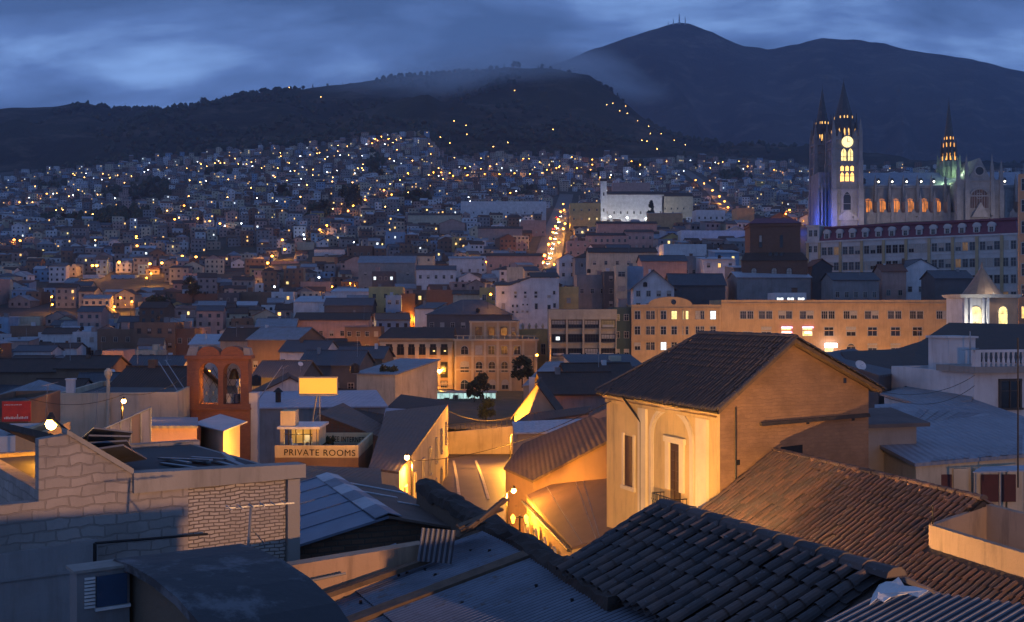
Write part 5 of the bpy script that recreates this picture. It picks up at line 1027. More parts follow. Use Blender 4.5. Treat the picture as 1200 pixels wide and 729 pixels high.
# hostel terrace with its painted parapet
ht = P(329,522,75); t = thing('hostel_terrace', 'hostel roof terrace with painted lettering on its parapet and a lit glazed room', 'terrace', (ht.x, ht.y, CZ-16)); NAMED.append((385, 515, 'the hostel terrace')); zl_ = lambda py, Y: 16-(py-HY)/F*Y
CREAMP = plaster('cream_parapet', (.62,.53,.34), .35); LET = flatmat('black_lettering', (.02,.018,.016), .8)
p0 = P(322,522,75)-t.location; p1 = P(420,522,74.5)-t.location; p2 = P(437,507,84)-t.location; p3 = P(376,507,85)-t.location
b = MB()
def wallq(b, a, c, h, th_=.14): 
    d_ = Vector((c.x-a.x,c.y-a.y,0)).normalized(); n_ = Vector((-d_.y,d_.x,0))*th_; b.hexa([a-Vector((0,0,h)),c-Vector((0,0,h)),c+n_-Vector((0,0,h)),a+n_-Vector((0,0,h))],[a,c,c+n_,a+n_])
wallq(b, p0, p1, .82); wallq(b, p1, p2, .82); wallq(b, p2, p3, .82); pa = b.build('parapet', CREAMP, t)
b = MB(); pl = [p0, p1, p2, p3, Vector((p0.x, p3.y, p0.z))]; b.prism2([(p.x,p.y,0) for p in pl], [p-Vector((0,0,.83)) for p in pl]); b.build('wall', W_['brown'], t)
def lettering(body, parent, loc, rot, size, mat=LET, sx=1.0):
    c = bpy.data.curves.new('lettering', 'FONT'); c.body = body; c.size = size; c.extrude = .012; c.space_character = 1.12; c.materials.append(mat)
    o = link('lettering_curve', c, parent, loc, rot); me = bpy.data.meshes.new_from_object(o); bpy.data.objects.remove(o); me.materials.clear(); me.materials.append(mat); o = link('lettering', me, parent, loc, rot); o.scale = (sx, 1, 1); return o
dA = (p1-p0).normalized(); q_ = p0+dA*.62; lettering('PRIVATE ROOMS', pa, (q_.x, q_.y-.03, q_.z-.66), (R(90),0,math.atan2(p1.y-p0.y, p1.x-p0.x)), .60)
dA = (p2-p3).normalized(); q_ = p3+dA*.7; lettering('FREE INTERNET', pa, (q_.x, q_.y-.18, q_.z-.66), (R(90),0,math.atan2(p2.y-p3.y, p2.x-p3.x)), .60, sx=.62)
d_ = p2-p1; lettering('CAFE', pa, (p1.x+.3*d_.x-.03, p1.y+.25*d_.y-.0, p1.z+.2*d_.z-.62), (R(90),0,math.atan2(d_.y,d_.x)), .62, flatmat('red_lettering', (.25,.05,.03), .8), sx=1.9)
rm_ = P(328,500,77)-t.location; w_ = (372-328)/F*77; b = MB(); b.box(-.15,w_+.2,-.25,3.6,-.16,.0); b.build('room_roof', WHITEP, t, rm_); b = MB()
for x in (.18, w_-.2): b.box(x-.13,x+.13,-.1,.16,-1.45,-.165)
b.box(w_-.1,w_+.05,.2,3.2,-1.45,-.17); b.build('column', CREAMP, t, rm_)
b = MB(); b.box(.3,w_-.3,2.6,2.7,-1.45,-.17); b.build('back_wall', W_['yellow'], t, rm_)
b = MB(); 
for k in range(4): x = .55+k*.5; b.box(x-.04,x+.04,.3,.36,-1.45,-.17)
b.box(.3,w_-.3,.29,.35,-.6,-.54); b.build('glazing_bar', FRAMED, t, rm_)
tk = MB(); tk.box(-.02,1.0,.3,1.6,.003,1.05); tk.build('water_tank_housing', CREAMP, t, rm_)
b = MB(); b.box(.9,1.15,.8,.95,-.26,-.18); tg = b.build('ceiling_lamp', emit('room_lamp', (1,.75,.3), 30), t, rm_)
ld = bpy.data.lights.new('room_light', 'POINT'); ld.energy = 60; ld.color = (1,.7,.3); ld.shadow_soft_size = .1; link('room_light', ld, t, rm_+Vector((1.2,.9,-.4)))
b = MB()
for k in range(26): x = rnd.uniform(0,1.0); q = Vector((x, rnd.uniform(0,.8), rnd.uniform(0,.6))); r_ = rnd.uniform(.1,.22); b.lathe([(.02,-r_),(r_,0),(.02,r_)], q, 5, 0, rnd.random())
tag(b.build('potted_shrub', flatmat('shrub_leaf', (.02,.035,.015), .8), None, P(375,521,80)), 'dark leafy potted shrub on the hostel terrace', 'shrub')
for k, (px, py) in enumerate(((360,519),(369,521),(345,523))):
    tt = thing('plastic_chair', ['white plastic chair by the dark shrub on the terrace','white plastic chair at the middle of the terrace','white plastic chair in front of the lit room'][k], 'chair', P(px, py+5, 79-k), 1.0*k, 'chairs on the hostel terrace')
    b = MB(); b.box(-.2,.2,-.2,.2,.42,.46); b.build('seat', WHITEP, tt); b = MB(); b.box(-.2,.2,.18,.21,.465,.85); b.build('backrest', WHITEP, tt)
    for sx in (-.17,.17):
        for sy in (-.17,.17): b = MB(); b.tube((sx,sy,0),(sx,sy,.418),.02,n=5); b.build('leg', WHITEP, tt)
# billboard
p = P(373,462,86); t = thing('billboard', 'blank amber-lit billboard on a leaning steel mast', 'billboard', (p.x, p.y, p.z-2.2)); NAMED.append((373, 453, 'the amber billboard')); S = 86/F
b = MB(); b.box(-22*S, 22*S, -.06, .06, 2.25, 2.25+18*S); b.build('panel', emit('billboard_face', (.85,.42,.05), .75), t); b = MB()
for x in (-22*S-.06, 22*S): b.box(x, x+.06, -.1, .1, 2.2, 2.3+18*S)
b.box(-22*S, 22*S, -.1, .1, 2.12, 2.24); b.box(-20*S, 20*S, -.3, -.2, 2.1, 2.2); b.box(-22*S-.06, 22*S+.06, -.12, .12, 2.262+18*S, 2.36+18*S); b.build('frame', STEEL, t)
b = MB(); b.tube((-.65,0,-1.2), (-.1,0,2.15), .07); b.tube((.15,0,-1.2), (.1,0,2.15), .05); b.tube((-.45,0,0), (.13,0,.7), .03); b.build('mast', STEEL, t)
# brick belfry
YBf = 85.0; S = YBf/F; q0 = P(218,494,YBf); t = thing('brick_belfry', 'red brick bell gable with two arched latticed openings', 'belfry', (q0.x, q0.y, q0.z-3), R(4)); NAMED.append((255, 450, 'the brick bell gable'))
RB = bricks('red_bell_brick', (.30,.12,.07), (.24,.095,.06), (.20,.10,.07), .28, .085, .012, .01, .02, .35)
X = lambda px: (px-218)*S; ZZ = lambda py: 3+(494-py)*S; b = MB(); T0, T1 = 0, 1.6
ops = [((233+255)/2, 22), ((261+281)/2, 20)]
zs0, zsp, ztop = ZZ(474), ZZ(436), ZZ(421)
b.box(X(218), X(292), T0, T1, -2, zs0); b.box(X(219), X(233), T0, T1, zs0, ztop); b.box(X(255), X(261), T0, T1, zs0, ztop); b.box(X(281), X(290), T0, T1, zs0, ztop)
for xc, wp in ops: b.arch(X(xc), wp*S, zsp, ztop, T0, T1, n=10)
b.box(X(218)-.1, X(292)+.1, -.12, T1+.1, ztop, ztop+.28); b.box(X(218)-.05, X(292)+.05, -.1, T1, zs0-.45, zs0-.3)
for xc, r_ in ((243.5, 13.5), (271, 13.5)):
    for i in range(12):
        a0, a1 = math.pi*i/12, math.pi*(i+1)/12; x0, x1 = X(xc)-r_*S*math.cos(a0), X(xc)-r_*S*math.cos(a1); z0, z1 = ztop+.28+r_*S*.8*math.sin(a0), ztop+.28+r_*S*.8*math.sin(a1)
        b.hexa([(x0,0,ztop+.28),(x1,0,ztop+.28),(x1,T1,ztop+.28),(x0,T1,ztop+.28)], [(x0,0,z0),(x1,0,z1),(x1,T1,z1),(x0,T1,z0)])
b.build('brick_wall', RB, t)
b = MB(); b.prism2([(X(218),.1,ztop+.28),(X(231),.1,ztop+.28),(X(231),T1,ztop+.28),(X(218),T1,ztop+.28)], [(X(220),.3,ztop+.85),(X(231),.3,ztop+.95),(X(231),T1,ztop+.95),(X(220),T1,ztop+.85)]); b.prism2([(X(283.5),.1,ztop+.28),(X(292),.1,ztop+.28),(X(292),T1,ztop+.28),(X(283.5),T1,ztop+.28)], [(X(283.5),.3,ztop+.9),(X(290),.3,ztop+.8),(X(290),T1,ztop+.8),(X(283.5),T1,ztop+.9)]); b.build('shoulder_cap', CONC, t)
for xc, wp in ops:
    b = MB(); x0, x1 = X(xc)-wp*S/2, X(xc)+wp*S/2; hh = zsp+wp*S/2-zs0
    for k in range(-4, 8):
        for sg in (1, -1):
            pts = []
            for f in np.linspace(0, 1, 9):
                z = zs0+hh*f; x = (x0 if sg > 0 else x1)+sg*((k*.52)+hh*f*.55)
                if x0 <= x <= x1 and (z < zsp or (x-X(xc))**2+(z-zsp)**2 < (wp*S/2)**2): pts.append((x, .5+.012*sg, z))
            for a_, c_ in zip(pts[:-1], pts[1:]): b.tube(a_, c_, .018, n=4)
    b.build('lattice', IRON, t)
b = MB(); b.box(X(262), X(267), .9, 1.3, zs0, ZZ(463)); b.build('tank', WHITEP, t); b = MB(); b.lathe([(.25,0),(.25,.7),(.1,.75)], (X(274), 1.0, zs0), 10); b.build('barrel', flatmat('blue_barrel', (.02,.05,.16), .5), t)
b = MB(); b.lathe([(.42,0),(.38,.2),(.25,.6),(.1,.8)], (X(271), .9, zsp-.6), 12); b.build('bell', flatmat('bronze_bell', (.10,.07,.03), .4, .8), t)
ld = bpy.data.lights.new('belfry_light', 'POINT'); ld.energy = 260; ld.color = AMBER; ld.shadow_soft_size = .15; b = MB(); b.lathe([(.02,-.12),(.12,0),(.02,.12)], n=8); lo_ = b.build('lamp', BULB, t, (X(252), 1.9, ZZ(458))); link('belfry_light', ld, lo_, (0,0,0))
b = MB(); b.box(X(290), X(300), .3, 1.2, -2, ZZ(461)); b.build('side_wall', W_['white'], t)
KEEP.append((210, 300, 400, 500, 85))
# skewed white sheet canopy in front of the belfry
PB('canopy', 'pale translucent sheet canopy in front of the brick bell gable', [(225,496,66),(262,505,60),(290,494,66),(258,485,74)], 'cream', flatmat('pale_canopy_sheet', (.5,.5,.53), .4, 0, .3, 1), zb=-13, cat='canopy', thick=.06, inset=.5)
# left: long cream wall house, panel fence, red sign house
t = house(66, 208, 461, 78, 8, 6, 14, 'flat', 0, 'cream', 'flat', 0, 0, 'long blank cream wall house behind the amber lamps', 'walled_house', short='the long cream wall', keep=False)
b = MB(); b.box(0,.55,.0,.5,6,6.9); b.box(-.05,.6,-.05,.55,6.9,7.0); b.build('chimney', W_['white'], t, ((75-66)*78/F, .4, 0)); b = MB(); b.tube((0,0,0),(0,0,7.3),.12); b.lathe([(.12,7.0),(.28,7.3),(.28,7.55),(.1,7.75)], n=8); b.build('finial_post', W_['cream'], t, ((125-66)*78/F, -.15, 0))
house(128, 212, 458, 90, -6, 6, 8, 'gx', 1.6, 'cream', 'tile', 0, 0, 'dark roofed house just left of the brick bell gable', keep=False)
f0, f1 = P(92,517,44), P(177,478,46.5); t = thing('panel_fence', 'rising fence of rusty metal sheet panels left of the flat dark roof', 'fence', (f0.x, f0.y, f0.z-1.2)); e_ = f1-f0; e_ = Vector(e_)
for k in range(7):
    a_, c_ = k/7, (k+.96)/7; b = MB(); b.hexa([(e_.x*a_,e_.y*a_,-.2+.35*a_),(e_.x*c_,e_.y*c_,-.2+.35*c_),(e_.x*c_,e_.y*c_+.04,-.2+.35*c_),(e_.x*a_,e_.y*a_+.04,-.2+.35*a_)], [(e_.x*a_,e_.y*a_,1.2+e_.z*a_),(e_.x*c_,e_.y*c_,1.2+e_.z*c_),(e_.x*c_,e_.y*c_+.04,1.2+e_.z*c_),(e_.x*a_,e_.y*a_+.04,1.2+e_.z*a_)]); b.build('panel', [plaster('lilac_panel', (.34,.31,.36), .8, .5), plaster('rust_panel', (.30,.2,.17), .9, .6)][k % 3 == 2], t)
b = MB(); b.tube((0,-.03,1.22), (e_.x,e_.y-.03,1.22+e_.z), .05, n=6)
for k in range(8): a_ = k/7; b.tube((e_.x*a_,e_.y*a_-.03,-.6), (e_.x*a_,e_.y*a_-.03,1.2+e_.z*a_), .03, n=5)
b.build('rail', STEEL, t)
PB('yard_wall_house', 'low lilac rendered house between the panel fence and the bell gable', [(168,499,58),(232,499,60),(232,489,72),(168,489,72)], 'pink', 'metal')
t = house(-30, 33, 470, 62, 10, 8, 8, 'flat', 0, 'brown', 'flat', 0, 0, 'house at the left edge carrying a red shop sign', 'shop_house', short='the red sign', keep=False)
b = MB(); q = P(0,471,60.5)-t.location; b.box(0,1.5,0,.12,-1.12,0); sg = b.build('sign_board', flatmat('red_sign', (.55,.035,.02), .5), t, q, R(10)); sg.location = (P(-4,471,61)-t.location)
sg.rotation_euler = (0,0,R(0))
for z, n_, hh in ((-.22, 11, .05), (-.98, 15, .13)):
    b = MB()
    for k in range(n_):
        x = .12+k*.085
        b.box(x, x+.05, -.012, -.002, z, z+hh*(1 if k % 3 else .7)); 
    b.build('lettering', WHITEP, sg)
b = MB(); b.tube((.82,-.01,-.9), (.82,-.01,-.72), .02, n=4); b.build('emblem', WHITEP, sg)
house(-25, 22, 512, 50, 12, 6, 6, 'flat', 0, 'white', 'flat', 0, 0, 'small white house below the red shop sign', keep=False)
PB('shack', 'dark shack with a dented pale sheet on its roof at the left edge', [(-20,556,34),(38,546,35),(36,538,42),(-20,544,42)], 'dark', 'pale', cat='shack')
house(18, 52, 508, 37, 10, 7, 4, 'flat', 0, 'orange', 'flat', 0, 0, 'small amber lit wall house right behind the bright lamp', keep=False)
# right: grey sheet roofs, white house with balusters, tiled roofs
t = PB('courtyard_house', 'courtyard house with a wide grey sheet roof and shaded posts under its eave', [(1072,543,44),(1206,532,46),(1206,490,56),(1142,468,62),(1025,474,58),(1024,518,48)], 'cream', roofmat('grey_wide_sheet', (.25,.27,.32), (.18,.19,.22), .35, .5), zb=-14, short='the wide grey roof')
sheet_patches(t, [(1072,543,44),(1206,532,46),(1206,490,56),(1100,505,52)], 15, 2, [R_['metal'], roofmat('dull_sheet', (.20,.21,.25), (.14,.14,.16), .3, .5), roofmat('bright_sheet', (.32,.34,.40), (.24,.25,.28), .3, .45)], 4)
sheet_patches(t, [(1028,517,48.3),(1100,505,52),(1200,489,56.4),(1030,475,58)], 14, 2, [R_['metal'], MATS['dull_sheet'], MATS['bright_sheet']], 5)
b = MB(); c_ = t.location
for px, col in ((1088,0),(1125,0),(1150,0),(1168,0),(1188,0)):
    p = P(px,560,44.9)-c_; b.box(p.x-.3,p.x+.3,p.y-.1,p.y+.1,0,P(0,549,44.9).z-c_.z)
b.build('post', W_['cream'], t); b = MB()
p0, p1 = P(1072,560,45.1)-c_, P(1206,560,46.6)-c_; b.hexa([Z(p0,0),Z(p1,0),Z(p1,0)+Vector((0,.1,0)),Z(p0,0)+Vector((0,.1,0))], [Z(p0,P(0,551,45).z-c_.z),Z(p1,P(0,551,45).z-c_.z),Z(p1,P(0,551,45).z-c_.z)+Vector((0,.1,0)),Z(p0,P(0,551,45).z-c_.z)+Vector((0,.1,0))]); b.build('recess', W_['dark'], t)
for px in (1105, 1160, 1180): p = P(px,588,44.7)-c_; b = MB(); b.box(-.35,.35,-.03,.03,0,1.1); b.build('door', flatmat('maroon_door', (.09,.02,.02), .6), t, p)
PB('annexe', 'upper grey sheet roof annexe behind the courtyard house', [(1091,477,60),(1139,468,61),(1142,449,68),(1091,446,70),(1031,461,66)], 'white', 'metal', zb=-12)
t = thing('porch', 'small pale porch roof at the right edge under the wide grey roof', 'porch', P(1140,553,41)-Vector((0,0,2.2))); q = local(t, [P(1140,553,41),P(1206,551,41.5),P(1206,545,44),P(1150,547,44)]); b = MB(); b.prism(q, .05); b.build('roof', R_['pale'], t)
for k in range(3): b = MB(); p = q[0].lerp(q[1], .05+.45*k)+Vector((0,.1,0)); b.tube((p.x,p.y,-3), (p.x,p.y,p.z-.052), .05); b.build('post', STEEL, t)
house(1000, 1074, 500, 47, 16, 8, 2.0, 'shed', .3, 'stone', 'flat', 1, 2, 'shaded grey lean-to wall between the brick gable and courtyard house', keep=False, ww=.7, wh=1.1, base=3)
t = house(1141, 1215, 437, 62, 14, 9, 8, 'flat', 0, 'white', 'flat', 0, 0, 'white house with a balustraded roof balcony at the right edge', 'balcony_house', short='the white balcony house', keep=False)
win(t, (1190-1141)*62/F, 9-2.0, 1.2, 1.5, frame='dark'); b = MB(); b.box(-.3,4,-.5,3,9.0,9.35); b.build('balcony_slab', CONC, t); b = MB(); b.box(-.2,3.9,-.4,-.25,10.15,10.3); b.box(-.2,.15,-.42,-.1,9.36,10.3)
for k in range(11): x = .4+k*.32; b.lathe([(.06,9.36),(.1,9.6),(.05,9.85),(.08,10.149)], (x,-.32,0), 6)
b.build('balustrade', W_['white'], t)
PB('tile_house', 'house with a broad dark tiled roof in front of the small lit tower', [(1091,420,92),(1206,424,88),(1206,380,112),(1112,378,116),(1079,400,104)], 'white', 'tile', zb=-18, short='the broad dark tiled roof')
PB('tile_house', 'low dark tiled house left of the broad dark tiled roof', [(1000,436,72),(1062,436,74),(1123,436,80),(1079,400,96),(1050,409,92),(985,412,84)], 'dark', 'tile', zb=-16)
PB('tile_house', 'dark tiled house between the brick gable and the white balcony house', [(1060,453,68),(1140,450,70),(1141,436,76),(1073,431,80)], 'white', 'tile', zb=-14)
PB('tile_house', 'dark roofed house just behind the yellow house ridge', [(955,415,80),(1030,440,66),(1060,436,74),(1000,408,96)], 'dark', 'slate', zb=-16)
# small lit tower with the conical roof
YT = 215.0; S = YT/F; q0 = P(1127,384,YT); t = thing('conical_tower', 'small white tower with a conical roof and two glowing arches', 'tower', (q0.x, q0.y, q0.z-8)); NAMED.append((1160, 350, 'the conical tower')); X = lambda px: (px-1127)*S; ZZ = lambda py: 8+(384-py)*S
b = MB(); b.hexa([(X(1128),0,0),(X(1156),-1.2,0),(X(1156),8,0),(X(1128),8,0)], [(X(1128),0,ZZ(349)),(X(1156),-1.2,ZZ(349)),(X(1156),8,ZZ(349)),(X(1128),8,ZZ(349))], 0); b.hexa([(X(1156)+.004,-1.2,0),(X(1192),0,0),(X(1192),8,0),(X(1156)+.004,8,0)], [(X(1156)+.004,-1.2,ZZ(349)),(X(1192),0,ZZ(349)),(X(1192),8,ZZ(349)),(X(1156)+.004,8,ZZ(349))], 1)
b.build('wall', [W_['white'], plaster('salmon_plaster', (.62,.34,.20), .2)], t); b = MB(); b.prism2([(X(1126),-.3,ZZ(349)),(X(1156),-1.7,ZZ(349)),(X(1194),-.3,ZZ(349)),(X(1194),8.3,ZZ(349)),(X(1126),8.3,ZZ(349))], [(X(1123),-.9,ZZ(345)),(X(1156),-2.3,ZZ(345)),(X(1197),-.9,ZZ(345)),(X(1197),8.9,ZZ(345)),(X(1123),8.9,ZZ(345))]); b.build('cornice', W_['white'], t)
b = MB(); b.lathe([(X(1183)-X(1160),0),((X(1183)-X(1160))*.55,2.4),(.25,(345-313)*S),(.08,(345-306)*S)], (X(1160), 3.6, ZZ(345)), 14); b.build('conical_roof', flatmat('cone_shingle', (.30,.20,.14), .6, 0, .35, 1.2), t)
for px, y0_, sl in ((1142, -.62, -.26), (1173.5, -.62, .2)):
    lw = link('lit_arch', win_mesh(1.9, 3.6, 'yellow', arch=True, mull=0, trans=1), t, (X(px), y0_-.02, ZZ(381)), math.atan2(-1.2,(1156-1128)*S) if px < 1156 else math.atan2(1.2,(1192-1156)*S))
b = MB()
for px in (1130, 1136, 1149, 1154): x = X(px); b.box(x-.2,x+.2,-.5-(px-1128)*.043,.0,0,ZZ(349)-.01)
b.build('pilaster', W_['white'], t)
for px, en in ((1138, 500), (1160, 350)):
    b = MB(); b.box(-.15,.15,-.1,.1,0,.2); f_ = b.build('spot_lamp', IRON, t, (X(px), -2.0 if px < 1150 else -1.6, ZZ(345)+.05 if px > 1150 else ZZ(378))); ld = bpy.data.lights.new('spot_light', 'POINT'); ld.energy = en; ld.color = (1,.9,.72); ld.shadow_soft_size = .15; link('spot_light', ld, f_, (0,-.8,.5))
KEEP.append((1120, 1200, 303, 384, YT))
# orange lit tower at the right edge
t = house(1193.5, 1225, 204, 230, -24, 40, 9, 'flat', 0, plaster('salmon_tower', (.55,.30,.17), .2), 'flat', 9, 2, 'tall salmon tower block at the right edge', 'tower_block', 'building', ww=1.3, wh=2.4, lit=((6,0,'warm'),(8,1,'warm')), short='the salmon tower')
KEEP.append((1188, 1215, 200, 350, 230))

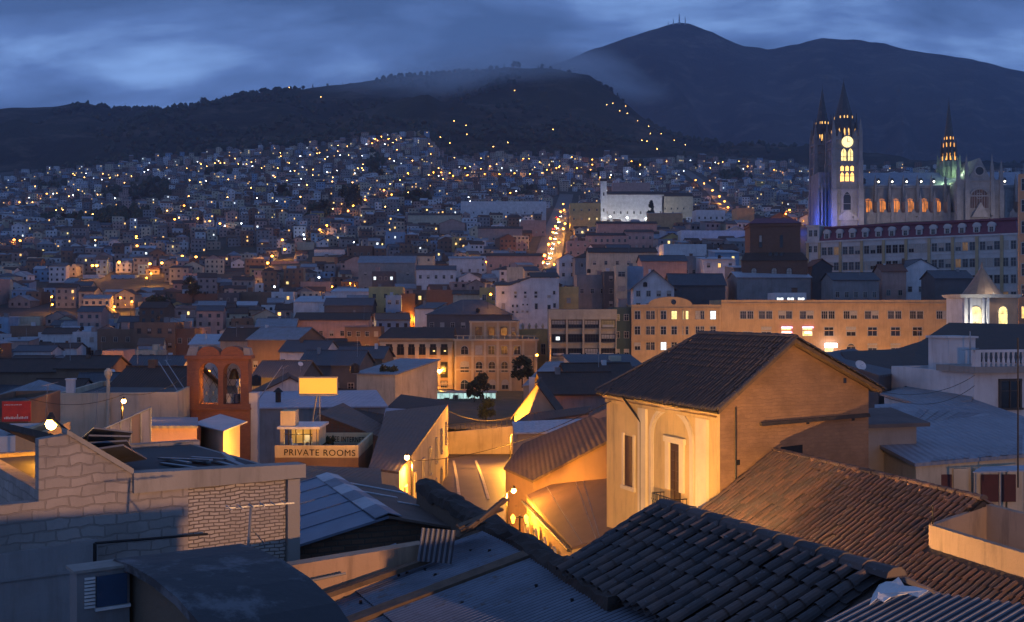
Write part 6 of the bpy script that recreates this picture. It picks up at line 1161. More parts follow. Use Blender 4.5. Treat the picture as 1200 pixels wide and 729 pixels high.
# ------------------------------------------------------------------ town houses placed one by one: xl xr ytop Y turn h d roof rise wall roof rows cols label extras
H = [
 (85,115,389,350,4,8.6,9,'flat',0,'white','flat',2,2,'bright white two-storey house with four dark windows',{}),
 (50,86,391,352,4,7,9,'gx',1.6,'white','tile',1,2,'white low house joined left of the bright white two-storey house',{}),
 (114,157,386,345,2,10,12,'flat',0,'brown','flat',2,3,'dark brown flat-roofed block beside the bright white house',{}),
 (157,205,378,330,3,13,12,'flat',0,'brown','flat',3,4,'tall brown unfinished block right of the dark brown block',{'frame':'dark'}),
 (205,228,385,332,3,11,10,'flat',0,'brick','flat',2,2,'brown brick block with a lone window behind the bell gable',{}),
 (206,255,344,520,4,10,12,'flat',0,'brick','flat',0,0,'wide windowless brick building with a sign stair at its left',{}),
 (255,280,343,505,4,10,10,'flat',0,'dark','flat',2,3,'dark block with a white lattice front',{'frame':'pale'}),
 (280,318,342,510,4,10,10,'flat',0,'brown','flat',1,3,'brown block with three dark windows right of the lattice block',{}),
 (130,158,322,640,6,13,12,'flat',0,'blue','flat',3,3,'pale blue four-storey block with a flat roof',{}),
 (159,198,330,630,4,12,12,'gx',1.5,'white','tile',2,5,'white block with a row of small windows right of the blue block',{'lit':((0,3,'yellow'),)}),
 (97,116,322,640,4,13,12,'flat',0,'white','flat',0,0,'tall blank white wall right of the teal dome',{}),
 (113,132,330,650,4,10,10,'flat',0,'grey','flat',2,3,'grey block between the blank wall and blue block',{}),
 (41,64,329,660,0,8,9,'hip',2,'cream','tile',2,3,'small amber lit villa with six windows left of the teal dome',{}),
 (46,90,356,560,-4,6.5,9,'gy',3.2,'white','tile',1,2,'white gabled church front in front of the teal dome',{}),
 (0,40,362,520,2,6,9,'gx',1.4,'cream','tile',1,4,'long low cream house with a lit strip at the left edge',{'lit':((0,1,'warm'),(0,2,'warm'))}),
 (22,47,371,440,3,6,8,'flat',0,'cream','flat',1,2,'cream house with two dark windows above the arcaded brown house',{}),
 (12,52,382,380,3,8,9,'flat',0,'brown','flat',1,3,'brown house with pale arched trim at the left',{'arch':True}),
 (-10,10,372,400,3,10,9,'flat',0,'blue','flat',2,1,'light blue house cut by the left edge',{}),
 (0,34,400,330,3,5,8,'shed',.8,'pink','metal',1,4,'low pink house with an arcade of pale openings at the left',{'arch':True}),
 (16,60,412,300,3,5,9,'gx',1.4,'white','slate',1,3,'white low house with a slate roof below the pink arcade',{}),
 (52,90,408,315,3,5,8,'gx',1.2,'white','tile',1,3,'white house with a tiled roof in front of the bright white house',{}),
 (-10,70,436,200,4,7,10,'gx',2,'brown','tile',1,4,'long brown tiled house above the red shop sign',{}),
 (66,128,432,170,2,7,10,'gx',1.6,'brown','tile',1,4,'long brown tiled house behind the cream wall',{}),
 (120,145,411,240,2,8,8,'flat',0,'pink','flat',2,2,'pinkish narrow house with a pale chimney stack',{}),
 (150,212,430,180,4,5,9,'gx',1.5,'cream','slate',1,5,'cream house with scalloped lit eaves left of the bell gable',{'arch':True,'lit':((0,0,'warm'),)}),
 (176,220,448,150,3,5,9,'gx',1.5,'dark','metal',0,0,'dark sheet-roofed house left of the bell gable',{}),
 (222,262,404,300,6,5,12,'shed',2.4,'white','pale',0,0,'house with a pale sheet roof behind the bell gable',{}),
 (258,300,399,290,-8,7,10,'gx',3.0,'beige','tile',1,3,'house with a big dark tiled roof behind the bell gable',{}),
 (290,348,398,270,-18,8,14,'gx',2.8,'brown','metal',1,3,'long brown house with a grey roof right of the bell gable',{}),
 (328,380,412,240,-12,7,9,'gx',2.2,'white','slate',1,3,'white house under a blue-grey roof with the long pole',{}),
 (296,352,442,190,-10,6,10,'gx',2.5,'dark','slate',1,3,'dark gabled house behind the lavender roof',{}),
 (350,420,428,205,-6,6,12,'gx',2.4,'dark','slate',1,4,'long dark house with a slate roof above the billboard',{}),
 (392,448,420,230,-6,7,11,'gx',2.2,'brown','slate',1,3,'dark roofed house left of the museum wing',{}),
 (345,432,375,330,2,6,12,'gx',2.0,'pink','tile',1,7,'long pink house under a wide dark tiled roof',{}),
 (300,346,383,320,6,6,12,'gx',2.2,'brown','metal',1,2,'brown gabled house with grey sheet roof left of the long pink house',{'lit':()}),
 (404,446,383,330,0,8,10,'flat',0,'brown','flat',2,4,'brown house with a dark front left of the museum',{}),
 (432,472,336,420,2,16,12,'flat',0,'yellow','flat',3,3,'ochre block with dark balconies beside the sky-blue house',{'frame':'dark'}),
 (452,470,346,400,2,13,9,'flat',0,'blue','flat',3,2,'sky-blue three-storey house with dark windows',{}),
 (470,486,344,405,2,12,10,'flat',0,'brick','flat',0,0,'brick party wall right of the sky-blue house',{}),
 (484,500,340,410,2,14,10,'flat',0,'dark','flat',3,1,'narrow dark block with one lit window',{'lit':((0,0,'yellow'),)}),
 (486,509,362,330,-14,8,12,'shed',1.8,'white','slate',1,1,'white gable-walled house with one window beside the big slate roof',{}),
 (500,598,369,320,-4,5,18,'hip',4.5,'dark','slate',1,8,'large dark hall with a blue-grey hipped roof above the museum',{}),
 (531,566,345,345,0,7,10,'gx',1.2,'cream','tile',1,5,'cream row house with five narrow dark windows',{'ww':.7,'wh':1.8}),
 (562,584,337,338,0,10,10,'flat',0,'yellow','flat',2,2,'yellow house glowing under the amber lamp',{'wh':1.6}),
 (594,613,313,420,0,8,9,'flat',0,'cream','flat',1,2,'cream corner house with two tall windows above the white building',{'wh':2.2}),
 (500,560,340,400,2,8,10,'flat',0,'brick','flat',0,0,'long brown windowless party wall above the cream row house',{}),
 (420,486,308,520,0,14,14,'gx',3.4,'stone','metal',2,4,'broad grey stone house with a pale gable roof',{'lit':()}),
 (436,462,318,500,0,10,9,'flat',0,'dark','flat',2,4,'dark block with bluish lit windows',{'lit':((0,0,'white'),(0,3,'white'),(1,0,'white'),(1,3,'white'))}),
 (488,534,316,480,3,10,10,'gx',1.8,'white','slate',2,5,'white house with two rows of windows right of the stone house',{}),
 (526,565,303,560,3,8,10,'shed',1.4,'white','metal',1,4,'white house with a glazed upper floor',{}),
 (462,508,300,600,0,8,10,'gx',1.6,'cream','tile',2,4,'amber lit cream house under the small lamp',{'lit':((0,1,'warm'),)}),
 (570,636,300,560,0,7,10,'gx',1.4,'pink','tile',1,6,'long pink house beside the bright avenue',{}),
 (655,676,303,480,4,9,9,'gy',2.2,'white','tile',2,2,'white gabled house at the foot of the bright avenue',{}),
 (674,706,302,470,4,10,9,'hip',2.2,'grey','tile',2,2,'grey house with a hipped brown roof right of the avenue',{}),
 (655,678,336,330,2,12,8,'flat',0,'yellow','flat',2,1,'ochre narrow house behind the cream office block',{}),
 (676,712,322,350,2,14,10,'flat',0,'grey','flat',2,3,'grey sheet-clad block above the cream office block',{}),
 (708,724,318,345,2,16,9,'flat',0,'dark','flat',4,1,'slim dark tower with open floors',{}),
 (722,735,311,340,2,18,9,'flat',0,'cream','flat',4,1,'slim cream tower with stacked windows',{'ww':2.2}),
 (735,754,312,345,2,18,9,'flat',0,'blue','flat',0,0,'blank steel-blue tower beside the slim cream tower',{}),
 (742,790,337,300,-3,7,12,'gy',4.6,'white','slate',2,4,'white gabled house with eaves windows behind the orange institute',{'over':.9}),
 (786,850,334,310,0,6,12,'gx',3.2,'dark','slate',0,0,'wide house with a dark blue hipped roof behind the orange institute',{}),
 (752,805,306,400,3,9,10,'gx',2.2,'pink','slate',1,4,'rose-red house with a slate roof and white trim',{}),
 (800,826,300,420,2,8,9,'flat',0,'grey','flat',1,3,'grey flat house with a bright white lamp on its roof',{}),
 (824,862,304,400,5,8,10,'shed',1.2,'white','pale',2,3,'white house with a pale sheet roof left of the brick church',{'lit':((0,1,'warm'),)}),
 (838,866,296,430,5,8,10,'shed',1.4,'blue','pale',2,2,'light blue house with a pale slanting roof left of the brick church',{'lit':((0,1,'yellow'),)}),
 (798,880,270,560,2,10,12,'flat',0,'white','flat',1,9,'long white two-storey school block with square windows',{'wh':2.0,'ww':1.6}),
 (778,828,286,470,2,8,12,'flat',0,'white','slate',1,3,'white block with a long balcony under a slate roof',{}),
 (688,736,276,560,1,13,11,'gx',1.4,'pink','tile',3,7,'pink apartment block with three rows of windows',{'lit':((2,4,'yellow'),)}),
 (734,766,272,560,1,14,11,'gx',1.4,'pink','tile',3,4,'taller pink apartment block right of the long pink block',{}),
 (700,770,262,640,1,8,10,'gx',1.4,'pink','tile',1,8,'long pink block behind the pink apartments',{}),
 (665,690,282,560,3,12,10,'flat',0,'pink','flat',3,3,'pink house with stepped balconies right of the avenue',{}),
 (708,778,228,900,0,17,14,'gx',3,'white','tile',1,9,'long white floodlit convent with a row of windows',{'wh':2}),
 (776,812,230,900,0,12,12,'gx',3,'cream','tile',1,5,'lower lit wing right of the white floodlit convent',{}),
 (704,711,212,890,0,26,5,'gx',2,'white','tile',2,1,'white bell tower of the floodlit convent',{'wh':2.5}),
 (668,704,238,840,0,14,12,'flat',0,'yellow','flat',2,4,'yellow glowing block at the head of the avenue',{'lit':((1,2,'yellow'),(1,3,'yellow'))}),
 (718,762,214,1050,0,12,12,'flat',0,'pink','flat',1,8,'pink school block above the floodlit convent',{}),
 (816,850,246,720,4,14,12,'flat',0,'white','flat',2,5,'white block with two rows of windows left of the side street',{}),
 (864,884,244,640,4,16,12,'flat',0,'orange','flat',0,0,'amber lit wall right of the side street',{}),
 (760,800,250,720,0,7,10,'shed',1,'orange','pale',0,0,'low amber lit wall below the tall dark tree',{}),
 (690,770,296,430,1,6,12,'gx',2,'cream','tile',1,6,'long cream house under a dark roof below the pink apartments',{}),
 (860,895,314,330,2,7,12,'shed',1.0,'grey','pale',0,0,'grey hall with a pale slanting roof below the brick church',{}),
 (864,950,325,310,2,5,12,'gx',1.6,'grey','pale',0,0,'long shed with a pale sheet roof below the brick church',{}),
 (952,975,312,330,2,8,10,'gy',2,'dark','red',0,0,'dark house with a maroon gable below the mansard building',{}),
 (976,1030,328,300,2,6,10,'gx',2,'grey','slate',1,5,'grey house with twin small roofs below the mansard building',{}),
 (1034,1062,318,310,-4,8,10,'gx',2,'pink','red',1,2,'rosy house with a maroon roof below the mansard building',{}),
 (1060,1098,314,312,4,8,10,'gy',2.4,'white','slate',1,3,'white gabled house with a slate roof below the mansard building',{}),
 (1096,1140,326,290,0,6,10,'gx',2,'dark','slate',0,0,'dark roofed house left of the conical tower',{}),
 (908,945,343,285,0,5,8,'flat',0,'white','flat',1,3,'white glowing workshop on the roofs behind the long orange block',{'lit':((0,0,'white'),(0,1,'white'),(0,2,'white')),'ww':2.6,'wh':2.4}),
 (318,350,306,720,5,9,12,'flat',0,'pink','flat',1,5,'pink lit house beside the three big amber lamps',{}),
 (348,368,284,800,0,16,12,'flat',0,'cream','flat',1,1,'cream towered house with a big dark opening by the amber lamps',{'ww':3.4,'wh':6}),
 (368,404,292,760,0,9,12,'gx',1.6,'white','tile',1,7,'white row house right of the cream towered house',{}),
 (366,392,301,720,0,8,10,'flat',0,'orange','flat',1,3,'orange house below the white row house',{}),
 (222,262,293,860,0,9,12,'gx',1.5,'cream','tile',1,6,'long lit cream house above the lattice block',{}),
 (266,288,289,860,0,11,12,'flat',0,'white','flat',2,3,'white cube house right of the long lit cream house',{}),
 (240,290,318,680,-3,7,12,'gx',1.8,'pink','tile',1,6,'pink lit house with a dark roof above the lattice block',{}),
 (412,436,288,700,0,14,12,'flat',0,'brick','flat',2,3,'tall brick block right of the white row house',{}),
 (404,430,306,600,2,8,10,'gy',2.6,'pink','tile',1,2,'pinkish gabled house left of the stone house',{}),
 (352,388,330,560,2,10,10,'flat',0,'pink','flat',2,2,'pink terraced house with stepped roofs',{}),
 (318,344,342,480,2,9,10,'flat',0,'white','flat',2,2,'white house with a small balcony and blue door',{'lit':((0,1,'warm'),)}),
 (344,386,354,420,-6,5,10,'shed',2.2,'white','pale',0,0,'house with a steep bright sheet roof',{}),
 (388,446,342,440,0,6,12,'shed',1.4,'white','pale',1,3,'long house with a pale flat sheet roof',{}),
 (380,436,358,400,0,7,12,'gx',2.6,'dark','slate',0,0,'dark house with a blue-grey roof and pale gable end',{}),
 (478,540,252,900,0,12,12,'gx',1.8,'cream','tile',1,9,'lit cream mansion with terracotta roof high in the town',{'lit':((0,1,'warm'),)}),
 (540,640,236,980,0,12,14,'flat',0,'white','flat',1,10,'very long pale institute with a flat roof across the slope',{}),
 (515,545,262,850,0,14,12,'gy',3.5,'pink','tile',1,3,'rosy gabled chapel house above the town centre',{}),
 (560,612,268,760,0,9,12,'gx',1.8,'pink','tile',1,7,'long rosy house left of the avenue',{'lit':((0,0,'warm'),(0,4,'warm'))}),
 (610,640,258,820,0,11,12,'flat',0,'pink','flat',1,4,'square rosy house left of the avenue',{}),
 (452,474,272,760,0,16,11,'flat',0,'blue','flat',3,3,'pale blue stepped house with bright balcony lamp',{'lit':((0,1,'white'),)}),
]
for h_ in H:
    ex = dict(h_[14]); house(*h_[:13], label=h_[13], **ex)
# big white building with stepped top and scattered windows
a, w_ = front(581, 655, 335, 325, R(2)); hh = 9.0
t = thing('white_building', 'large white building with stepped roofline and scattered square windows', 'building', (a.x, a.y, a.z-hh), R(2)); NAMED.append((618, 348, 'the large white building')); S = 325/F
b = MB(); b.box(0, (598-581)*S, 0, 12, -4, hh); b.hexa([((598-581)*S+.003,0,-4),((622-581)*S,0,-4),((622-581)*S,12,-4),((598-581)*S+.003,12,-4)], [((598-581)*S+.003,0,hh),((622-581)*S,0,hh+2.3),((622-581)*S,12,hh+2.3),((598-581)*S+.003,12,hh)]); b.box((622-581)*S+.003, w_, 0, 12, -4, hh+2.3); b.build('wall', W_['white'], t)
r = MB(); r.prism([Vector((-.3,-.3,hh+.2)),Vector(((598-581)*S,-.3,hh+.25)),Vector(((598-581)*S,12,hh+1.4)),Vector((-.3,12,hh+1.4))], .15); r.prism([Vector(((598-581)*S,-.3,hh+.3)),Vector(((622-581)*S,-.3,hh+2.5)),Vector(((622-581)*S,12,hh+3.0)),Vector(((598-581)*S,12,hh+1.4))], .15); r.prism([Vector(((622-581)*S,-.3,hh+2.55)),Vector((w_+.3,-.3,hh+2.55)),Vector((w_+.3,12,hh+4.4)),Vector(((622-581)*S,12,hh+4.4))], .15); r.build('roof', R_['tile'], t)
for px, py, wpx, hpx in ((589.5,343,3,3),(604,343,2.6,2.4),(604,347.5,2.6,2.4),(615.5,343,2.6,2.4),(615.5,347.5,2.6,2.4),(628,343,3,2.6),(628,347.5,3,2.4),(643.5,347.5,3.2,2.4),(649.5,343,2.6,4),(590,359,3.2,6.5),(601,358.5,2,2.8),(606,358.5,2,2.8),(613,357,1.6,1.6),(618,357,1.6,1.6),(628.5,359,3,6.5),(643.5,361,3.4,7),(650,358,2.8,5),(601,365.5,2,2.2),(606,365.5,2,2.2),(612.5,365,2,2),(618,365,2,2)):
    win(t, (px-581)*S, hh-(py+hpx/2-335)*S, wpx*S, hpx*S, mull=0, trans=0)
KEEP.append((578, 658, 322, 368, 325))
# brown brick church in front of the mansard building
a, w_ = front(879, 938, 262, 318, R(-6)); S = 318/F
t = thing('brick_church', 'massive brown brick church block with a maroon roof below the basilica', 'church', (a.x, a.y, a.z-20), R(-6)); NAMED.append((908, 295, 'the brick church'))
BC = bricks('church_brick', (.20,.10,.065), (.16,.08,.055), (.13,.09,.07), .5, .16, .02); b = MB(); b.box(0, w_, 0, 14, -6, 20); b.box(-.3, w_+.3, -.3, 14.3, 19.2, 19.8); b.box(-2.5, w_+1.5, -3.2, -.004, -6, 9.2); b.build('wall', BC, t)
r = MB(); r.prism2([(-.5,-.5,20),(w_+.5,-.5,20),(w_+.5,14.5,20),(-.5,14.5,20)], [(2,4,21.8),(w_-2,4,21.8),(w_-2,10,21.8),(2,10,21.8)]); r.prism2([(-2.8,-3.5,9.21),(w_+1.8,-3.5,9.21),(w_+1.8,-.01,9.21),(-2.8,-.01,9.21)], [(-1.5,-.4,11.6),(w_+.5,-.4,11.6),(w_+.5,-.01,11.6),(-1.5,-.01,11.6)], 1); r.build('roof', [MATS['maroon_sheet'], R_['tile']], t)
for px in (891, 915): win(t, (px-879)*S, 20-(290-262)*S, .7, 3.4, mull=0, trans=0, frame='dark')
for k in range(3): win(t, w_*.5+(k-1)*1.6, 10.2, 1.0, 1.4, y=-1.6, arch=True, frame='dark', mull=0, trans=0)
for px in (882, 905, 922): win(t, (px-879)*S, 4.5, 1.4, 2.6, y=-3.2, arch=True, frame='dark')
KEEP.append((866, 945, 255, 335, 318))
# teal dome
YD = 600; S = YD/F; q0 = P(83,349,YD); t = thing('domed_chapel', 'white round chapel under a pale teal dome', 'chapel', (q0.x, q0.y, q0.z-6)); NAMED.append((83, 345, 'the teal dome'))
b = MB(); r_ = 9.5*S; b.lathe([(r_*1.02,0),(r_*1.02,9.4),(r_*1.12,9.5),(r_*1.12,10)], n=16); b.build('drum', W_['white'], t); b = MB(); b.lathe([(r_,10)]+[(r_*math.cos(R(i*10)), 10+r_*.95*math.sin(R(i*10))) for i in range(1, 9)]+[(.35,10+r_),(.3,10+r_+1.2)], n=18); b.build('dome', flatmat('teal_dome_tile', (.22,.42,.46), .4, 0, .3, .6), t, smooth=False)
for k in range(7): a_ = R(-150+20*k); win(t, math.cos(a_)*r_*1.03, 5.8, 1.2, 2.4, y=math.sin(a_)*r_*1.03, rot=a_+R(90), mull=0, trans=0, arch=True)
# overlapping sheets and their pale joints on the brown street roof
for f in (.22, .52, .60):
    a_ = P(617,580,62).lerp(P(722,535,62), f); c_ = P(670,641,50).lerp(P(*on_plane(724,622,_a,_b,_c)), f); d_ = a_-c_; o_ = Vector((0,0,.012)); e_ = Vector((.045,0,0)); m = MB()
    q = [p-JH.location+o_ for p in (c_, c_+e_, a_+e_, a_)]; m.prism(q, .011); m.build('roof_batten', CONC, JH)
# ------------------------------------------------------------------ filler town: nearest 230 houses one by one, the far slope as one mass
NAMED += [(745,240,'the floodlit convent'),(648,270,'the bright avenue'),(590,243,'the long pale institute'),(358,292,'the cream towered house'),(830,222,'the side street'),(460,318,'the stone house'),
          (507,256,'the cream mansion'),(230,350,'the wide brick block'),(100,400,'the bright white house'),(145,333,'the pale blue block'),(710,288,'the pink apartments'),(840,275,'the white school block'),
          (445,162,'the hilltop lamps'),(180,240,'the dark ravine'),(390,395,'the long pink house'),(190,400,'the tall brown block'),(245,298,'the long lit house'),(20,285,'the twin lamps'),(545,375,'the slate hall'),(640,310,"the avenue's foot")]
BLOB = [(176,222,26,16),(90,258,48,7),(150,252,40,10),(410,232,16,12),(440,190,10,16),(372,250,16,8),(745,192,18,6),(700,200,10,5),(860,205,20,8),(490,232,24,7),(60,215,20,8),(330,225,14,7),(255,200,16,6),(130,225,14,7),(620,222,14,5)]
def inblob(px, py): return any(((px-a)/c)**2+((py-b)/d)**2 < 1 for a, b, c, d in BLOB)
def hit_keep(x0, x1, y0, y1, Y):
    for a, b, c, d, k in KEEP:
        if x0 < b and x1 > a and y0 < d and y1 > c:
            if Y < k-2: return True
            if y0 > c and x0 > a and x1 < b: return True
    return False
# ------------------------------------------------------------------ street lamps
def lamp_mesh(h, r, bulb):
    b = MB(); b.tube((0,0,-.3), (0,0,h), .09, .06, 6); b.tube((0,0,h-.05), (.7,-.5,h+.1), .05, .04, 5); b.lathe([(.03,-r*.9),(r*.8,-r*.5),(r,0),(r*.7,r*.6),(.03,r*.9)], (.8,-.55,h), 7, 1); b.lathe([(r*.8,r*.5),(r*.5,r*.9),(.03,r)], (.8,-.55,h), 7, 0)
    return b.mesh('street_lamp', [IRON, bulb])
LAMPS = []; TANKS = []; DISH = []
BULBM = emit('sodium_lamp_far', (1.0, 0.40, 0.05), 11.0); BULBS = emit('sodium_lamp_small', (1.0, 0.46, 0.10), 24.0); BULBC = emit('cool_lamp_small', (.80,.88,1.0), 22.0)
LM = {'big': lamp_mesh(7.5, .8, BULBM), 'small': lamp_mesh(6.5, .5, BULBS), 'cool': lamp_mesh(6.5, .46, BULBC), 'mid': lamp_mesh(7, .38, BULBM)}
def lamp_at(px, py, k, base, Y=None, watts=0, sc=1.0, zoff=None):
    h = 7.5*sc
    if Y is None:
        x, Y = onground(px, py, (7.3 if k == 'big' else 6.3)*sc)
    p = P(px, py, Y); o = link('street_lamp', LM[k], None, (p.x-.8*sc, p.y, p.z-(7.5 if k == 'big' else 6.5 if k != 'mid' else 7)*sc)); o.scale = (sc,)*3
    if watts:
        ld = bpy.data.lights.new('lamp_light', 'POINT'); ld.energy = watts; ld.color = AMBER if k != 'cool' else (.85,.92,1); ld.shadow_soft_size = .3; link('lamp_light', ld, o, (.8,-.9,7.0))
    LAMPS.append((o, base, px, py)); KEEP.append((px-(2.2 if k != 'small' else 1.2), px+(2.2 if k != 'small' else 1.2), py-1, py+1.5, Y-1)); FOOT.append((p.x, p.y, 3.0)); return o
big = [(334,292,8000),(319,300,6000),(314,308,4000),(331,281,2500),(375,269,5000),(383,264,3000),(408,247,5000),(414,241,4000),(428,234,3500),(450,223,3000),(459,228,1500),(508,202,3000),(517,202,2500),(527,203,3000),(531,206,2500),(548,205,3000),(568,204,2500),(585,204,2500),(603,203,3000),(621,204,2500),(641,199,3000),(652,197,3000),
  (660,239,4000),(657,248,4000),(654,257,4500),(651,265,5000),(648,272,5000),(645,279,5000),(643,286,6000),(638,299,6000),(636,307,6000),(661,246,3000),(662,262,4000),(660,268,4000),(655,284,4000),(598,226,4000),(574,195,2000),(613,186,2000),
  (925,246,7000),(876,195,4000),(907,199,4000),(703,208,3000),(704,214,2500),(706,222,3500),(815,211,2500),(825,215,2500),(835,223,3500),(843,230,4000),(849,236,4000),(853,243,3000),(670,184,2000),(694,187,2500),(694,193,2500),(676,197,2500),(655,196,1500),
  (23,237,2500),(55,227,3000),(17,281,2500),(24,282,2500),(109,311,6000),(114,311,3500),(140,307,3500),(176,309,4500),(190,308,4500),(216,241,3000),(232,256,2500),(205,257,1800),(230,301,2000),(214,300,2000),(160,277,2000),(161,288,1800),(246,259,2000),(258,262,1800),(440,163,2000),(447,160,2000),(455,163,1800),(436,168,1500),(478,203,1500),(545,197,1200),(620,186,1800),(692,199,1500),(740,189,1500),(750,193,2000),(700,256,4500),(712,248,4000)]
for px, py, wt in big: lamp_at(px, py, 'big', 'bright amber street lamp', watts=wt*(3.0 if 634 < px < 664 and py > 225 else 2.4))
for px, py, Y, wt in ((575,345,322,1500),(629,416,262,2500),(700,365,255,0)):
    if wt: lamp_at(px, py, 'mid', 'amber street lamp glowing against a wall', Y, wt)
cool = [(566,277),(605,224),(727,312),(741,312),(807,307),(322,336),(374,325),(700,258),(717,263),(787,231),(716,205),(735,201),(750,204),(415,284),(283,262),(356,275),(357,280),(555,243),(551,236),(549,231),(588,197),(462,316),(503,324)]
for px, py in cool: lamp_at(px, py, 'cool', 'cool white lamp', watts=300)
rl = random.Random(5); small = []; rm2 = random.Random(12); nmid = 0
for k in range(3000):                                  # lamps of the lanes between the houses
    if nmid >= 44: break
    Y = rm2.uniform(165, 620); px = rm2.uniform(10, 1010); x = (px-CX)/F*Y; z = float(gz(x, Y)); py = HY-(z+7)/Y*F
    if (470 < px < 745 and Y < 300) or (px > 700 and Y < 290) or any(math.hypot(x-a, Y-b) < r_*.75+1.5 for a, b, r_ in FOOT): continue
    o = link('street_lamp', LM['mid'], None, (x-.8, Y, CZ+z), 0); ld = bpy.data.lights.new('lamp_light', 'POINT'); ld.energy = rm2.uniform(2500, 8000); ld.color = AMBER; ld.shadow_soft_size = .3; link('lamp_light', ld, o, (.8,-.9,6.6)); LAMPS.append((o, 'amber lane lamp', px, py)); FOOT.append((x, Y, 9.0)); nmid += 1
for px, py, Y, wt in ((735,255,880,9000),(757,256,880,8000),(715,254,880,3500)):
    lamp_at(px, py, 'cool', 'white flood lamp', Y); ld = bpy.data.lights.new('lamp_light', 'POINT'); ld.energy = wt; ld.color = (1,.95,.85); ld.shadow_soft_size = .5; link('lamp_light', ld, LAMPS[-1][0], (.8,-1.5,6.0))

for k in range(4000):
    if len(small) >= 135: break
    px = rl.choice((rl.uniform(0,240), rl.uniform(60,540), rl.uniform(200,520), rl.uniform(250,480), rl.uniform(520,900))); e_ = float(cityedge(px))
    py = e_+4+abs(rl.gauss(0, 1))*(34 if px < 500 else 22) if px < 520 else e_+abs(rl.gauss(0, 12))
    if py > 300 or inblob(px, py): continue
    if any(abs(px-a)+abs(py-b) < 3.5 for a, b in small): continue
    small.append((px, py))
for px, py in small: lamp_at(px, py, 'small' if rl.random() < .74 else 'cool', 'small lit hillside lamp', sc=1.0)
for px, py in ((711,124),(718,126),(726,131),(735,134),(733,125),(747,143),(758,137),(760,150),(775,158),(790,165),(803,171),(762,157),(752,165),(770,176),(785,185),(648,156),(603,107),(519,177),(527,168),(532,143),(546,149),(516,163),(547,160),(578,172),(595,168),(291,109),(339,103),(376,114)):
    Y = 1900 if py > 150 else 2150
    zt_ = hz(px, Y); 
    for yy in range(1790, 2790, 12):
        if (HY-py)/F*yy <= hz(px, yy)+7: Y = yy; break
    p = P(px, py, Y); o = link('street_lamp', LM['small'], None, (p.x-.8, Y, CZ+hz(px, Y)-.5), 0); o.scale = (1.2,)*3; LAMPS.append((o, 'lone pinprick lamp on the hill', px, py))

rf_ = random.Random(77); cand = []
y = 128.0
while y < 1860:
    st = 8.6+y*.0042; hw = .5*y+25
    x = -hw+rf_.uniform(0, st)
    while x < hw:
        X_, Y_ = x+rf_.uniform(-.22,.22)*st, y+rf_.uniform(-.25,.25)*st; cand.append((X_, Y_)); x += st*rf_.choice((.85,1,1,1.3))
    y += st*1.25
AV = [onground(px, py) for px, py in ((636,322),(645,292),(653,262),(661,238),(664,228))]; SS_ = [onground(px, py) for px, py in ((856,252),(840,230),(828,219),(812,207),(800,199))]
def near_line(x, y, ln, r):
    for (ax, ay), (bx_, by) in zip(ln[:-1], ln[1:]):
        dx_, dy_ = bx_-ax, by-ay; t_ = max(0, min(1, ((x-ax)*dx_+(y-ay)*dy_)/(dx_*dx_+dy_*dy_)))
        if math.hypot(x-ax-t_*dx_, y-ay-t_*dy_) < r: return True
    return False
WK = ['white','cream','pink','grey','blue','brown','brick','beige','yellow']; WP = [.18,.15,.14,.20,.06,.11,.08,.07,.01]
RK = ['flat','tile','metal','slate','pale','rust','red']; RP = [.36,.22,.14,.12,.05,.07,.04]
SLOTS = [W_[k] for k in WK]+[R_[k] for k in RK]+[GLASS, LITW, LITC, LITY]
def fill_house(b, x, y, z, th_, w, d, h, roof, rise, wi, ri, rows, cols, litp, local_=False):
    wb, rb = shell(w, d, h, roof, rise, 3.0, .3); c, s = math.cos(th_), math.sin(th_); nw = len(WK)
    T = (lambda p: p) if local_ else (lambda p: (x+p[0]*c-p[1]*s, y+p[0]*s+p[1]*c, z+p[2]))
    b.add([T(p) for p in wb.v], wb.f, wi); b.add([T(p) for p in rb.v], rb.f, nw+ri); lit = 0
    for i in range(rows):
        for j in range(cols):
            mi = nw+len(RK); q = rf_.random()
            if q < litp: mi += rf_.choice((1,1,1,2,3,3)); lit += 1
            xc = w*(j+.5)/cols+rf_.uniform(-.15,.15); zc = h-2.3-i*2.9; a_ = .5*rf_.uniform(.8,1.3)
            if zc < .3: continue
            b.add([T(p) for p in ((xc-a_,-.04,zc),(xc+a_,-.04,zc),(xc+a_,-.04,zc+1.3),(xc-a_,-.04,zc+1.3))], [(0,1,2,3)], mi)
            if i == 0 and j == 0 and rf_.random() < .35: b.add([T(p) for p in ((w*.6,d*.4,h),(w*.6+1.6,d*.4,h),(w*.6+1.6,d*.4+1.6,h),(w*.6,d*.4+1.6,h),(w*.6,d*.4,h+1.5),(w*.6+1.6,d*.4,h+1.5),(w*.6+1.6,d*.4+1.6,h+1.5),(w*.6,d*.4+1.6,h+1.5))], [(0,1,5,4),(1,2,6,5),(2,3,7,6),(3,0,4,7),(4,5,6,7)], wi)
    if rf_.random() < .5:                              # side windows
        for i in range(rows): zc = h-2.3-i*2.9; b.add([T(p) for p in ((w+.03,d*.3,zc),(w+.03,d*.3+1,zc),(w+.03,d*.3+1,zc+1.2),(w+.03,d*.3,zc+1.2))], [(0,1,2,3)], nw+len(RK)) if zc > .3 else None
    return lit
pick = lambda ks, ps: rf_.choices(range(len(ks)), ps)[0]
fill_list = []
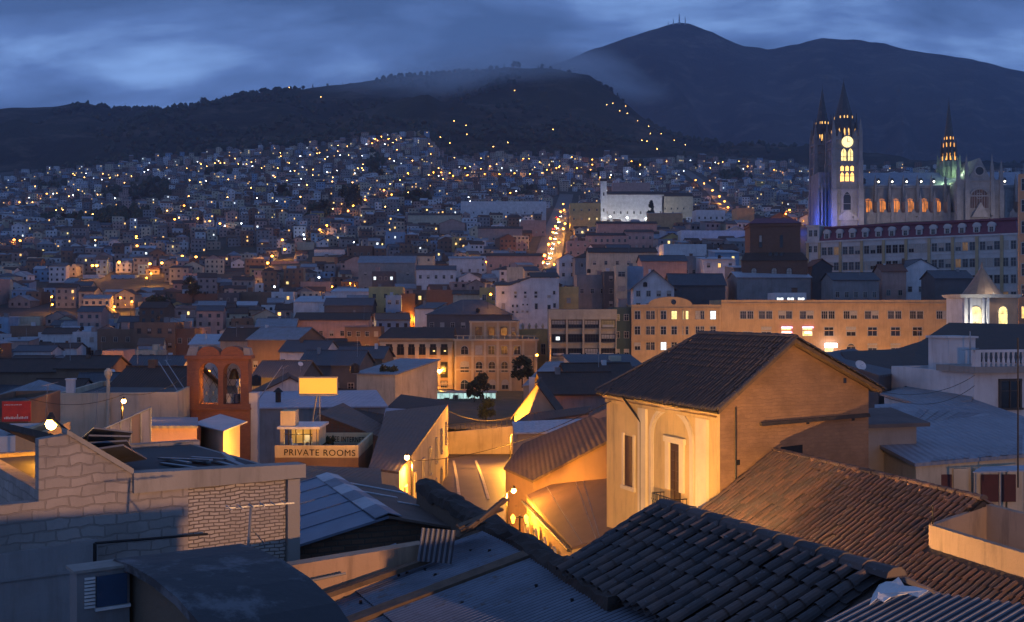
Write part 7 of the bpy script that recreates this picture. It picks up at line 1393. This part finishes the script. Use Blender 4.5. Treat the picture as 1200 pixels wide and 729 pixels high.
for (x, y) in cand:
    z = float(gz(x, y)); px, py = CX+x/y*F, HY-z/y*F
    if px < -40 or px > 1240: continue
    if py < cityedge(px)+rf_.gauss(2, 3): continue
    if inblob(px, py-3) and rf_.random() < .93: continue
    w, d = rf_.uniform(5.5, 11), rf_.uniform(7, 10.5); fl = rf_.choices((1,2,3,4), (.2,.45,.27,.08))[0]
    if y > 900: fl = rf_.choices((1,2,3,4), (.15,.5,.3,.05))[0]
    h = fl*2.9+.5; wpx = w/y*F; 
    if near_line(x, y, AV, 12+w*.6) or near_line(x, y, SS_, 11+w*.6): continue
    bad = True
    for f2 in (fl, 2, 1):
        if f2 > fl: continue
        h = f2*2.9+.4
        if not hit_keep(px-wpx/2-1, px+wpx/2+1, py-h/y*F-1.5, py-.3*h/y*F, y): bad = False; fl = f2; break
    if bad: continue
    if any(math.hypot(x-a, y-b) < r_*.8+w*.4 for a, b, r_ in FOOT): continue
    if 820 < px and y < 300 and y > 100: continue
    if y < 155 and px > 480: continue
    if math.hypot(x-195, (y-530)*1.0) < 85: continue
    if x > 90 and 290 < y < 480 and px > 930: continue
    roof = rf_.choices(('flat','gx','gy','shed','hip'), (.42,.26,.12,.12,.08))[0]
    fill_list.append((y, x, z, px, py, w, d, h, fl, roof))
fill_list.sort()
SINGLE = []; far = MB(); STREETDIR = lambda x, y: R(rf_.choice((-6,-3,0,2,4,7,10)))+R(12)*math.sin(x/160+y/310)
words_w = {'white':'white','cream':'cream','pink':'pinkish','grey':'grey','blue':'pale blue','brown':'brown','brick':'brick','beige':'beige','yellow':'ochre'}
words_r = {'flat':'flat roof','tile':'dark tiled roof','metal':'grey metal roof','slate':'blue-grey roof','pale':'pale sheet roof','rust':'rusty roof','red':'red tiled roof'}
words_f = {1:'low',2:'two-storey',3:'three-storey',4:'four-storey'}
for i, (y, x, z, px, py, w, d, h, fl, roof) in enumerate(fill_list):
    wi = pick(WK, WP); ri = pick(RK, RP)
    if roof == 'flat': ri = 0
    elif ri == 0: ri = rf_.choice((1,1,2,3))
    th_ = STREETDIR(x, y); rise = {'gx':d*.22,'gy':w*.24,'shed':d*.15,'hip':2.0,'flat':0}[roof]; cols = max(1, int(w/2.6)); litp = .03 if y < 700 else .06
    if len(SINGLE) < 178:
        b = MB(); lit = fill_house(b, 0, 0, 0, 0, w, d, h, roof, rise, wi, ri, fl, cols, litp, True)
        used = sorted(set(b.m)); b.m = [used.index(m) for m in b.m]; o = b.build('house', [SLOTS[k] for k in used], None, (x-w/2*math.cos(th_), y-w/2*math.sin(th_), CZ+z), th_)
        SINGLE.append((o, f"{words_f[fl]} {words_w[WK[wi]]} house{', lit window' if lit else ''}, {words_r[RK[ri]]},", px, py-h/2/y*F))
    else:
        fill_house(far, x-w/2*math.cos(th_), y-w/2*math.sin(th_), CZ+z, th_, w, d, h, roof, rise, wi, ri, fl, cols, litp)
o = far.build('hillside_houses', SLOTS); tag(o, 'mass of small pale houses climbing the far hillside', 'houses'); kind(o, 'stuff')
print('filler', len(fill_list), 'single', len(SINGLE), 'far faces', len(far.f))
ORD = ['first','second','third','fourth','fifth','sixth','seventh','eighth','ninth','tenth','eleventh','twelfth','thirteenth','fourteenth','fifteenth','sixteenth']
def autolabel(items, cat, group):
    out = {}
    for it in items:
        o, base, px, py = it; best = min(NAMED, key=lambda q: math.hypot(q[0]-px, (q[1]-py)*1.6)); dx_, dy_ = px-best[0], (py-best[1])*1.6
        rel = ('left of' if dx_ < 0 else 'right of') if abs(dx_) > abs(dy_) else ('above' if dy_ < 0 else 'below')
        if len(f"{base} {rel} {best[2]}".split()) > 13: base = base.split(',')[0]
        out.setdefault(f"{base} {rel} {best[2]}".replace(',,', ','), []).append(it)
    for lab, its in out.items():
        its.sort(key=lambda q: q[2])
        for k, it in enumerate(its):
            l = lab if len(its) == 1 else (f"{lab}, {ORD[k]} from left" if k < len(ORD) else f"{lab}, {k+1}th from left")
            tag(it[0], l, cat, group)
autolabel(SINGLE, 'house', 'houses of the old town')
NAMED += [(760,145,'the mountain mist')]
autolabel(LAMPS, 'street lamp', 'street lamps of the town')

# near lamps with their parts
def near_lamp(name, label, head, base, watts, arm=(.5,0), soft=.12, r=.13, col=AMBER, off=(0,0,-.45)):
    t = thing(name, label, 'street lamp', base); hd = Vector(head)-Vector(base); b = MB(); px_ = Vector((-arm[0], -arm[1], 0)); foot = Vector((hd.x+px_.x, hd.y+px_.y, 0))
    b.tube(foot, foot+Vector((0,0,hd.z-.1)), .07, .045, 8); b.lathe([(.14,0),(.12,.5),(.07,.55)], foot, 8); b.build('pole', IRON, t)
    b = MB(); b.tube(foot+Vector((0,0,hd.z-.12)), hd+Vector((0,0,.12)), .035, n=6); b.build('arm', IRON, t)
    b = MB(); b.lathe([(.03,r+.12),(r*.7,r+.03),(r*.75,r*.75)], hd, 10); b.build('lamp_hood', IRON, t); b = MB(); b.lathe([(.02,-r),(r*.7,-r*.7),(r,0),(r*.7,r*.7)], hd, 12); b.build('bulb', BULBN, t)
    ld = bpy.data.lights.new('lamp_light', 'POINT'); ld.energy = watts; ld.color = col; ld.shadow_soft_size = soft; link('lamp_light', ld, t, hd+Vector(off)); return t
def gpt(p, dz=0): return (p.x, p.y, CZ+float(gz(p.x, p.y))+dz)
h_ = P(60,497,21.5); near_lamp('street_lamp', 'very bright amber street lamp behind the block house corner', h_, (h_.x, h_.y, CZ-14), 520, arm=(-.4,.2), r=.11)
h_ = P(602,575,60); near_lamp('street_lamp', 'bright amber street lamp in front of the arcaded yellow house', h_, (h_.x, h_.y, CZ-15), 3600, arm=(.35,.15), r=.14, off=(-.5,-.3,-.3))
h_ = P(477,536,66.5); near_lamp('street_lamp', 'bright amber street lamp on the wall of the brown-roofed street house', h_, (h_.x, h_.y, CZ-15), 4500, arm=(-.3,.3), r=.16, off=(.4,-.3,-.5))
h_ = P(145,470,66); near_lamp('street_lamp', 'small amber lamp on a pole before the long cream wall', h_, (h_.x, h_.y, h_.z-3), 420, arm=(.1,0), r=.14)
h_ = P(212,471,84); near_lamp('street_lamp', 'amber lamp beside the brick bell gable', h_, (h_.x, h_.y, h_.z-3), 700, arm=(.1,-.1), r=.16)
h_ = P(515,435,263); near_lamp('street_lamp', "amber street lamp in front of the museum's left wing", h_, (h_.x, h_.y, CZ-20), 5500, arm=(.5,0), r=.45)
h_ = Vector((3.5,33.5,CZ-7.6)); near_lamp('street_lamp', 'amber street lamp below the yellow house, hidden by the sooty tiled roof', h_, (h_.x, h_.y, CZ-14), 7600, col=(1.0,.50,.15), arm=(-.6,-.2))
h_ = Vector((12.0,-3.0,CZ-1.9)); near_lamp('street_lamp', 'amber street lamp on the street beside the viewpoint', h_, (h_.x, h_.y, CZ-13.5), 16500, col=(1.0,.50,.20), arm=(.6,-.2), off=(-.35,.35,-.1))
t = thing('parapet_wall', 'low plastered parapet wall just below the viewpoint', 'wall', (.75, 9.0, CZ-12)); b = MB(); b.box(-1.55,1.5,-.15,.15,0,12-2.86); b.build('wall', W_['cream'], t); b = MB(); b.box(-1.6,1.55,-.2,.2,12-2.859,12-2.74); b.build('coping', CONC, t)  # added out of view to cast the shadow on the block house
for px, py, Y, wt, lb in ((312,552,60,4200,'added amber lamp hidden behind the block house to light the hostel parapet'),(619,484,131,9000,'amber street lamp on the plaza bank behind the gabled corner house'),(604,509,108,11000,'amber street lamp hidden behind the gabled corner house'),(700,434,247,3000,'amber street lamp below the cream office block'),(772,432,247,3000,'amber street lamp below the curved gable of the institute'),(850,432,247,5200,'amber street lamp below the joint of the institute blocks'),(925,432,247,5200,'amber street lamp below the pink shop lights'),(1005,430,247,5200,'amber street lamp below the right windows of the institute'),(1085,430,247,5200,'amber street lamp near the conical tower')):  # first lamp is added out of sight to brighten the hostel parapet
    h_ = P(px, py, Y); near_lamp('street_lamp', lb, h_, (h_.x, h_.y, CZ+float(gz(h_.x, h_.y))), wt, arm=(.5,0), r=.16, col=(1.0,.50,.17) if Y == 247 else AMBER)
# double lantern under the street lamp
p = P(609,604,58.5); t = thing('street_lantern', 'double iron lantern post below the bright street lamp', 'lantern', (p.x, p.y, CZ-15)); b = MB(); zt = p.z-t.location.z; b.tube((0,0,0),(0,0,zt),.05); b.tube((-.35,0,zt-.1),(.35,0,zt-.1),.03); b.build('post', IRON, t)
for sx in (-.35,.35): b = MB(); b.lathe([(.05,-.3),(.13,0),(.13,.03),(.02,.18)], (sx,0,zt-.12), 6); b.build('lantern', emit('lantern_glass', AMBER, 6), t)

# ------------------------------------------------------------------ trees
LEAF = flatmat('dark_foliage', (0.030, 0.048, 0.022), .9, 0, .5, 1.5); LEAF2 = flatmat('dry_foliage', (0.055, 0.06, 0.028), .9, 0, .5, 1.5); BARK = flatmat('bark', (.06,.045,.035), .95, 0, .4, 6)
def crown_mesh(seed, w, h, n, conifer=False, leaf=.5, mat=LEAF):
    rs = random.Random(seed); b = MB(); clumps = []
    for k in range(16):
        f = rs.random()
        if conifer: z = h*f; rr = w*.5*(1-f)*1.0+.1; a_ = rs.uniform(0,6.28); clumps.append((math.cos(a_)*rr*.6, math.sin(a_)*rr*.6, z, rr*.6+.25))
        else: a_ = rs.uniform(0,6.28); q = math.sqrt(rs.random()); z = h*(.12+.8*f); env = math.sqrt(max(.05, 1-((z/h-.45)/.6)**2)); clumps.append((math.cos(a_)*q*w*.38*env, math.sin(a_)*q*w*.38*env, z, rs.uniform(.14,.26)*w))
    for k in range(n):
        c = rs.choice(clumps); v = Vector((rs.gauss(0,1), rs.gauss(0,1), rs.gauss(0,1))); v.normalize(); p = Vector(c[:3])+v*c[3]*rs.random()**.4
        u = Vector((rs.gauss(0,1), rs.gauss(0,1), rs.gauss(0,.6))).normalized(); q = u.orthogonal().normalized(); s_ = leaf*rs.uniform(.6,1.3)
        b.face([p-u*s_-q*s_*.5, p+u*s_*.2-q*s_*.6, p+u*s_+q*s_*.2, p+q*s_*.7], 0)
    return b.mesh('crown', [mat])
def trunk_mesh(h, r, seed):
    rs = random.Random(seed); b = MB(); b.tube((0,0,-.6),(0,0,h*.6),r,r*.7,7); b.tube((0,0,h*.6),(.1,0,h),r*.7,r*.3,6)
    for k in range(4): a_ = rs.uniform(0,6.28); b.tube((0,0,h*(.5+.1*k)),(math.cos(a_)*h*.3,math.sin(a_)*h*.3,h*(.75+.1*k)),r*.4,r*.12,5)
    return b.mesh('trunk', [BARK])
CR = [(crown_mesh(1, 7, 6.5, 900), 2.4), (crown_mesh(2, 9, 6, 1100), 2.2), (crown_mesh(3, 6, 7.5, 900, mat=LEAF2), 2.5)]; CF = (crown_mesh(4, 6, 13, 1300, True), 1.6); TR = [trunk_mesh(5, .22, 1), trunk_mesh(5, .25, 2)]
TREES = []
def tree(px, py, Y=None, h=8, con=False, base='dark leafy tree', zf=None, label=None):
    if Y is None: x, Y = onground(px, py)
    else: x = (px-CX)/F*Y
    z = zf if zf is not None else CZ+float(gz(x, Y)); t = link('tree', None, None, (x, Y, z), rnd.uniform(0,6)); cm, z0 = CF if con else rnd.choice(CR); s_ = h/((13 if con else 6.5)+z0)
    t.scale = (s_*rnd.uniform(.9,1.15), s_*rnd.uniform(.9,1.15), s_); link('trunk', rnd.choice(TR), t); link('crown', cm, t, (0,0,z0-.3))
    if label: tag(t, label, 'tree', 'town trees')
    else: TREES.append((t, base, px, py-h/2/Y*F))
    return t
tree(763, 251, 868, 26, True, label='tallest dark conifer in front of the floodlit convent')
for px, py, h in ((752,250,10),(772,252,12),(742,254,9),(733,256,10),(784,250,11),(792,246,12),(805,252,9),(820,256,9),(848,262,9),(700,208,9),(690,206,8),(866,215,12),(745,198,12),(815,200,11),(410,240,14),(402,236,12),(420,243,12),(415,232,14),(440,205,14),(436,198,12),(445,210,12),(372,254,10),(380,250,12),(365,256,9),(170,236,12),(182,232,14),(160,240,10),(190,238,12),(176,225,14),(150,256,9),(130,262,8),(90,262,9),(100,265,9),(75,262,10),(490,236,12),(500,238,10),(478,240,10),(62,222,10),(52,220,9),(330,230,12),(620,226,9),(255,205,12),(262,208,10)): tree(px, py, None, h)
for px, py, Y, h, lb in ((566,470,232,5.5,'leafy tree beside the glass pavilion on the plaza'),(556,471,230,4.5,'smaller leafy tree left of the pavilion tree'),(612,452,240,6.5,'dark tree at the right corner of the museum'),(455,470,150,4.5,'dark bush-like tree below the cream house'),(570,497,150,3.6,'thin tree on the dry bank above the low wall')):
    tree(px, py, Y, h, zf=P(px, py, Y).z, label=lb)
for px, py, Y in ((222,352,560),(226,358,520),(178,352,470),(186,356,470)): tree(px, py, Y, 9)
for k in range(64):                                   # trees standing along the hill ridges
    px = rl.choice((rl.uniform(590,692), rl.uniform(195,330), rl.uniform(300,420), rl.uniform(700,730))); Y = 2785+rl.uniform(-12, 8); tree(px, float(interp(px, HILLX, HILLY)), Y, rl.choice((rl.uniform(6,10), rl.uniform(8,14), rl.uniform(12,20))), rl.random() < .4, 'ridge tree against the sky', zf=CZ+hz(px, Y)-.5)
NAMED += [(640,86,'the forested hilltop'),(260,120,'the left ridge'),(360,106,'the middle of the ridge')]
autolabel(TREES, 'tree', 'town trees')
# forest on the hill and in the ravines: nobody could count it
fb_ = MB(); rs = random.Random(9)
def blob(x, y, z, r_, h):
    pts = []; n = 6
    for k, (rr, zz2) in enumerate(((.75, .15), (1.0, .45), (.6, .8))):
        for i in range(n): a_ = 2*math.pi*i/n+k*.5; q = rr*r_*rs.uniform(.7,1.25); pts.append((x+math.cos(a_)*q, y+math.sin(a_)*q, z+h*(zz2+rs.uniform(-.07,.07))))
    pts.append((x, y, z+h*rs.uniform(.95,1.1))); pts.append((x, y, z-1))
    fs = [(k*n+i, k*n+(i+1)%n, (k+1)*n+(i+1)%n, (k+1)*n+i) for k in range(2) for i in range(n)]+[(2*n+i, 2*n+(i+1)%n, 3*n) for i in range(n)]+[((i+1)%n, i, 3*n+1) for i in range(n)]
    fb_.add(pts, fs, 0 if rs.random() < .7 else 1)
for k in range(5200):
    px = rs.uniform(-40, 1240); t_ = rs.random()**1.1; y = 1795+t_*1000; x = (px-CX)/F*y
    dens = mn.noise(Vector((x/260, y/260, 5.0)))
    if dens < -.02+.12*(px > 690): continue
    blob(x, y, CZ+hz(px, y)-1, rs.uniform(4, 8), rs.uniform(7, 14))
for a, b_q, c, d in BLOB:
    for k in range(int(c*d*.22)):
        r_, a_ = math.sqrt(rs.random()), rs.uniform(0, 6.28); px, py = a+c*r_*math.cos(a_), b_q+d*r_*math.sin(a_)+3; x, y = onground(px, py)
        if y < 1790: blob(x, y, CZ+float(gz(x, y))-1, rs.uniform(2.5,5), rs.uniform(5,10))
o = fb_.build('forest', [LEAF, LEAF2]); kind(o, 'stuff'); tag(o, 'dark forest covering the hill above the town', 'forest')

# ------------------------------------------------------------------ cars on the bright avenue
CARP = [flatmat('white_car_paint', (.5,.5,.5), .3), flatmat('dark_car_paint', (.05,.05,.06), .3), flatmat('red_car_paint', (.25,.03,.03), .3)]; HEADL = emit('headlight', (1,.9,.7), 60); TAILL = emit('tail_light', (1,.05,.02), 25); RUB = flatmat('tyre_rubber', (.02,.02,.02), .9)
def car_meshes(mat):
    b = MB(); b.prism2([(-.85,-2.1,.35),(.85,-2.1,.35),(.85,2.1,.35),(-.85,2.1,.35)], [(-.8,-2.1,.85),(.8,-2.1,.85),(.8,2.1,.9),(-.8,2.1,.9)]); b.prism2([(-.78,-1.2,.86),(.78,-1.2,.86),(.78,1.7,.88),(-.78,1.7,.88)], [(-.62,-.5,1.42),(.62,-.5,1.42),(.62,1.2,1.42),(-.62,1.2,1.42)], 1, 0); return b.mesh('body', [mat, GLASS])
CB = [car_meshes(m) for m in CARP]; b = MB(); b.lathe([(.1,-.1),(.32,-.1),(.32,.1),(.1,.1)], n=12); WHL = b.mesh('wheel', [RUB]); b = MB(); b.box(-.17,.17,-.05,.0,-.09,.09); HLM = b.mesh('headlight', [HEADL]); TLM = b.mesh('tail_light', [TAILL])
cars = []
for k, (px, py, up) in enumerate(((641.5,311,0),(643.5,305,0),(645,299,0),(646.5,293,0),(648,287.5,0),(649.5,281.5,0),(651,275,0),(652.5,269,0),(654.5,262,0),(656.5,255,0),(639.5,306,1),(643.2,290,1),(648,270,1),(652,256,1))):
    x, y = onground(px, py); cl = ('white','dark','red')[k % 3]; c = thing('car', f"{ORD[k if k < 10 else k-10]} {'oncoming' if not up else 'departing'} car up the bright avenue, {cl} paint", 'car', (x, y, CZ+float(gz(x, y))+.52), R(8)+(math.pi if up else 0), 'cars on the bright avenue')
    sl_ = (float(gz(x+.3, y+2))-float(gz(x-.3, y-2)))/4; c.rotation_euler = (math.atan(sl_)*(1 if not up else -1), 0, c.rotation_euler[2]); link('body', CB[k % 3], c)
    for sx in (-.82,.82):
        for sy in (-1.3,1.3): link('wheel', WHL, c, (sx, sy, .32), (0, R(90), 0))
        link('headlight', HLM, c, (sx*.72, -2.105, .68)); link('tail_light', TLM, c, (sx*.8, 2.155, .7), R(180))

# ------------------------------------------------------------------ roof-top clutter: antennas, poles, wires, tanks
for px, py, Y, h, lb in ((118,412,238,4.5,'tall thin antenna mast above the pinkish narrow house'),(53,471,64,2.0,'bent antenna behind the red shop sign'),(112,478,76,2.4,'rooftop antenna before the long cream wall'),(330,447,128,3.2,'antenna on the broad lavender roof'),(1078,407,100,3.0,'thin mast rising over the broad dark tiled roof'),(736,300,345,5,'antenna on the slim cream tower'),(426,368,330,4,'antenna above the brown house left of the museum')): antenna('roof_antenna', lb, P(px, py+h/Y*F*.5, Y), h, rnd.uniform(0,3), 5)
p0, p1 = P(333,437,200), P(299,474,106); p0.y = p1.y = 106; p0 = P(331,428,108); b = MB(); b.tube((0,0,0), p0-p1, .05, .04, 6); tag(b.build('leaning_pole', STEEL, None, p1), 'long pale pole leaning beside the brick bell gable', 'pole')
p0, p1 = P(186,424,86), P(211,463,83); b = MB(); b.tube((0,0,0), p0-p1, .035, n=5); tag(b.build('guy_pole', STEEL, None, p1), 'leaning pale pole left of the brick bell gable', 'pole'); p0, p1 = P(194,422,88), P(217,457,85); b = MB(); b.tube((0,0,0), p0-p1, .035, n=5); tag(b.build('guy_pole', STEEL, None, p1), 'second leaning pale pole nearest the brick bell gable', 'pole')
p = P(1193,500,40); b = MB(); b.tube((0,0,-2.2), (0,0,3.2), .03, n=6); tag(b.build('utility_pole', IRON, None, p), 'thin dark pole at the right edge before the white balcony house', 'pole')
# scrap on the parapet: sheet offcut and broken planks
p = P(515,640,18.3); b = MB(); corr(b, Vector((-.32,0,.28)), Vector((1,0,0)), Vector((0,-.35,-.93)), .62, .55, .09, .016); tag(b.build('scrap_sheet', SHEETD, None, p, R(-20)), 'upright scrap of corrugated sheet beside the broken planks', 'sheet')
for k in range(9):
    p = P(540+4.5*k, 634-3.2*k, 19.2-.1*k); b = MB(); l = rnd.uniform(.5, 1.1); b.box(-l/2, l/2, -.05, .05, -.015, .02); o = b.build('broken_plank', WOOD, None, p+Vector((0,0,.12+.02*(k % 3))), (rnd.uniform(-.3,.3), rnd.uniform(-.5,-.15), R(35)+rnd.uniform(-.5,.5))); tag(o, f"{ORD[k]} broken plank from the scrap sheet up the pile", 'plank', 'broken planks on the parapet')

# wires slung over the street and the roofs
def wire(label, a, c, sag, r=.018):
    b = MB(); n_ = 16; pts = [a.lerp(c, i/n_)-Vector((0,0,sag*4*(i/n_)*(1-i/n_))) for i in range(n_+1)]
    for p_, q_ in zip(pts[:-1], pts[1:]): b.tube(p_-a, q_-a, r, n=4)
    tag(b.build('overhead_wire', IRON, None, a), label, 'wire', 'overhead wires')
for lab, a, c, sg, r_ in (('overhead wire from the brown-roofed street house to the yellow house', P(476,540,66), P(716,470,50), .7, .02), ('overhead wire crossing the street in front of the low lit wall', P(522,480,104), P(606,486,112), .8, .03),
    ('overhead wire from the red sign house to the small pole lamp', P(30,466,61), P(145,462,66), .5, .018), ('overhead wire from the pole lamp to the brick bell gable', P(145,462,66), P(218,440,85), .5, .02),
    ('overhead wire over the wide grey roof to the white balcony house', P(1026,458,45), P(1142,440,61), .5, .016), ('second lower wire over the wide grey roof', P(1026,461,45), P(1142,452,61), .7, .016)): wire(lab, a, c, sg, r_)
# house beneath the viewpoint
th = R(21); t = thing('tiled_house', 'tiled house under the viewpoint, just behind the camera', 'house', (-4, -9.5, CZ-13.5), R(10)); b, r = shell(9, 6, 10.0, 'gx', 1.4, 1, .4); b.build('wall', W_['cream'], t); r.build('roof', R_['tile'], t)

# water tanks and dishes on the roofs
for k, (px, py, Y) in enumerate(((300,452,130),(416,437,150),(96,387,350),(185,375,330),(240,345,520),(690,320,350),(756,336,300),(843,303,400),(560,366,320),(384,419,230))):
    t = thing('water_tank', f"dark round water tank on a roof, {ORD[k]} in order of distance along the roofs" if False else 'dark round water tank on a house roof', 'water tank', P(px, py, Y)); b = MB(); b.lathe([(.55,0),(.6,.1),(.6,1.0),(.45,1.2)], n=12); b.build('tank', IRON, t); b = MB(); b.lathe([(.25,1.2),(.25,1.3)], n=10); b.build('lid', IRON, t); TANKS.append((t, 'dark round rooftop water tank', px, py))
autolabel(TANKS, 'water tank', 'water tanks on the roofs')
for k, (px, py, Y) in enumerate(((352,432,150),(132,440,165),(1120,446,70),(1008,440,70),(260,452,120),(655,452,160))):
    t = thing('satellite_dish', '', 'satellite dish', P(px, py, Y), rnd.uniform(-.6,.6)); b = MB(); n_ = 14; b.lathe([(.03,0),(.2,.03),(.35,.1),(.36,.1),(.2,.05),(.03,.02)], n=n_); b.build('dish', WHITEP, t, (0,0,.6), (R(55),0,0)); b = MB(); b.tube((0,0,-.4),(0,0,.6),.025,n=6); b.tube((0,-.02,.62),(0,-.4,.75),.012,n=4); b.build('mount', STEEL, t); DISH.append((t, 'small pale satellite dish on a roof', px, py))
autolabel(DISH, 'satellite dish', 'satellite dishes on the roofs')
# ------------------------------------------------------------------ air and mist
hm = bpy.data.materials.new('haze_air'); hm.use_nodes = True; hn = hm.node_tree; hn.nodes.clear(); pv = N(hn, 'ShaderNodeVolumePrincipled'); pv.inputs['Color'].default_value = (.62,.72,1.0,1); pv.inputs['Density'].default_value = HAZE; pv.inputs['Anisotropy'].default_value = .2
ho = N(hn, 'ShaderNodeOutputMaterial'); hn.links.new(pv.outputs[0], ho.inputs['Volume'])
b = MB(); b.box(-5200, 5200, -120, 7600, CZ-420, CZ+1420); o = b.build('haze', hm); kind(o, 'stuff')
o.display_type = 'WIRE'
# mist drifting over the shoulder between the wooded hill and the mountain
def mist(label, px, py, y, wd, ht, dp, dens, seed, rot=0.0):
    m = bpy.data.materials.new('mist_air'); m.use_nodes = True; n_ = m.node_tree; n_.nodes.clear()
    t = N(n_, 'ShaderNodeTexCoord'); v = N(n_, 'ShaderNodeVectorMath', operation='LENGTH'); n_.links.new(t.outputs['Object'], v.inputs[0])
    mpp = N(n_, 'ShaderNodeMapping'); mpp.inputs['Location'].default_value = (seed, 0, 0); mpp.inputs['Scale'].default_value = (1.6, 1.2, 1.6); n_.links.new(t.outputs['Object'], mpp.inputs[0])
    nn = N(n_, 'ShaderNodeTexNoise', inp={'Scale': 1.3, 'Detail': 4.0, 'Roughness': .6}); n_.links.new(mpp.outputs[0], nn.inputs[0])
    a = N(n_, 'ShaderNodeMath', operation='SUBTRACT', inp={0: 1.0}); n_.links.new(v.outputs['Value'], a.inputs[1])
    b_ = N(n_, 'ShaderNodeMath', operation='MULTIPLY_ADD', inp={1: 1.9, 2: -.95}); n_.links.new(nn.outputs[0], b_.inputs[0])
    c = N(n_, 'ShaderNodeMath', operation='ADD'); n_.links.new(a.outputs[0], c.inputs[0]); n_.links.new(b_.outputs[0], c.inputs[1])
    c2 = N(n_, 'ShaderNodeMath', operation='MULTIPLY', use_clamp=True); n_.links.new(a.outputs[0], c2.inputs[0]); n_.links.new(c.outputs[0], c2.inputs[1])
    d = N(n_, 'ShaderNodeMath', operation='MULTIPLY', inp={1: dens}); n_.links.new(c2.outputs[0], d.inputs[0])
    pv = N(n_, 'ShaderNodeVolumePrincipled'); pv.inputs['Color'].default_value = (.92,.95,1,1); n_.links.new(d.outputs[0], pv.inputs['Density']); o_ = N(n_, 'ShaderNodeOutputMaterial'); n_.links.new(pv.outputs[0], o_.inputs['Volume'])
    b = MB(); b.lathe([(.05,-1),(.6,-.8),(.95,-.3),(1,0),(.95,.3),(.6,.8),(.05,1)], n=16); o = b.build('mist', m, None, P(px, py, y), (0, R(rot), 0)); o.scale = (wd, dp, ht); kind(o, 'stuff'); tag(o, label, 'mist'); return o
mist('pale mist bank spilling over the shoulder of the wooded hill', 672, 82, 3500, 360, 100, 200, .019, 3.1, 13)
mist('thin mist veil along the top of the left hill', 540, 92, 2560, 400, 85, 220, .012, 7.7, -7)
